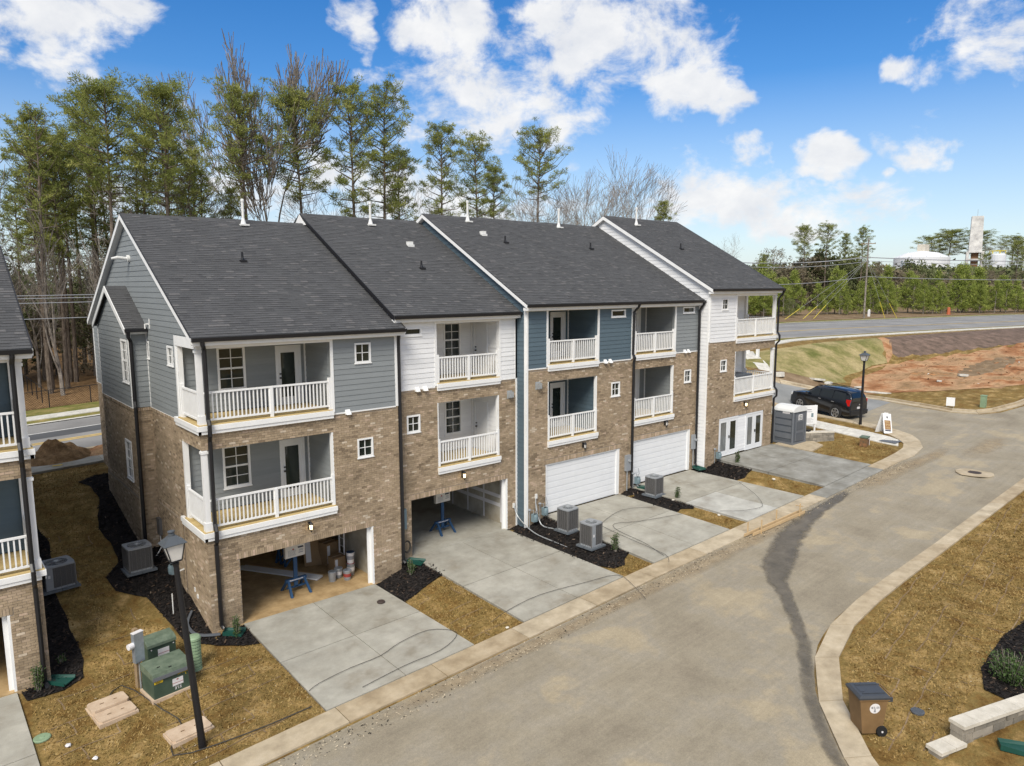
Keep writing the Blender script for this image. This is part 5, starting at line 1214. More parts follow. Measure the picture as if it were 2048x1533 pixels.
mb = MB(); mb.lathe(pr, 18); part(mb, 'barrel', 'mint_green', r); mb = MB(); mb.lathe([(.2, .93), (.2, .99), (.17, 1.03), (.05, 1.05)], 18); part(mb, 'cap', 'mint_green', r)
place(r, -1.02, -1.55)
r = empty_local('meter_post', 'wooden post with a white meter box and grey conduit beside the green cabinets', 'meter post')
mb = MB(); mb.box(-.06, .06, -.06, .06, -.1, 1.75); part(mb, 'post', 'post_wood', r); mb = MB(); mb.box(-.16, .12, -.2, -.065, .82, 1.68); part(mb, 'meter_box', 'zinc', r)
mb = MB(); mb.box(-.17, .13, -.21, -.06, 1.68, 1.70); part(mb, 'box_top', 'label_white', r); mb = MB(); mb.tube([(-.16, -.13, 1.35), (-.30, -.13, 1.35)], .085, 12); part(mb, 'meter_dome', 'label_white', r)
mb = MB(); mb.tube([(-.02, -.14, .82), (-.02, -.14, 0)], .025, 8); part(mb, 'conduit', 'galvanised', r)
place(r, -2.52, -1.42, .35)
def lidbox(label, w, d, halves):
    r = empty_local('utility_vault_lid', label, 'vault lid'); y = -d/2
    mb = MB(); mb.box(-w/2-.02, w/2+.02, -d/2-.02, d/2+.02, -.06, .07); part(mb, 'vault_rim', 'tan_polymer', r)
    for k in range(halves):
        c = .06; a, b = -d/2+k*d/halves+.01, -d/2+(k+1)*d/halves-.01
        P = [(-w/2+c, a), (w/2-c, a), (w/2, a+c), (w/2, b-c), (w/2-c, b), (-w/2+c, b), (-w/2, b-c), (-w/2, a+c)]
        mb = MB(); mb.prism(P, .07, .12+(.06 if k and halves > 1 else 0)); part(mb, 'lid', 'tan_polymer', r)
        mb = MB(); mb.box(-.2, -.1, (a+b)/2-.015, (a+b)/2+.015, .12, .125+(.06 if k and halves > 1 else 0)); mb.box(.14, .22, (a+b)/2-.015, (a+b)/2+.015, .12, .125+(.06 if k and halves > 1 else 0)); part(mb, 'lift_slots', 'rusty', r, 'stuff')
    return r
place(lidbox('tan vault with two lids, one set askew, on the lawn left of the transformer', .92, 1.1, 2), -3.35, -2.12, .12)
place(lidbox('single tan vault lid lying flat at the foot of the near lamp post', 1.0, .62, 1), -2.03, -4.33, .12)
for x, y, rr, m_, lab in [(-4.96, -2.23, .2, 'mint_green', 'round green irrigation cover by the left driveway'), (5.23, -1.56, .14, 'iron', 'round rusty clean out cap set in the nearest driveway')]:
    mb = MB(); mb.lathe([(rr, 0), (rr, .03), (rr*.9, .045)], 20); mb.lathe([(rr*.3, .045), (rr*.25, .055)], 12); o = mb.build('round_cover', m_); o.location = (x, y, T(x, y)+(.09 if m_ == 'iron' else .0)); tag(o, lab, 'cover')
def litter(x, y, s, m_, lab, cat='litter'):
    mb = MB(); rr = random.Random(x); mb.lathe([(s*.7, 0), (s, s*.4), (s*.55, s*.75)], 7); mb.v = [(a+rr.uniform(-.25, .25)*s, b+rr.uniform(-.25, .25)*s, c+rr.uniform(-.08, .08)*s) for a, b, c in mb.v]
    o = mb.build('crumpled_cup' if m_ == 'label_white' else 'stone', m_); o.location = (x, y, T(x, y)+.02); tag(o, lab, cat); return o
litter(-4.5, -2.97, .08, 'label_white', 'crumpled white wrapper on the lawn near the green cover'); litter(-4.07, -3.88, .07, 'label_white', 'white cup lid at the bottom edge of the lawn')
litter(20.25, -2.75, .09, 'stone_cap', 'pinkish stone on the mulch by the lone air conditioner', 'stone'); litter(7.29, -6.01, .06, 'stone_cap', 'small pale stone on the gutter between two driveways', 'stone'); litter(24.3, -5.6+.0, .07, 'stone_cap', 'pale stone lying at the edge of the patched driveway', 'stone')
litter(26.3, -4.4, .1, 'stone_cap', 'pale stone in the clay strip left of the farthest driveway', 'stone'); litter(20.3, -5.2, .08, 'stone_cap', 'pale stone in the dry strip left of the patched driveway', 'stone')

# cables, hoses, meters
def cord(name, pts, rad, m_, lab, cat, lift=.09, smooth=3):
    P = [Vector((x, y, 0)) for x, y in pts]; out = []
    for i in range(len(P)-1):
        p0, p1, p2, p3 = P[max(i-1, 0)], P[i], P[i+1], P[min(i+2, len(P)-1)]
        for k in range(smooth):
            t = k/smooth; q = .5*((2*p1)+(-p0+p2)*t+(2*p0-5*p1+4*p2-p3)*t*t+(-p0+3*p1-3*p2+p3)*t**3); out.append((q.x, q.y, T(q.x, q.y)+lift+rad))
    q = P[-1]; out.append((q.x, q.y, T(q.x, q.y)+lift+rad)); mb = MB(); mb.tube(out, rad, 5); o = mb.build(name, m_); return tag(o, lab, cat)
cord('ground_cable', [(1.0,-4.9),(1.4,-4.75),(2.39,-4.66),(3.38,-4.69),(4.23,-4.44),(5.3,-4.4),(5.86,-4.98),(5.7,-5.38),(4.87,-5.7),(3.66,-5.65),(2.2,-5.75)], .008, 'cord_grey', 'thin dark cable looping over the nearest driveway', 'cable', .10)
cord('ground_cable', [(7.0,-5.5),(8,-5.3),(9.43,-5.24),(11.25,-5.66),(12.54,-6.07),(12.3,-7.0),(11.8,-8)], .008, 'cord_grey', 'thin dark cable crossing the second driveway to the gutter', 'cable', .11)
cord('ground_cable', [(18.81,-2.67),(17.5,-2.01),(15.64,-2.49),(15.31,-2.93),(15.24,-4.63),(15.17,-6.2),(14.71,-6.74)], .008, 'cord_grey', 'left loop of thin cable on the third driveway', 'cable', .13)
cord('ground_cable', [(19.15,-4.09),(17.02,-3.42),(15.95,-2.9),(15.5,-3.5),(15.4,-5.0),(15.05,-6.25)], .008, 'cord_grey', 'right loop of thin cable on the third driveway', 'cable', .13)
cord('ground_cable', [(24.62,-3.48),(23.59,-4.99),(22.7,-5.9),(22.14,-6.1),(21.19,-5.71),(20.5,-5.13)], .008, 'cord_grey', 'thin cable curving over the patched driveway', 'cable', .16)
cord('ground_cable', [(-3.6,-2.0),(-2.9,-1.1),(-2.3,-3.0),(-2.1,-3.9),(-2.6,-5.0),(-1.0,-5.4),(.8,-5.5)], .014, 'cord_grey', 'dark cable lying on the lawn round the transformer', 'cable', .03)
cord('drain_hose', [(-.25,1.3),(-.55,.75),(-.5,.2),(-.15,-.1),(.15,-.25)], .05, 'grey_plastic', 'fat black corrugated hose lying round the corner of the nearest townhouse', 'hose', .06)
def wallbits():
    k = 0
    for (x, y, z, lab) in ((19.72, -.3, 2.02, 'grey electric meter box on the brick between the two closed garages'), (25.1, -.3, 2.3, 'grey electric meter box at the right end of the grey townhouse')):
        r = thing('electric_meter', lab, 'electric meter', (x, y, z)); 
        mb = MB(); mb.box(-.17, .17, -.14, -.01, 0, .78); part(mb, 'box', 'ac_panel', r); mb = MB(); mb.tube([(.03, -.14, .5), (.03, -.21, .5)], .07, 12); part(mb, 'dome', 'galvanised', r)
        mb = MB(); mb.tube([(-.04, -.08, 0), (-.04, -.08, -1.1)], .032, 8); part(mb, 'conduit', 'galvanised', r)
    r = thing('electric_meter', 'electric meter with white housing and pipes on the side wall behind the near lamp post', 'electric meter', (0, 3.75, 1.5)); 
    mb = MB(); mb.box(-.14, -.05, -.15, .15, .1, .6); part(mb, 'box', 'ac_panel', r); mb = MB(); mb.tube([(-.1, 0, .1), (-.1, 0, -.7)], .03, 8); mb.tube([(-.1, .1, .1), (-.12, .1, -.6)], .02, 8); part(mb, 'conduit', 'galvanised', r)
    r = thing('disconnect_box', 'round topped grey box on the side wall behind the dark air conditioner', 'electric box', (0, 6.0-.75, 1.9)); mb = MB(); mb.box(-.16, -.05, -.2, .15, 0, .62); part(mb, 'box', 'ac_grille', r)
    mb = MB(); mb.tube([(-.1, 0, 0), (-.1, -.05, -.5), (-.35, -.25, -.75)], .022, 8); part(mb, 'whip', 'pvc_white', r)
    for x, y, z, lab in ((-.22, 3.3, T(-.2, 3.3), 'blue grey gas meter on the side wall of the nearest townhouse'), (13.42, -.55, T(13.4, -.5), 'blue grey gas meter at the foot of the narrow blue wall'), (14.05, -.52, T(14, -.5), 'blue grey gas meter just left of the first closed garage door'), (20.2, -.6, T(20.2, -.6), 'gas meter behind the downspout between the closed garages'), (26.35, -1.1, T(26.3, -1), 'gas meter left of the french doors')):
        r = thing('gas_meter', lab, 'gas meter', (x, y, z), 0 if x > 0 else R(-90), 'gas meters along the row')
        mb = MB(); mb.box(-.12, .12, -.09, .09, .28, .62); mb.lathe([(.1, .3), (.12, .4), (.12, .52), (.09, .62)], 12, (0, -.06)); part(mb, 'meter_body', 'meter_blue', r)
        mb = MB(); mb.tube([(-.2, .1, 0), (-.2, .1, .8), (-.06, .0, .8), (-.06, 0, .6)], .018, 6); mb.tube([(.06, 0, .6), (.06, 0, .72), (.2, .05, .72), (.2, .12, 1.0)], .018, 6); part(mb, 'pipework', 'galvanised', r); mb = MB(); mb.lathe([(.05, .76), (.075, .8), (.05, .85)], 10, (-.2, .1)); part(mb, 'regulator', 'ac_panel', r)
    def hose(pts, lab):
        mb = MB(); P = [Vector(p) for p in pts]; out = []
        for i in range(len(P)-1):
            p0, p1, p2, p3 = P[max(i-1, 0)], P[i], P[i+1], P[min(i+2, len(P)-1)]
            for k in range(4):
                t = k/4; out.append(.5*((2*p1)+(-p0+p2)*t+(2*p0-5*p1+4*p2-p3)*t*t+(-p0+3*p1-3*p2+p3)*t**3))
        out.append(P[-1]); mb.tube(out, .024, 6); o = mb.build('refrigerant_line', 'galvanised'); tag(o, lab, 'pipe')
    hose([(13.7,-.32,1.9),(13.6,-.45,1.4),(13.6,-.8,.75),(13.75,-1.4,.7)], 'silver line from a white wall cap to the air conditioner at the back')
    hose([(12.95,.25,1.5),(12.95,0,1.05),(12.95,-1.0,.62),(13.05,-2.2,.5),(13.1,-3.2,.45)], 'silver line curving over the mulch beside the second driveway')
    hose([(20.2,-.5,1.45),(20.15,-.8,1.1),(20.1,-1.2,1.05)], 'silver line running to the lone air conditioner')
    for x, y, z, lab in ((13.7, -.3, 1.9, 'white line cap on the brick beside the first closed garage'), (12.93, .3, 1.5, 'white line cap on the brick right of the second garage opening')):
        mb = MB(); mb.box(x-.05, x+.05, y-.07, y-.005, z-.1, z+.1); o = mb.build('line_cap', 'pvc_white'); tag(o, lab, 'line cap')
    mb = MB(); mb.tube([(0, 2.6, 1.35), (-.32, 2.45, 1.35)], .035, 8); o = mb.build('vent_pipe', 'pvc_white'); tag(o, 'short white pipe sticking out of the side wall near the corner', 'pipe')
    mb = MB(); mb.box(-.03, 0, 1.55, 1.65, .85, 1.0); mb.box(-.04, -.005, 1.25, 1.37, .72, .84); o = mb.build('wall_outlet', 'pvc_white'); tag(o, 'small outlet covers low on the side wall by the corner', 'outlet')
    mb = MB(); mb.tube([(-.75, 1.55, T(-.75, 1.5)), (-.75, 1.55, T(-.75, 1.5)+.75)], .018, 6); o = mb.build('marker_stake', 'pvc_white'); tag(o, 'thin pale stake standing in the mulch by the black hose', 'stake')
    # cable coils by the second garage
    mb = MB()
    for q in range(3): mb.tube([(7.42+.13*math.sin(a*.35)*(1+q*.1), .2-q*.02, 1.0+.2*math.cos(a*.35)*(1+q*.12)) for a in range(19)], .012, 5)
    o = mb.build('coiled_cable', 'cord_grey'); tag(o, 'coil of black cable hanging on the pier left of the second garage', 'cable')
    mb = MB(); mb.box(7.33, 7.45, .2, .295, 1.7, 2.5); o = mb.build('wall_cabinet', 'meter_blue'); tag(o, 'tall blue grey box on the pier beside the second garage', 'electric box')
wallbits()
# splash blocks
def splash(label):
    r = empty_local('splash_block', label, 'splash block', 'green splash blocks under the downspouts')
    mb = MB(); mb.add([(-.12,.25,.05),(.12,.25,.05),(.2,-.35,.03),(-.2,-.35,.03),(-.15,.27,.13),(.15,.27,.13),(.24,-.35,.1),(-.24,-.35,.1),(-.15,.27,0),(.15,.27,0),(.24,-.35,0),(-.24,-.35,0)],
        [(0,1,2,3),(4,5,1,0),(1,5,6,2),(4,0,3,7),(9,8,4,5) [::-1],(9,5,6,10)[::-1],(8,11,7,4)[::-1],(10,6,2,3,7,11)])
    part(mb, 'tray', 'splash_green', r); return r
place(splash('green splash block under the corner downspout of the nearest townhouse'), .50, -.35, .9, dz=.05)
for x, y, rz, lab, dz in ((7.55, -.15, .6, 'green splash block between the first and second driveways', .05), (20.35, -.85, .5, 'green splash block between the two closed garages', .06), (25.0, -.75, -.2, 'dark green splash block at the left foot of the farthest townhouse', .2), (-4.25, .2-.1, .8, 'green splash block at the corner of the left edge townhouse', .05), (12.05, -18.6, .5, 'green splash block behind the low stone wall', .02)):
    place(splash(lab), x, y, rz, dz=dz)
# little evergreens
def shrub(label, h, w, n, seed, m_='shrub_leaf', upright=True):
    rnd = random.Random(seed); r = empty_local('shrub', label, 'shrub'); st = MB(); lf = MB()
    for i in range(n):
        a = rnd.uniform(0, 6.28); rr = rnd.uniform(0, w*.35); hh = h*rnd.uniform(.6, 1); tx, ty = math.cos(a)*(rr+w*.2*rnd.random()), math.sin(a)*(rr+w*.2*rnd.random())
        b = (math.cos(a)*rr*.5, math.sin(a)*rr*.5, 0); st.tube([b, (tx, ty, hh)], [.012, .005], 4)
        for k in range(int(26*h/.5)):
            t = rnd.uniform(.12, 1); c = Vector((b[0]+(tx-b[0])*t, b[1]+(ty-b[1])*t, hh*t)); d = Vector((rnd.gauss(0, 1), rnd.gauss(0, 1), rnd.gauss(.6, .8) if upright else rnd.gauss(.1, 1))).normalized()
            e = d.cross(Vector((rnd.gauss(0, 1), rnd.gauss(0, 1), rnd.gauss(0, 1)))).normalized(); l = rnd.uniform(.04, .085) if upright else rnd.uniform(.05, .1)
            c += Vector((rnd.gauss(0, .03), rnd.gauss(0, .03), 0))*(1 if upright else 3); lf.add([c, c+d*l*.5+e*l*.25, c+d*l, c+d*l*.5-e*l*.25], [(0,1,2,3)], rnd.random())
    part(st, 'stems', 'bark_grey', r); part(lf, 'foliage', m_, r); return r
for i, (x, y, h, w, lab) in enumerate([(.55, -.62, .75, .3, 'upright young evergreen by the corner downspout of the nearest townhouse'), (7.05, -.65, .65, .3, 'upright young evergreen between the first two driveways'), (14.1, -4.6, .75, .35, 'upright young evergreen nearest the street beside the raised air conditioner'),
        (20.7-.15, -2.75, .6, .3, 'upright young evergreen right of the lone air conditioner'), (26.9, -1.9, .75, .32, 'upright young evergreen in front of the farthest townhouse'), (-4.75, .0, .8, .4, 'dark conifer shrub against the corner of the left edge townhouse')]):
    place(shrub(lab, h, w, 16, 60+i), x, y, 0, dz=.02)
place(shrub('round leafy green shrub at the right edge on black mulch', .8, 1.25, 55, 71, upright=False), 15.05, -17.75)
place(shrub('low bright shrub by the left driveway bed', .3, .3, 8, 72), -4.0, .9)

# inside the open garages
def barricade(label):
    r = empty_local('barricade_sign', label, 'sign stand', 'blue sign stands in the garage mouths'); bl = 'barricade_blue'
    for s in (-1, 1):
        for q in (-1, 1):
            mb = MB(); a = s*.36; mb.add([(a-.04, q*.42-.045, 0), (a+.04, q*.42-.045, 0), (a+.04, q*.42+.045, 0), (a-.04, q*.42+.045, 0), (a-.04-s*.06, q*.03-.04, .5), (a+.04-s*.06, q*.03-.04, .5), (a+.04-s*.06, q*.03+.04, .5), (a-.04-s*.06, q*.03+.04, .5)], [(0,3,2,1),(4,5,6,7),(0,1,5,4),(1,2,6,5),(2,3,7,6),(3,0,4,7)]); part(mb, 'leg', bl, r)
    mb = MB(); mb.box(-.4, .4, -.06, .05, .43, .53); cb = part(mb, 'cross_beam', bl, r); mb = MB(); mb.box(-.34, .34, -.03, .02, .18, .24); part(mb, 'brace', bl, r)
    mb = MB(); mb.box(-.07, .07, -.03, .03, .2, 1.5); part(mb, 'upright', bl, r)
    mb = MB(); mb.box(-.37, .37, -.07, -.035, 1.34, 1.84); mb.box(-.37, .37, .035, .07, 1.34, 1.84); mb.box(-.38, -.36, -.075, .075, 1.33, 1.85); bd = part(mb, 'sign_board', 'sign_board', r)
    Fb = FR(-.07); mb = MB(); mb.fbox(Fb, -.11, -.05, 0, .006, 1.60, 1.66); part(mb, 'emblem', 'rust_red', bd)
    mb = MB(); rr = random.Random(4)
    for k in range(7):
        z = 1.40+k*.033; x = -.28
        while x < .0: w = rr.uniform(.02, .06); mb.fbox(Fb, x, min(x+w, .02), 0, .004, z, z+.012); x += w+.015
    mb.fbox(Fb, .12, .3, 0, .005, 1.46, 1.49)
    for k in range(3): mb.fbox(Fb, .14, .3, 0, .004, 1.53+k*.025, 1.54+k*.025)
    part(mb, 'small_print', 'print_grey', bd, 'stuff')
    mb = MB(); mb.fbox(Fb, .1, .31, 0, .005, 1.64, 1.70); part(mb, 'headline', 'print_dark', bd)
    mb = MB(); rr = random.Random(5); x = -.3
    while x < .3: w = rr.uniform(.015, .03); mb.fbox(FR(-.06), x, x+w, 0, .005, .465, .465+rr.uniform(.025, .04)); x += w+.01
    part(mb, 'beam_lettering', 'label_white', cb, 'stuff')
    return r
b1 = barricade('blue barricade holding a white notice board in the nearest open garage'); b1.location = (3.35, 1.25, 0.0); b1.rotation_euler = (0, 0, .03)
b2 = dup(b1, (10.25, 1.85, .5), .03, label='blue barricade holding a white notice board in the second open garage')
def bucket(x, y, z, label, band=None, h=.37, top='zinc', body='zinc'):
    r = thing('bucket', label, 'bucket', (x, y, z), 0, 'buckets in the nearest garage'); mb = MB(); mb.lathe([(.125, 0), (.15, h-.03), (.158, h-.03), (.158, h)], 18); part(mb, 'pail', body, r)
    mb = MB(); mb.lathe([(.152, h), (.15, h+.012)], 18); part(mb, 'lid', top, r)
    if band: mb = MB(); mb.lathe([(.139, h*.35), (.148, h*.7)], 18); part(mb, 'label_band', band, r)
    mb = MB(); mb.tube([(.16*math.cos(a*.35), .16*math.sin(a*.35), h*.8-.12*math.sin(a*.35)) for a in range(10)], .005, 4); part(mb, 'bail', 'galvanised', r)
bucket(4.78, 1.25, 0, 'plain grey bucket leftmost in the garage cluster'); bucket(5.12, 1.42, 0, 'grey bucket with a white label in the middle of the cluster', 'label_white'); bucket(5.28, 1.02, 0, 'grey bucket with a red and white label nearest the driveway', 'rust_red'); bucket(5.62, 1.38, 0, 'bucket with a red band under the white one', 'label_white', .45, 'rust_red')
bucket(5.62, 1.38, .47, 'white bucket with a blue patch stacked on the red topped one', 'print_grey', .42, 'barricade_blue', 'label_white')
def carton(x, y, z, w, d, h, rz, label, tilt=0):
    r = thing('cardboard_box', label, 'box', (x, y, z), rz); r.rotation_euler = (tilt, 0, rz); mb = MB(); mb.box(-w/2, w/2, -d/2, d/2, 0, h); part(mb, 'carton', 'cardboard', r)
    mb = MB(); mb.box(-w/2-.002, w/2+.002, -.02, .02, h, h+.003); part(mb, 'tape', 'tan_polymer', r); mb = MB(); mb.box(-w*.42, -w*.2, -d/2-.004, -d/2, h*.1, h*.9); part(mb, 'label_strip', 'label_white', r)
carton(5.35, 2.0, 0, .5, .45, .62, .1, 'upright cardboard box behind the buckets'); carton(5.0, 3.1, 0, .9, .12, 1.5, -.3, 'tall flat cardboard carton leaning against stored stands', R(-18)); carton(5.5, 3.0, 0, .6, .5, .9, .2, 'brown box in the back corner of the nearest garage')
r = thing('stacked_sign_stands', 'heap of blue barricade stands at the back of the nearest garage', 'sign stands', (4.2, 3.9, 0))
for k in range(6):
    mb = MB(); rr = random.Random(k); p = Vector((rr.uniform(-.5, .5), rr.uniform(-.4, .5), .05)); mb.tube([p, p+Vector((rr.uniform(-.5, .5), rr.uniform(-.2, .3), 1.1))], .05, 4); mb.tube([p, p+Vector((rr.uniform(.3, .7), .1, .3))], .05, 4); part(mb, 'stand', 'barricade_blue', r)
r = thing('trim_boards', 'bundle of long white trim boards lying on the garage floor', 'boards', (4.55, 1.75, .0), R(32))
for k in range(6): mb = MB(); mb.box(-.25+k*.075, -.18+k*.075, 0, 3.9-.1*k, .02, .07+.004*k); part(mb, 'board', 'door_white' if k != 5 else 'raw_wood', r)
r = thing('ladder', 'white aluminium ladder leaning inside the nearest garage by the door frame', 'ladder', (5.72, 2.1, 0)); 
for s in (0, .4): mb = MB(); mb.tube([(0, s, .0), (.12, s+.15, 2.3)], .035, 4); part(mb, 'rail', 'label_white', r)
for k in range(7): mb = MB(); t = .1+k*.13; mb.tube([(.12*t, .15*t, 2.3*t), (.12*t, .4+.15*t, 2.3*t)], .018, 5); part(mb, 'rung', 'label_white', r)

# portable toilet, its sign board, stone wall stub
r = empty_local('portable_toilet', 'dark grey portable toilet with a pale rounded roof at the end of the row', 'portable toilet')
w, d = 1.12, 1.2
mb = MB(); mb.box(-w/2, w/2, -d/2, d/2, .12, 1.98); body = part(mb, 'cabin', 'grey_plastic', r)
mb = MB(); mb.box(-w/2-.04, w/2+.04, -d/2-.04, d/2+.04, 0, .13); part(mb, 'base', 'grey_plastic_light', r)
mb = MB(); n = 10; arc = [(-d/2-.03, 1.95)]+[(-(d/2+.03)*math.cos(math.pi*k/n), 2.0+.30*math.sin(math.pi*k/n)) for k in range(n+1)]+[(d/2+.03, 1.95)]
mb.prism(arc[::-1], -w/2-.04, w/2+.04, 'x'); part(mb, 'roof', 'roof_translucent', r)
for sx in (-1, 1):
    for sy in (-1, 1): mb = MB(); mb.tube([(sx*(w/2-.02), sy*(d/2-.02), .1), (sx*(w/2-.02), sy*(d/2-.02), 1.98)], .06, 8); part(mb, 'corner_rib', 'grey_plastic_light', r)
Fd = FRt(w/2); mb = MB(); mb.fbox(Fd, -.38, .38, .0, .035, .2, 1.8); dr = part(mb, 'door', 'grey_plastic_light', r)
mb = MB(); mb.fbox(Fd, -.3, .3, .035, .05, .25, .7); mb.fbox(Fd, -.3, .3, .035, .05, .85, 1.35); part(mb, 'door_rib', 'grey_plastic', dr)
mb = MB(); mb.fbox(Fd, -.17, .17, .036, .05, 1.45, 1.78); part(mb, 'notice', 'label_white', dr); mb = MB()
for k in range(3): mb.fbox(Fd, -.13, .12, .05, .054, 1.5+k*.09, 1.54+k*.09)
part(mb, 'notice_print', 'utility_green', dr, 'stuff')
Fs = FR(-d/2); mb = MB()
for z in (.35, .75, 1.15, 1.55): mb.fbox(Fs, -w/2+.08, w/2-.08, 0, .025, z, z+.3)
part(mb, 'side_panel', 'grey_plastic_light', r)
mb = MB()
for k in range(6): mb.fbox(Fs, -.05+k*.07, -.01+k*.07, .0, .03, 1.83, 1.93)
part(mb, 'side_vents', 'label_white', r, 'stuff')
place(r, 33.45, -1.3, R(266), z=T(33, -1.2)+.05); r.scale = (1.12, 1.12, 1)
r = empty_local('site_sign', 'white site notice board on two posts behind the portable toilet', 'sign')
for s in (-.62, .62): mb = MB(); mb.box(s-.04, s+.04, -.04, .04, 0, 1.75); part(mb, 'post', 'white_trim', r)
mb = MB(); mb.box(-.72, .72, -.065, -.042, .55, 1.75); bd = part(mb, 'board', 'white_trim', r); mb = MB(); rr = random.Random(8)
for k in range(4): mb.box(-.5, .5-rr.random()*.2, -.07, -.066, .68+k*.07, .695+k*.07)
mb.box(-.4, .3, -.07, -.066, 1.45, 1.5); mb.box(-.25, .35, -.07, -.066, 1.33, 1.36); part(mb, 'print_lines', 'print_grey', bd, 'stuff')
mb = MB(); mb.box(.3, .45, -.071, -.066, 1.0, 1.25); part(mb, 'blue_panel', 'meter_blue', bd); mb = MB(); mb.box(-.22, -.12, -.071, -.066, 1.02, 1.15); part(mb, 'emblem', 'print_gold', bd)
place(r, 36.2, -.9, R(-28))
def stonewall(label, pts, courses, hs, capw, z0, seed):
    """pts: two ends; blocks laid in courses with a cap"""
    r = thing('stone_wall', label, 'wall', (pts[0][0], pts[0][1], z0)); a = Vector((pts[1][0]-pts[0][0], pts[1][1]-pts[0][1], 0)); L_ = a.length; u = a.normalized(); n = Vector((u.y, -u.x, 0)); rnd = random.Random(seed)
    G_ = lambda s, w, z: tuple(u*s+n*w+Vector((0, 0, z)))
    for c in range(courses):
        s = 0 if c % 2 == 0 else -.12
        while s < L_:
            l = rnd.choice([.24, .32, .42]); x0_, x1_ = max(s, 0), min(s+l, L_)
            if x1_-x0_ > .05:
                mb = MB(); o = rnd.uniform(-.012, .012); mb.fbox(G_, x0_+.006, x1_-.006, -.15+o, .15+o, c*hs+.004, (c+1)*hs-.004, rnd.random()); part(mb, 'stone_block', 'stone_block', r)
            s += l
    s = 0
    while s < L_:
        mb = MB(); e = min(s+.5, L_); mb.fbox(G_, s+.004, e-.004, -capw, capw, courses*hs, courses*hs+.085, rnd.random()); part(mb, 'cap_stone', 'stone_cap', r); s += .5
    return r
stonewall('short grey stone wall stub beside the portable toilet', [(33.75, -1.55), (35.7, -2.9)], 4, .15, .17, T(34, -2)-.02, 5)
dk = MB(); dk.box(-.15, .15, -.08, .08, 0, .1); o = dk.build('black_tool', 'rubber'); o.location = (34.4, -2.0, T(34, -2)+.66); tag(o, 'small black tool lying on the stone wall stub', 'tool')
stonewall('pale capped stone retaining wall entering at the lower right corner', [(11.4, -17.62), (15.2, -18.85)], 3, .17, .2, T(12, -18)-.12, 6)
stonewall('lowest stepped end of the retaining wall at the picture edge', [(10.55, -17.45), (11.4, -17.7)], 1, .17, .2, T(11, -17.6)-.1, 7)
mb = MB(); mb.lathe([(.16, 0), (.16, .04), (.12, .05)], 16); 
for k in range(-3, 4): mb.box(-.12, .12, k*.035-.006, k*.035+.006, .05, .06)
o = mb.build('yard_drain', 'grey_plastic'); place(o, 11.97, -16.58); tag(o, 'round drain grate sunk in the brown lawn right of the bin', 'drain')
r = empty_local('manhole', 'manhole with an iron cover in a pale concrete collar in the crossing', 'manhole'); mb = MB(); mb.lathe([(.85, 0), (.85, .035)], 12); mb.v = [(x*(1+.08*math.sin(i*1.7)), y, z) for i, (x, y, z) in enumerate(mb.v)]; part(mb, 'collar', 'concrete_tan', r)
mb = MB(); mb.lathe([(.3, .035), (.3, .045), (.28, .05)], 24)
for k in range(-4, 5): mb.box(-.25, .25, k*.06-.012, k*.06+.012, .05, .056)
part(mb, 'cover', 'iron', r); place(r, 34.05, -11.0, .1, dz=.02)

# A-frame sign, boxes, markers at the corner
r = empty_local('aframe_sign', 'white folding sandwich board sign leaning on the corner grass', 'sign')
for s, nm in ((-1, 'front_panel'), (1, 'back_panel')):
    mb = MB(); y0_, y1_ = s*.36, s*.04; 
    def PP(u, t, o): return (u, y0_+(y1_-y0_)*t+o*(-1 if s < 0 else 1), 1.22*t)
    mb.add([PP(-.33,0,0),PP(.33,0,0),PP(.33,1,0),PP(-.33,1,0),PP(-.33,0,-.03),PP(.33,0,-.03),PP(.33,1,-.03),PP(-.33,1,-.03)], [(0,1,2,3),(4,7,6,5),(0,4,5,1),(1,5,6,2),(2,6,7,3),(3,7,4,0)]); pn = part(mb, nm, 'white_trim', r)
    if s < 0:
        for (a, b, c, d, m_, nm2) in ((-.24, .24, .2, .66, 'print_orange', 'poster'), (-.24, .24, .12, .18, 'print_dark', 'poster_strip'), (-.05, .05, .76, .86, 'print_dark', 'emblem')):
            q = MB(); q.add([PP(a,c,.006),PP(b,c,.006),PP(b,d,.006),PP(a,d,.006),PP(a,c,.0),PP(b,c,.0),PP(b,d,.0),PP(a,d,.0)], [(0,1,2,3),(4,7,6,5),(0,4,5,1),(1,5,6,2),(2,6,7,3),(3,7,4,0)]); part(q, nm2, m_, pn)
        AF = lambda u, w, z: PP(u, z/1.22, .006+w)
        digits(pn, 'MODEL', AF, -.2, .66, .11, 'print_gold'); digits(pn, 'OPEN', AF, -.17, .47, .13, 'print_gold'); digits(pn, 'TODAY', AF, -.18, .30, .1, 'print_gold')
mb = MB(); mb.box(-.12, .12, -.05, .05, 1.2, 1.27); part(mb, 'hinge_handle', 'white_trim', r)
place(r, 39.35, -4.35, R(-22)); r.rotation_euler = (R(-3), R(8), R(-22))
r = empty_local('valve_box', 'small dark pump box on the grass left of the corner walk', 'utility box'); mb = MB(); mb.box(-.3, .3, -.2, .2, 0, .5); part(mb, 'box', 'rusty', r); mb = MB(); mb.box(-.33, .33, -.23, .23, .5, .56); part(mb, 'cover', 'utility_green_light', r); mb = MB(); mb.tube([(.25, -.22, 0), (.25, -.22, .45), (-.1, -.22, .45)], .015, 5); part(mb, 'hose', 'label_white', r); place(r, 35.75, -4.75, .2)
r = empty_local('yard_sign', 'small white yard sign on the far side of the crossing', 'sign'); mb = MB(); mb.box(-.26, .26, -.01, .01, .18, .78); part(mb, 'panel', 'white_trim', r)
for s in (-.2, .2): mb = MB(); mb.tube([(s, 0, 0), (s, 0, .2)], .01, 4); part(mb, 'stake', 'galvanised', r)
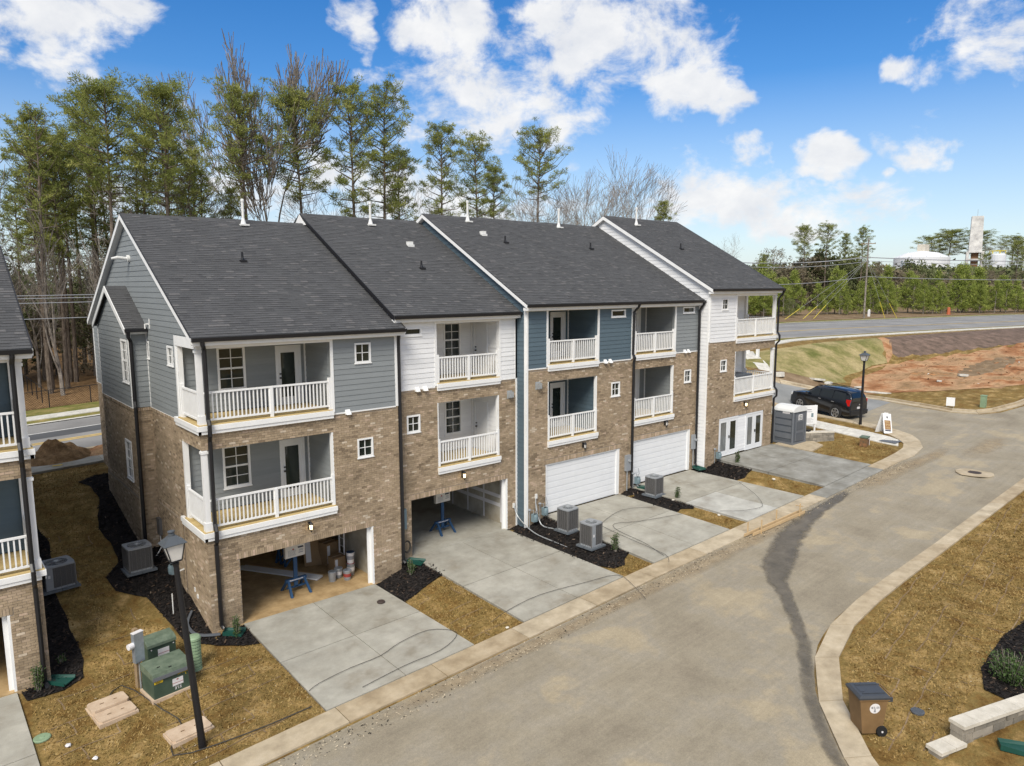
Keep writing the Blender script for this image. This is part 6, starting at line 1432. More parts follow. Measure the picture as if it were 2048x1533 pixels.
place(r, 48.95, -4.85, R(-75))
mb = MB(); mb.box(-.16, .16, -.16, .16, 0, .8); mb.box(-.18, .18, -.18, .18, .8, .86); o = mb.build('cable_pedestal', 'mint_green'); place(o, 50.53, -6.4); tag(o, 'square pale green pedestal on the graded lot corner', 'cable pedestal')
# broken concrete on the lot edge
def chunk(x, y, w, d, h, rz, lab):
    rr = random.Random(x); P = [(w/2*math.cos(a)*rr.uniform(.8, 1.1), d/2*math.sin(a)*rr.uniform(.8, 1.1)) for a in [k*math.pi/3.5 for k in range(7)]]
    mb = MB(); mb.prism(P, 0, h); o = mb.build('concrete_chunk', 'concrete_pale'); place(o, x, y, rz, dz=.03); o.rotation_euler = (R(rr.uniform(-6, 6)), R(rr.uniform(-6, 6)), rz); tag(o, lab, 'concrete piece', 'broken concrete pieces by the far kerb')
chunk(50.4, 5.6, 1.7, 1.2, .15, .5, 'largest flat piece of broken concrete on the earth beyond the parked car'); chunk(51.0, 4.9, 1.2, .6, .12, .1, 'flat broken concrete piece just below the largest one'); chunk(46.9, 7.0, 1.1, .8, .35, .4, 'pale broken concrete piece beside the far kerb, left of the parked car roof')
chunk(52.5, 3.1, 1.6, .6, .1, .1, 'thin broken concrete piece behind the distant lamp post'); chunk(51.3, 1.1, 2.2, .5, .1, -1.0, 'long yellowish board piece right of the distant lamp post'); chunk(62, -1.5, 1.2, .8, .15, 0, 'broken concrete piece out in the red clay'); chunk(58.5, -.8, .6, .4, .1, 0, 'small broken concrete piece in the clay left of the other')
# form boards on the gutter
r = thing('form_boards', 'raw form boards held by stakes along the gutter of the patched driveway', 'form boards', (18.9, -7.35, T(18.9, -7.35)), math.atan2(-.2, 4.3))
for y, l, x in ((0, 4.3, 0), (-.17, 3.9, .35)): mb = MB(); mb.add([(x,y-.02,0.08),(x+l,y-.02,.08+l*.05),(x+l,y+.02,.08+l*.05),(x,y+.02,.08),(x,y-.02,.2),(x+l,y-.02,.2+l*.05),(x+l,y+.02,.2+l*.05),(x,y+.02,.2)], [(0,3,2,1),(4,5,6,7),(0,1,5,4),(1,2,6,5),(2,3,7,6),(3,0,4,7)]); part(mb, 'board', 'raw_wood', r)
for x, y, t in ((.3, .05, 0), (.9, -.2, .05), (2.4, .06, 0), (3.8, -.2, 0)): mb = MB(); mb.box(x-.02, x+.02, y-.02, y+.02, 0, .62+x*.05); part(mb, 'stake', 'raw_wood', r)
mb = MB(); mb.tube([(3.6, -.1, .75), (4.1, -.15, .6)], .02, 4); part(mb, 'loose_stick', 'raw_wood', r)

# wheeled bin
r = empty_local('wheeled_bin', 'brown wheeled bin with a dark lid standing behind the kerb at the lower right', 'bin')
mb = MB(); mb.add([(-.24,-.27,.06),(.24,-.27,.06),(.24,.27,.06),(-.24,.27,.06),(-.36,-.30,.98),(.33,-.30,.98),(.33,.30,.98),(-.36,.30,.98)], [(0,3,2,1),(4,5,6,7),(0,1,5,4),(1,2,6,5),(2,3,7,6),(3,0,4,7)]); bb = part(mb, 'body', 'bin_brown', r)
mb = MB(); mb.box(-.385, .36, -.325, .325, .93, .98); part(mb, 'rim', 'bin_brown', r)
mb = MB(); n = 8
L0 = [(-.40,-.34),(.37,-.34),(.37,.34),(-.40,.34)]; L1 = [(-.34,-.29),(.33,-.29),(.33,.29),(-.34,.29)]
mb.add([(a, b, .97) for a, b in L0]+[(a, b, 1.01) for a, b in L0]+[(a, b, 1.055) for a, b in L1], [(3,2,1,0),(0,1,5,4),(1,2,6,5),(2,3,7,6),(3,0,4,7),(4,5,9,8),(5,6,10,9),(6,7,11,10),(7,4,8,11),(8,9,10,11)])
mb.box(-.25, .3, -.20, -.17, 1.055, 1.07); mb.box(-.25, .3, .17, .2, 1.055, 1.07); mb.box(-.27, -.16, -.12, .12, 1.055, 1.062); part(mb, 'lid', 'bin_lid', r)
mb = MB(); mb.tube([(.40, -.27, .96), (.45, -.27, .99), (.45, .27, .99), (.40, .27, .96)], .02, 8); part(mb, 'handle', 'bin_brown', r)
mb = MB(); mb.box(.33, .43, -.32, -.28, .9, 1.0); mb.box(.33, .43, .28, .32, .9, 1.0); part(mb, 'hinge', 'bin_lid', r)
for s in (-1, 1):
    mb = MB(); mb.tube([(.22, s*.25, .13), (.22, s*.33, .13)], .13, 18); wq = part(mb, 'wheel', 'rubber', r); mb = MB(); mb.tube([(.22, s*.33, .13), (.22, s*.337, .13)], .025, 8); part(mb, 'hub', 'label_white', wq)
FBn = lambda u, w, z: (u, -.283-(z-.5)*.033-w, z)
mb = MB(); k = 20; mb.add([FBn(.02+.13*math.cos(2*math.pi*i/k), .004, .72+.13*math.sin(2*math.pi*i/k)) for i in range(k)], [tuple(range(k))]); em = part(mb, 'round_emblem', 'label_white', bb)
mb = MB(); mb.add([FBn(.02+.05*a, .007, .68+.11*b) for a, b in ((-.6, -.5), (.6, -.5), (0, .7))], [(0,1,2)]); part(mb, 'emblem_mark', 'print_grey', em)
digits(em, '167 131', lambda u, w, z: FBn(u, .007+w, z), -.09, .72, .05, 'print_dark', .003)
place(r, 10.42, -15.98, R(-38), z=T(10.4, -15.9)); 

# parked car
def suv():
    r = empty_local('parked_car', 'black boxy sport utility car parked along the entrance street kerb', 'car')
    Ls, Wd = 4.85, 1.95; hw = Wd/2
    # stations along x (front positive): x, z bottom, z belt, z roof, half width at sill, belt, roof
    S = [(2.42,.42,.72,.74,.78,.74,.70),(2.36,.30,.92,.98,.86,.84,.80),(2.2,.26,1.02,1.06,.93,.90,.84),(1.7,.26,1.08,1.13,.965,.95,.86),(1.15,.26,1.12,1.19,.975,.96,.86),(.78,.26,1.14,1.42,.975,.965,.80),(.42,.26,1.15,1.68,.975,.97,.74),(.1,.26,1.16,1.76,.975,.97,.74),(-.8,.26,1.17,1.80,.975,.97,.74),(-1.7,.26,1.18,1.79,.975,.965,.74),(-2.1,.27,1.18,1.74,.97,.955,.72),(-2.30,.32,1.15,1.45,.95,.93,.80),(-2.38,.34,1.02,1.12,.94,.92,.86),(-2.43,.42,.70,.74,.90,.88,.82)]
    vs = []; fs = []
    for x, zb_, zl, zt, a, b, c in S:
        hgt = zt-zl; half = [(a*.86, zb_), (a, zb_+.10), (a+.005, (zb_+zl)/2), (b, zl-.05), (b-.012, zl), (b*.45+c*.55, zl+hgt*.55), (c, zt-min(.05, hgt*.3)), (c-.08, zt)]
        vs += [(x, -y, z) for y, z in half]+[(x, y, z) for y, z in half[::-1]]
    n = 16
    for i in range(len(S)-1):
        for k in range(n):
            q = (k+1) % n; fs.append((i*n+k, i*n+q, (i+1)*n+q, (i+1)*n+k))
    fs.append(tuple(range(n))[::-1]); fs.append(tuple((len(S)-1)*n+k for k in range(n)))
    mb = MB(); mb.add(vs, fs); body = mb.build('body', 'car_black', r)
    m = body.modifiers.new('bevel', 'BEVEL'); m.width = .03; m.segments = 2; m.limit_method = 'ANGLE'; m.angle_limit = R(25)
    for p in body.data.polygons: p.use_smooth = True
    def side(x): 
        for i in range(len(S)-1):
            if S[i][0] >= x >= S[i+1][0]:
                t = (S[i][0]-x)/(S[i][0]-S[i+1][0]); return [S[i][k]+(S[i+1][k]-S[i][k])*t for k in range(7)]
        return S[-1]
    for s in (-1, 1):
        for nm, xa, xb, xt0, xt1 in (('side_window', .98, .02, .38, .02), ('side_window', -.06, -.98, -.06, -.98), ('side_window', -1.06, -2.0, -1.06, -1.88)):
            P = []
            for x, top_ in ((xa, 0), (xb, 0), (xt1, 1), (xt0, 1)):
                q = side(x); zl, zt, b, c = q[2], q[3], q[5], q[6]
                if top_: z = zt-.12; y = (b*.45+c*.55)+(c-(b*.45+c*.55))*.55
                else: z = zl+.03; y = b-.02
                P.append((x, s*(y+.012), z))
            mb = MB(); mb.add(P, [(0,1,2,3) if s < 0 else (3,2,1,0)]); part(mb, nm, 'car_glass', r)
        for x in (.0, -1.02): mb = MB(); mb.tube([(x+.16-.3, s*.985, 1.02), (x+.16-.12, s*.99, 1.02)], .018, 6); part(mb, 'door_handle', 'alloy', r)
        mb = MB(); mb.box(*sorted((.78, 1.0)), *sorted((s*.95, s*1.13)), 1.12, 1.28); part(mb, 'mirror', 'car_black', r)
        mb = MB(); mb.box(-1.0, 1.0, *sorted((s*.955, s*1.0)), .28, .40); part(mb, 'sill', 'car_trim', r)
        mb = MB(); mb.box(-2.33, -2.05, *sorted((s*.80, s*.955)), .95, 1.32); part(mb, 'tail_light', 'lamp_red', r)
        mb = MB(); mb.box(2.05, 2.33, *sorted((s*.62, s*.90)), .82, 1.0); part(mb, 'headlight', 'lamp_clear', r)
        mb = MB(); mb.tube([(.4, s*.66, 1.80), (-1.9, s*.66, 1.85)], .02, 6); part(mb, 'roof_rail', 'car_trim', r)
        for x in (1.45, -1.38):
            mb = MB(); mb.tube([(x, s*.965, .42), (x, s*.992, .42)], .46, 24); part(mb, 'wheel_arch', 'car_trim', r)
            mb = MB(); mb.tube([(x, s*.74, .385), (x, s*.995, .385), (x, s*1.005, .385)], [.385, .385, .35], 28); wq = part(mb, 'wheel', 'rubber', r)
            mb = MB(); mb.tube([(x, s*1.004, .385), (x, s*1.008, .385)], .255, 24); part(mb, 'rim_well', 'car_trim', wq)
            mb = MB()
            for k in range(5):
                a = 2*math.pi*k/5+.3; ca, sa = math.cos(a), math.sin(a); ux, uz = -sa, ca; y = s*1.014
                mb.add([(x+ca*.04-ux*.05, y, .385+sa*.04-uz*.05), (x+ca*.04+ux*.05, y, .385+sa*.04+uz*.05), (x+ca*.25+ux*.065, y, .385+sa*.25+uz*.065), (x+ca*.25-ux*.065, y, .385+sa*.25-uz*.065)], [(0,1,2,3),(3,2,1,0)])
            mb.tube([(x+.265*math.cos(a*.3142), s*1.01, .385+.265*math.sin(a*.3142)) for a in range(21)], .014, 5); part(mb, 'rim', 'alloy', wq)
    mb = MB(); mb.add([(-2.315,-.72,1.42),(-2.315,.72,1.42),(-2.125,.62,1.70),(-2.125,-.62,1.70),(-2.335,-.78,1.20),(-2.335,.78,1.20)], [(3,2,1,0),(0,1,5,4)][:1]+[(4,5,1,0)][:1]); 
    mb.v = [(x-.025, y, z) for x, y, z in mb.v]; part(mb, 'rear_window', 'car_glass', r)
    mb = MB(); mb.add([(1.12,-.76,1.21),(1.12,.76,1.21),(.45,.66,1.68),(.45,-.66,1.68)], [(0,1,2,3)]); mb.v = [(x+.02, y, z+.02) for x, y, z in mb.v]; part(mb, 'windscreen', 'car_glass', r)
    mb = MB(); mb.box(-2.50, -2.30, -.90, .90, .42, .68); part(mb, 'bumper', 'car_trim', r); mb = MB(); mb.box(-2.47, -2.44, -.26, .26, .78, .90); part(mb, 'number_plate', 'label_white', r)
    mb = MB(); mb.box(-2.45, -2.40, -.05, .05, .98, 1.06); part(mb, 'tailgate_badge', 'alloy', r); mb = MB(); mb.box(2.38, 2.44, -.55, .55, .62, .85); part(mb, 'grille', 'car_trim', r)
    return r
c_ = suv(); th = math.atan2(2.9, .5); c_.location = (42.25, .78, T(42.3, .8)+.03); c_.rotation_euler = (0, -math.atan2(T(42.5, 2.5)-T(42, -.7), 3.2), th)
c_.scale = (1, 1, 1.12)

# hot tub lid like cover on the far balcony
mb = MB(); mb.box(28.1, 30.3, -.55, .65, 5.75, 5.98); mb.box(28.15, 30.25, -.5, .6, 4.95, 5.75); o = mb.build('covered_table', 'grey_plastic'); tag(o, 'dark covered table on the lower balcony of the farthest townhouse', 'table')

# poles, wires, fence, dirt pile
def upole(x, y, h, lab, r0=.15):
    r = thing('utility_pole', lab, 'utility pole', (x, y, T(x, y))); mb = MB(); mb.tube([(0, 0, 0), (0, 0, h)], [r0, r0*.7], 10); part(mb, 'pole', 'bark_grey', r)
    mb = MB(); mb.box(-.06, .06, -1.1, 1.1, h-.9, h-.78); part(mb, 'crossarm', 'post_wood', r)
    for k in (-1, -.35, .35, 1): mb = MB(); mb.lathe([(.04, h-.78), (.06, h-.7), (.03, h-.6)], 8, (0, k)); part(mb, 'insulator', 'ac_panel', r)
    return r
PX, PY = 109.3, 27.8; zP = T(PX, PY)
upole(PX, PY, 12.5, 'tall wooden utility pole beyond the main road right of the row')
WR = [(9.6, 0), (9.6, .9), (9.0, -.5), (6.6, 0)]
for i, (z, dy) in enumerate(WR):
    for (ex, ey, ez, sd_) in ((165, -8, zP+z+.5, 'right'), (70, 34, zP+z-.8, 'left')):
        pts = [(PX+(ex-PX)*t, PY+dy+(ey-PY)*t, zP+z+(ez-zP-z)*t-3.2*t*(1-t)) for t in [k/14 for k in range(15)]]
        mb = MB(); mb.tube(pts, .035, 4); o = mb.build('overhead_wire', 'wire'); tag(o, ['topmost', 'second', 'third', 'lowest'][i]+' overhead wire running '+sd_+' from the utility pole', 'wire', 'overhead wires')
upole(70, 34, 12.0, 'second utility pole hidden behind the far roof')
for i, (xa, xb, s) in enumerate(((134, 123, 1), (136, 125, 1), (137, 127, 1), (111, 117, -1), (112.5, 118.5, -1))):
    pass
for i, (bx, by) in enumerate(((98.5, 35.2), (101.5, 33.8), (103.3, 33.0), (113.4, 26.3), (115.2, 25.2))):
    g0_ = Vector((bx, by, T(bx, by))); tp = Vector((PX, PY, zP+9.2)); d = (tp-g0_).normalized(); mb = MB(); mb.tube([g0_, g0_+d*2.9], .045, 6)
    r = thing('guy_wire', ['leftmost', 'second', 'third', 'fourth', 'rightmost'][i]+' guy wire with a yellow guard at the utility pole', 'guy wire', (0, 0, 0), 0, 'guy wires of the pole'); part(mb, 'guard', 'guard_yellow', r); mb = MB(); mb.tube([g0_, tp], .018, 4); part(mb, 'cable', 'wire', r)
for i, (za, zb_) in enumerate(((10.45, 10.66), (10.28, 10.47), (10.0, 10.17), (9.04, 9.18))):
    mb = MB(); mb.tube([(-60+12*k, 29.6, za+(zb_-za)*(-60+12*k+1.5)/4.4*.25+.0) for k in range(12)], .022, 4); o = mb.build('roadside_wire', 'wire'); tag(o, ['highest', 'second', 'third', 'lowest single'][i]+' roadside wire in front of the dark woods', 'wire', 'wires along the main road')
for x, y, h, lab in ((116.4, 30.1, 1.1, 'short white marker post beside the utility pole'),):
    mb = MB(); mb.box(-.15, .15, -.15, .15, 0, h); mb.lathe([(.17, h), (.05, h+.15)], 8); o = mb.build('marker_post', 'white_trim'); place(o, x, y); tag(o, lab, 'marker')
mb = MB(); mb.lathe([(.35, 0), (.35, .08), (.3, .1), (.22, 1.2), (.18, 1.3)], 10); o = mb.build('traffic_drum', 'safety_orange'); place(o, 132.8, 23.6); tag(o, 'orange road marker beyond the main road near the right edge', 'traffic marker')
for i, (x, y) in enumerate(((50.2, 11.9), (49.6, 10.6))):
    mb = MB(); mb.box(-.11, .11, -.11, .11, 0, 1.5); mb.prism([(-.13, -.13), (.13, -.13), (.13, .13), (-.13, .13)], 1.5, 1.56); o = mb.build('rail_post', 'white_trim'); place(o, x, y); tag(o, ['left', 'right'][i]+' white post on the green bank seen through the far lower balcony', 'post', 'white posts on the bank')
r = thing('black_fence', 'thin black chain link fence along the woods behind the main road', 'fence', (0, 0, 0))
fx = frange(-14.5, 30, 2.5)
for x in fx: mb = MB(); z = T(x, 34.6); mb.tube([(x, 34.6, z), (x, 34.6, z+1.25)], .035, 6); part(mb, 'post', 'black_metal', r)
for y in frange(37, 50, 2.5): mb = MB(); z = T(.4, y); mb.tube([(.4, y, z), (.4, y, z+1.25)], .035, 6); part(mb, 'post', 'black_metal', r)
mb = MB(); mb.tube([(-14.5, 34.6, T(-14, 34)+1.22), (30, 34.6, T(30, 34.6)+1.22)], .022, 5); part(mb, 'top_rail', 'black_metal', r); mb = MB(); mb.tube([(.4, 34.6, T(.4, 34)+1.22), (.4, 50, T(.4, 50)+1.22)], .022, 5); part(mb, 'top_rail', 'black_metal', r)
mb = MB(); x = -14.5
while x < 12:
    z = T(x, 34.6)
    for s in (-1, 1): mb.add([(x, 34.6, z), (x+.015, 34.6, z), (x+.015+s*1.2, 34.6, z+1.2), (x+s*1.2, 34.6, z+1.2)], [(0,1,2,3)])
    x += .16
part(mb, 'chain_mesh', 'black_metal', r, 'stuff')
def mound(name, cx, cy, rx, ry, h, m_, seed, lab):
    mb = MB(); n = 22; 
    for j in range(n+1):
        for i in range(n+1):
            u, v = -1+2*i/n, -1+2*j/n; e = max(0, 1-math.hypot(u, v)); x, y = cx+u*rx, cy+v*ry; mb.v.append((x, y, T(x, y)-.02+h*e**.8*(1+.55*noise.noise(Vector((x*1.7, y*1.7, seed))))+.10*e*noise.noise(Vector((x*6, y*6, seed))))); mb.t.append(.5)
    mb.f = [(j*(n+1)+i, j*(n+1)+i+1, (j+1)*(n+1)+i+1, (j+1)*(n+1)+i) for j in range(n) for i in range(n)]; mb.m = [0]*len(mb.f); o = mb.build(name, m_, kind='stuff'); return o
mound('dirt_pile', -1.55, 17.25, 1.7, 1.3, 1.0, 'leaf_litter', 3, ''); mound('dirt_pile', 1.6, 17.2, 3.0, 1.2, .6, 'red_clay', 4, '')
mb = MB(); mb.box(-2, -1.6, 15.6, 15.72, T(-1.5, 15.6)+.104, T(-1.5, 15.6)+.108); mb.add([(.5,15.2,T(0,15)+.106),(1.1,15.6,T(0,15)+.106),(1.05,15.68,T(0,15)+.106),(.42,15.3,T(0,15)+.106)], [(0,1,2,3)]); o = mb.build('survey_paint', 'label_yellow', kind='stuff')
# far plant: tank, tower, silo
d0 = cf_; 
r = thing('storage_tank', 'white cylindrical storage tank with blue lettering beyond the trees', 'storage tank', (321, 98, 4)); mb = MB(); mb.lathe([(10.4, 0), (10.4, 18), (6, 20), (1, 20.8)], 40); part(mb, 'shell', 'tank_white', r)
for a in range(0, 360, 30): mb = MB(); mb.tube([(10.4*math.cos(R(a)), 10.4*math.sin(R(a)), 18), (10.4*math.cos(R(a)), 10.4*math.sin(R(a)), 19)], .07, 4); part(mb, 'guard_rail_post', 'tank_white', r)
mb = MB(); mb.box(-1.2, 3.4, -1.5, 1.5, 20, 23.5); part(mb, 'top_house', 'stone_cap', r)
va = math.atan2(-98-22.8, -321-6.7); Ftk = lambda u, w, z: (math.cos(va+u/10.4)*(10.45+w), math.sin(va+u/10.4)*(10.45+w), z)
digits(r, 'SON', Ftk, -8.0, 14.6, 2.0, 'meter_blue', .1)
r = thing('process_tower', 'tall grey concrete tower with open platforms rising over the right treeline', 'tower', (339, 84, 4), R(20)); mb = MB(); mb.add([(-2.4,-2.4,20),(2.4,-2.4,20),(2.4,2.4,20),(-2.4,2.4,20),(-2.1,-2.1,35),(2.9,-2.1,35),(2.9,2.1,35),(-2.1,2.1,35)], [(0,3,2,1),(4,5,6,7),(0,1,5,4),(1,2,6,5),(2,3,7,6),(3,0,4,7)]); part(mb, 'head', 'tower_grey', r)
mb = MB()
for sx in (-1, 1):
    for sy in (-1, 1): mb.box(*sorted((sx*2.2, sx*3.1)), *sorted((sy*2.2, sy*3.1)), 0, 20.3)
for z in (6, 10, 13.5, 17, 20): mb.box(-3.2, 3.2, -3.2, 3.2, z, z+.5)
part(mb, 'platform_frame', 'tower_grey', r); mb = MB(); mb.box(-1.3, 1.3, -1.3, 1.3, 0, 20); part(mb, 'core', 'rusty', r); mb = MB(); mb.tube([(1.5, 0, 35), (1.5, 0, 38)], .06, 4); part(mb, 'mast', 'wire', r)
r = thing('white_silo', 'small white silo with a yellow railing right of the tower', 'silo', (300, 64.5, 4)); mb = MB(); mb.lathe([(2.6, 0), (2.6, 17.5), (2.4, 18)], 20); part(mb, 'shell', 'tank_white', r)
mb = MB(); mb.tube([(2.6*math.cos(a*.3), 2.6*math.sin(a*.3), 19) for a in range(22)], .12, 4)
for a in range(0, 21, 3): mb.tube([(2.6*math.cos(a*.3), 2.6*math.sin(a*.3), 18), (2.6*math.cos(a*.3), 2.6*math.sin(a*.3), 19)], .1, 4)
part(mb, 'railing', 'guard_yellow', r)

# ------------------------------------------------------------ trees
def np_mesh(name, V, Fq, n_per, tint, m_):
    me = bpy.data.meshes.new(name); me.vertices.add(len(V)); me.vertices.foreach_set('co', V.astype(np.float32).ravel())
    k = len(Fq); me.loops.add(k*n_per); me.loops.foreach_set('vertex_index', Fq.astype(np.int32).ravel()); me.polygons.add(k)
    me.polygons.foreach_set('loop_start', np.arange(0, k*n_per, n_per, dtype=np.int32)); me.update(calc_edges=True); me.materials.append(M[m_])
    a = me.attributes.new('tint', 'FLOAT', 'POINT'); a.data.foreach_set('value', tint.astype(np.float32)); return me
def leaf_cloud(centers, radii, per, l, w, rng, flat=1.0, up=.3, tuft=0):
    """many small leaf-sized faces round the given centres"""
    n = len(centers)*per; C_ = np.repeat(centers, per, 0); Rr = np.repeat(radii, per)
    d = rng.normal(size=(n, 3)); d /= np.linalg.norm(d, axis=1)[:, None]; d[:, 2] *= flat
    P = C_+d*(Rr*rng.random(n)**.6)[:, None]
    a = rng.normal(size=(n, 3))*.55+d*tuft; a[:, 2] += up; a /= np.linalg.norm(a, axis=1)[:, None]
    b = np.cross(a, rng.normal(size=(n, 3))); b /= np.linalg.norm(b, axis=1)[:, None]
    L_ = (l*(.6+.8*rng.random(n)))[:, None]; W_ = (w*(.6+.8*rng.random(n)))[:, None]
    V = np.stack([P-b*W_, P+b*W_, P+a*L_], 1).reshape(-1, 3); F_ = np.arange(n*3).reshape(-1, 3)
    base = np.repeat(rng.random(len(centers)), per); t = np.clip(base*.6+rng.random(n)*.4, 0, 1)
    return V, F_, np.repeat(t, 3)
def pine(seed, H, cb, Rc, top=.9, dens=1.0, per=17, leafm='needles', lean=.02, dead=8, clump=.5):
    rng = np.random.default_rng(seed); rnd = random.Random(seed); mb = MB(); r0 = .012*H*.75+.03
    bend = Vector((rnd.uniform(-1, 1), rnd.uniform(-1, 1), 0))*lean*H
    def tp(h): t = h/H; return Vector((bend.x*t*t+.12*math.sin(t*5+seed), bend.y*t*t+.1*math.cos(t*4+seed), h))
    hs = [H*k/10 for k in range(11)]; mb.tube([tp(h) for h in hs], [max(.03, r0*(1-.88*(h/H)**1.1)) for h in hs], 8)
    cen = []; rad = []; N = int(46*dens); az = rnd.random()*6
    for i in range(N):
        f = (i+.5)/N; f = f**.85; h = H*(cb+(.985-cb)*f); az += 2.399+rnd.uniform(-.4, .4)
        prof = math.sqrt(max(.03, 1-((f-.48)/.57)**2))
        L_ = 1.3*Rc*prof*rnd.uniform(.6, 1.12)*(1 if rnd.random() > .15 else .55); el = .15+.75*f+rnd.uniform(-.15, .2)
        p = tp(h); d = Vector((math.cos(az)*math.cos(el), math.sin(az)*math.cos(el), math.sin(el))); q = p+d*L_*.55+Vector((0, 0, -.05*L_)); e = p+d*L_+Vector((0, 0, .12*L_))
        mb.tube([p, q, e], [.05*L_/Rc+.018, .032, .012], 4, cap=False)
        for k in range(rnd.randint(3, 6)):
            t = rnd.uniform(.35, 1.05) if L_ > .8 else rnd.uniform(.1, 1); c = p.lerp(e, t)+Vector((rnd.gauss(0, .22), rnd.gauss(0, .22), rnd.gauss(.08, .15)))*min(1, L_/1.5); cen.append(c); rad.append(clump*rnd.uniform(.6, 1.15))
            if t > .4: mb.tube([p.lerp(e, t*.85), c], [.014, .008], 3, cap=False)
    for i in range(dead):
        h = H*rnd.uniform(.35*cb, cb*1.05); a = rnd.uniform(0, 6.28); L_ = Rc*rnd.uniform(.25, .75); p = tp(h); q = p+Vector((math.cos(a)*L_*.6, math.sin(a)*L_*.6, .1*L_)); e = q+Vector((math.cos(a+.4)*L_*.4, math.sin(a+.4)*L_*.4, .2*L_)); mb.tube([p, q, e], [.035, .022, .008], 3, cap=False); mb.tube([q, q+Vector((math.cos(a-.8)*L_*.35, math.sin(a-.8)*L_*.35, .1))], [.014, .006], 3, cap=False)
    V, F_, t = leaf_cloud(np.array([tuple(c) for c in cen]), np.array(rad)*.95, int(per*2.9), .24, .034, rng, .62, .35, 1.2)
    wood = mb.build('trunk', 'bark_pine'); wm = wood.data; bpy.data.objects.remove(wood)
    return wm, np_mesh('crown', V, F_, 3, t, leafm)
def bare(seed, H, spread, forks=5, r0=None, fine=.016):
    rnd = random.Random(seed); mb = MB(); cnt = [0]
    def grow(p, d, L_, r, depth):
        n = 3; pts = [p]; rr = [r]; q = p.copy(); dd = d.copy()
        for k in range(n):
            dd = (dd+Vector((rnd.gauss(0, .09), rnd.gauss(0, .09), .05))).normalized(); q = q+dd*L_/n; pts.append(q.copy()); rr.append(max(fine, r*(1-.42*(k+1)/n)))
        mb.tube(pts, rr, 6 if depth < 2 else 3, cap=False); cnt[0] += 1
        if depth >= forks or cnt[0] > 2600: return
        for k in range(rnd.choice([2, 3, 3]) if depth else 3):
            s = rnd.uniform(.35, .75)*spread; a = rnd.uniform(0, 6.28); e = dd.cross(Vector((0, 0, 1))); e = e.normalized() if e.length > .1 else Vector((1, 0, 0)); g_ = dd.cross(e)
            nd = (dd+(e*math.cos(a)+g_*math.sin(a))*s).normalized(); st = pts[rnd.choice([1, 2, 3, 3])]; grow(st, nd, L_*rnd.uniform(.6, .82), rr[-1]*rnd.uniform(.6, .85), depth+1)
        grow(pts[-1], dd, L_*.75, rr[-1]*.85, depth+1)
    grow(Vector((0, 0, 0)), Vector((rnd.gauss(0, .04), rnd.gauss(0, .04), 1)).normalized(), H*.36, r0 or .011*H, 0)
    zm = max(v[2] for v in mb.v); k = H/zm; mb.v = [(x*k, y*k, z*k) for x, y, z in mb.v]
    o = mb.build('branches', 'bark_grey'); m_ = o.data; bpy.data.objects.remove(o); return m_
def bushy(seed, H, Rc, leafm, n=60, per=40, l=.22, w=.09, base=.15, cone=False):
    rng = np.random.default_rng(seed); rnd = random.Random(seed); mb = MB(); mb.tube([(0, 0, 0), (.1, 0, H*.5), (.05, .05, H*.9)], [.02*H*.6+.02, .015*H*.6, .01], 6); cen = []; rad = []
    for i in range(n):
        f = rnd.uniform(base, 1); a = rnd.uniform(0, 6.28); prof = (1-f)**.75*1.25 if cone else math.sqrt(max(.03, 1-((f-.5)/.55)**2)); rr = Rc*prof*rnd.uniform(.35, 1); c = Vector((math.cos(a)*rr, math.sin(a)*rr, H*f*.96)); cen.append(tuple(c)); rad.append(Rc*.26*rnd.uniform(.6, 1.3))
        if i % 2 == 0: mb.tube([(0.05, 0, H*f*.8), c], [.03, .01], 3, cap=False)
    V, F_, t = leaf_cloud(np.array(cen), np.array(rad), per, l, w, rng, .9, .3); o = mb.build('trunk', 'bark_grey'); wm = o.data; bpy.data.objects.remove(o)
    return wm, np_mesh('crown', V, F_, 3, t, leafm)
def plant(name, kinds, x, y, s, rz, label, cat, group=None, dz=-.1, sz=None):
    wm, cm = kinds; r = thing(name, label, cat, (x, y, T(x, y)+dz), rz, group); r.scale = (s, s, sz or s)
    link('trunk' if cm else 'branches', wm, r)
    if cm: link('crown', cm, r)
    return r
rt = random.Random(11)
PK = [pine(1, 24, .63, 3.3, per=22, clump=.62, dens=1.25, dead=18), pine(2, 24, .52, 2.9, dens=1.15, per=20, clump=.56, dead=18), pine(3, 24, .53, 2.6, dens=1.15, per=18, clump=.5, dead=18), pine(4, 24, .68, 3.5, dens=1.1, per=18, clump=.56, dead=20), pine(5, 24, .48, 2.4, dens=1.2, per=18, clump=.48, dead=12)]
TALL = bare(29, 28, 1.0, forks=6, r0=.42, fine=.05)
BK = [bare(21, 20, 1.3), bare(22, 20, 1.05), bare(23, 20, 1.5), bare(24, 20, .95)]
TREES = [(1.9,44,22.3,4,'tall thin pine rising above the left edge roof'),(4.2,47,21.4,2,'sparse pine second from the left over the gap'),(7.0,52,26.3,4,'thin topped pine behind the big left clump'),(6.3,41,24.3,0,'broad crowned pine at the left end of the row skyline'),(9.6,38,23.9,0,'dense round crowned pine above the nearest gable'),
    (16.7,40,24.7,3,'round topped pine left of the tall bare tree'),(22.2,41,25.4,0,'round topped pine right of the tall bare tree'),(26.8,40,26.8,2,'slim pine reaching highest over the first roof joint'),(30.8,41,27.1,1,'full layered pine over the second roof'),
    (38.5,42,24.6,2,'mid height pine over the third roof ridge start'),(44.2,43,24.0,1,'pine with long side limbs over the third roof'),(52.4,42,24.9,3,'umbrella shaped pine standing apart above the third roof')]
for x, y, h, k, lab in TREES: plant('pine_tree', PK[k], x, y, h*.93/24, rt.uniform(0, 6), lab, 'tree', 'tall pines behind the main road')
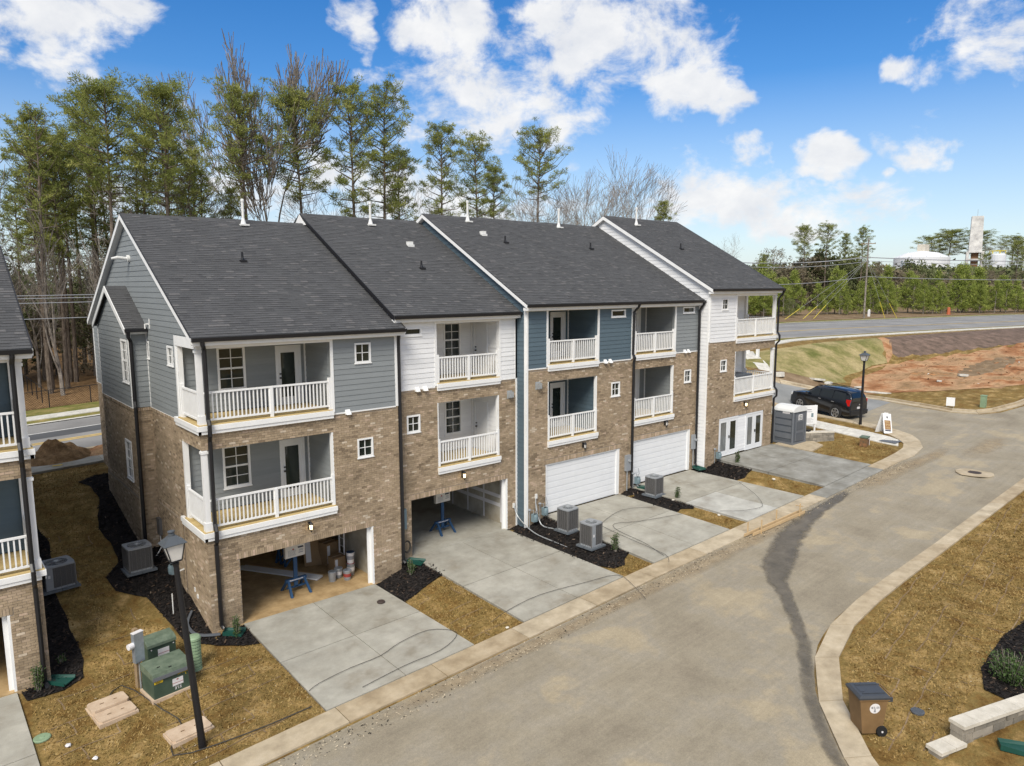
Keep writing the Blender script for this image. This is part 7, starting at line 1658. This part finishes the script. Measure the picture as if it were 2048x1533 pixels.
BT = [(21.6,46,29.2,1,'tallest bare tree, twigs spreading above the pines'),(12.0,42,19.3,0,'bare tree behind the nearest roof ridge'),(15.2,44,17.3,2,'low bare tree between the two left pines'),(26.1,45,18.9,0,'bare tree behind the first flue pipe'),(36.5,44,18.4,2,'bare tree behind the second roof ridge'),
    (48.8,42,19.9,2,'spreading bare tree left of the umbrella pine'),(55.5,43,20.5,0,'spreading bare tree right of the umbrella pine'),(62.5,44,22.6,3,'slender bare tree over the long roof'),(69.0,46,22.0,1,'fan shaped bare tree near the end roof gable'),(75.0,46,23.6,1,'fan shaped bare tree behind the end roof flue'),(127.2,64,16.2,2,'lone bare tree beyond the end roof slope'),(350,80,24,0,'far bare tree at the right edge skyline')]
for x, y, h, k, lab in BT:
    r = plant('bare_tree', (BK[k] if h < 29 else TALL, None), x, y, h/(20 if h < 29 else 28), rt.uniform(0, 6), lab, 'tree', 'leafless trees')
    if h > 29: r.scale = (.6, .6, h*1.02/28)
plant('pine_tree', PK[4], 73.9, 40, 16.5/24, 1, 'short pine poking over the end roof ridge', 'tree', 'tall pines behind the main road'); plant('pine_tree', PK[4], 15.5, 40, 15.5/24, 2, 'short pine just above the nearest ridge', 'tree', 'tall pines behind the main road'); plant('pine_tree', PK[2], 33.8, 43, 20/24, 2, 'short pine filling between the second roof pines', 'tree', 'tall pines behind the main road'); plant('pine_tree', PK[2], 48.0, 45, 19.5/24, 4, 'short pine just left of the spreading bare tree', 'tree', 'tall pines behind the main road')
# the dense wood seen through the gap on the left
WK = [pine(31, 22, .62, 2.3, dens=.75, per=11, dead=26, clump=.5), pine(32, 22, .5, 2.2, dens=.8, per=11, dead=22, clump=.48)]; BWK = [bare(41, 14, .7, forks=4), bare(42, 14, .9, forks=4)]
UK = [bushy(51, 5, 2.2, 'leaves_brown', n=46, per=34), bushy(52, 6, 2.4, 'leaves_dark', n=50, per=34), bushy(53, 12, 3.0, 'leaves_dark', n=70, per=36, base=.25)]
rw = random.Random(5); k = 0
for row, (yy, st) in enumerate(((38.5, 2.6), (42, 2.2), (46, 2.2), (51, 2.4), (57, 2.8), (64, 3.2))):
    x = -14+row*.7
    while x < 13+row*.6:
        xx, yy2 = x+rw.uniform(-.8, .8), yy+rw.uniform(-1.5, 1.5)
        if not (row == 0 and xx < .5):
            pl = ['front', 'second', 'third', 'fourth', 'fifth', 'deepest'][row]
            if rw.random() < .55: plant('pine_tree', rw.choice(WK), xx, yy2, rw.uniform(.75, 1.0), rw.uniform(0, 6), 'slim dark trunked pine in the '+pl+' rank of the left wood', 'tree', 'trees of the left wood, '+pl+' rank')
            else: plant('bare_tree', (rw.choice(BWK), None), xx, yy2, rw.uniform(.8, 1.25), rw.uniform(0, 6), 'thin bare tree in the '+pl+' rank of the left wood', 'tree', 'bare trees of the left wood, '+pl+' rank')
        x += st*rw.uniform(.7, 1.3)
for i in range(46):
    x = rw.uniform(-16, 24); y = rw.uniform(46, 78); kd = rw.choice([0, 0, 1, 2, 2]); plant('understory_bush', UK[kd], x, y, rw.uniform(.7, 1.3), rw.uniform(0, 6), ['brown leafed brush under the left wood', 'dark leafed brush under the left wood', 'tall dark evergreen under the left wood'][kd], 'bush', ['brown brush in the left wood', 'dark brush in the left wood', 'tall evergreens in the left wood'][kd])
# young pines beyond the main road on the right
YK = [bushy(60+i, 6.2, 1.9, 'needles_young', n=52, per=44, l=.26, w=.055, base=.12, cone=True) for i in range(4)]
i = 0; ry = random.Random(9)
def yline(x): return interp(x, [75, 90, 100, 112, 120, 133, 150, 175, 200], [42, 41.5, 41, 41, 36.5, 28, 18.5, 6, -8])
x = 84
while x < 186:
    for q in range(2):
        xx = x+ry.uniform(-1.1, 1.1)+q*1.2; yy = yline(xx)+q*3.2+ry.uniform(-1.6, 1.6)
        if ry.random() < .1: continue
        plant('young_pine', YK[i % 4], xx, yy, ry.choice([.5, .7, .85, 1.0, 1.1, 1.3])*ry.uniform(.92, 1.08)*(1 if q == 0 else 1.12), ry.uniform(0, 6), ['bright young pine in the front rank along the main road', 'bright young pine in the second rank behind the roadside ones'][q], 'tree', ['young pines, front rank', 'young pines, second rank'][q]); i += 1
    x += 1.75
plant('roadside_bush', UK[1], 103.5, 37.2, .55, 0, 'round dark bush at the left end of the young pines', 'bush')
# scattered taller trees behind the young pines
for x, y, h, k, lab in [(139.1,54,16.8,0,'leftmost and fullest of the tall pines over the young pines'),(142.7,51,17.1,3,'second tall pine over the young pines'),(150.7,50.6,15.9,4,'thin spindly pine third over the young pines'),(146.3,45.1,16.4,1,'fourth tall pine over the young pines near the pole'),(141.4,64.2,11.5,3,'low wide pine left of the tall ones'),
        (197,30.9,15,0,'wide pine at the right edge'),(203,24,14.5,1,'pine at the far right edge'),(192,36,12,3,'pine left of the right edge pair'),(364.9,102.9,29,0,'big dark crowned pine left of the tower'),(372,112,27,3,'dark pine farthest left of the tower'),(369,93,28,0,'dark pine touching the left of the tower'),(367,78,25,3,'round pine right of the tower'),(352,70,20,1,'low pine right of the white silo')]:
    s = h/24; r = plant('pine_tree', PK[k], x, y, s*1.0, rt.uniform(0, 6), lab, 'tree', 'distant pines on the right'); 
    if x > 360: r.scale = (s*2.1, s*2.1, s)
OK_ = [bushy(71, 11, 4.6, 'leaves_dark', n=90, per=44, l=.4, w=.2, base=.2), bushy(72, 9, 4.2, 'leaves_brown', n=80, per=44, l=.35, w=.14, base=.1), bushy(73, 12, 4.0, 'leaves_brown', n=80, per=30, l=.35, w=.07, base=.1)]
rk_ = random.Random(4)
for j in range(64):
    t = j/63; x = 118+t*95+rk_.uniform(-4, 4); y = interp(x, [110, 135, 160, 190, 215], [72, 62, 46, 26, 4])+rk_.uniform(-4, 16); kd = rk_.choice([0, 0, 1, 2]); s = rk_.uniform(.55, 1.25)
    az_ = math.degrees(math.atan2(x-CAM.x, y-CAM.y))
    if 67 < az_ < 76: s = min(max(s, .6), .72)
    plant('scrub_tree', OK_[kd], x, y, s, rk_.uniform(0, 6), ['dark leafed scrub tree behind the young pines', 'brown leafed scrub tree behind the young pines', 'grey twiggy scrub tree behind the young pines'][kd], 'tree', ['dark scrub trees behind the young pines', 'brown scrub trees behind the young pines', 'twiggy scrub trees behind the young pines'][kd])
plant('scrub_tree', OK_[0], 188.5, 50.6, 1.05, 1, 'dark spreading tree standing in front of the white storage tank', 'tree'); plant('scrub_tree', OK_[0], 196, 52.5, .85, 2, 'dark tree just left of the storage tank lettering', 'tree')
# far-off wood closing the horizon
def far_wood(name, arc, m_, seed, h, n, l=1.1, w=.5):
    rng = np.random.default_rng(seed); c = []; r_ = []
    for i in range(n):
        t = rng.random(); a = R(arc[0]+(arc[1]-arc[0])*t); d = arc[2]+rng.random()*arc[3]; x, y = CAM.x+math.sin(a)*d, CAM.y+math.cos(a)*d
        hh = h*(.55+.45*noise.noise(Vector((a*14, seed, 0)))+.2*rng.random())
        for k in range(5): c.append((x+rng.normal()*2, y+rng.normal()*2, T(x, y)+hh*(k+.6)/5)); r_.append(2.6)
    V, F_, t = leaf_cloud(np.array(c), np.array(r_), 16, l, w, rng, .9, .2); me = np_mesh(name, V, F_, 3, t, m_); link(name, me, None, 'stuff')
far_wood('distant_wood', (-25, 52, 105, 40), 'leaves_dark', 81, 13, 900, .7, .3)
far_wood('distant_wood', (50, 95, 230, 90), 'leaves_dark', 82, 13, 900)
far_wood('distant_wood', (50, 95, 190, 50), 'leaves_brown', 83, 9, 700, .8, .3)
far_wood('distant_wood', (95, 140, 200, 90), 'leaves_dark', 84, 12, 300)
far_wood('distant_wood', (-100, -25, 120, 60), 'leaves_dark', 85, 13, 500)
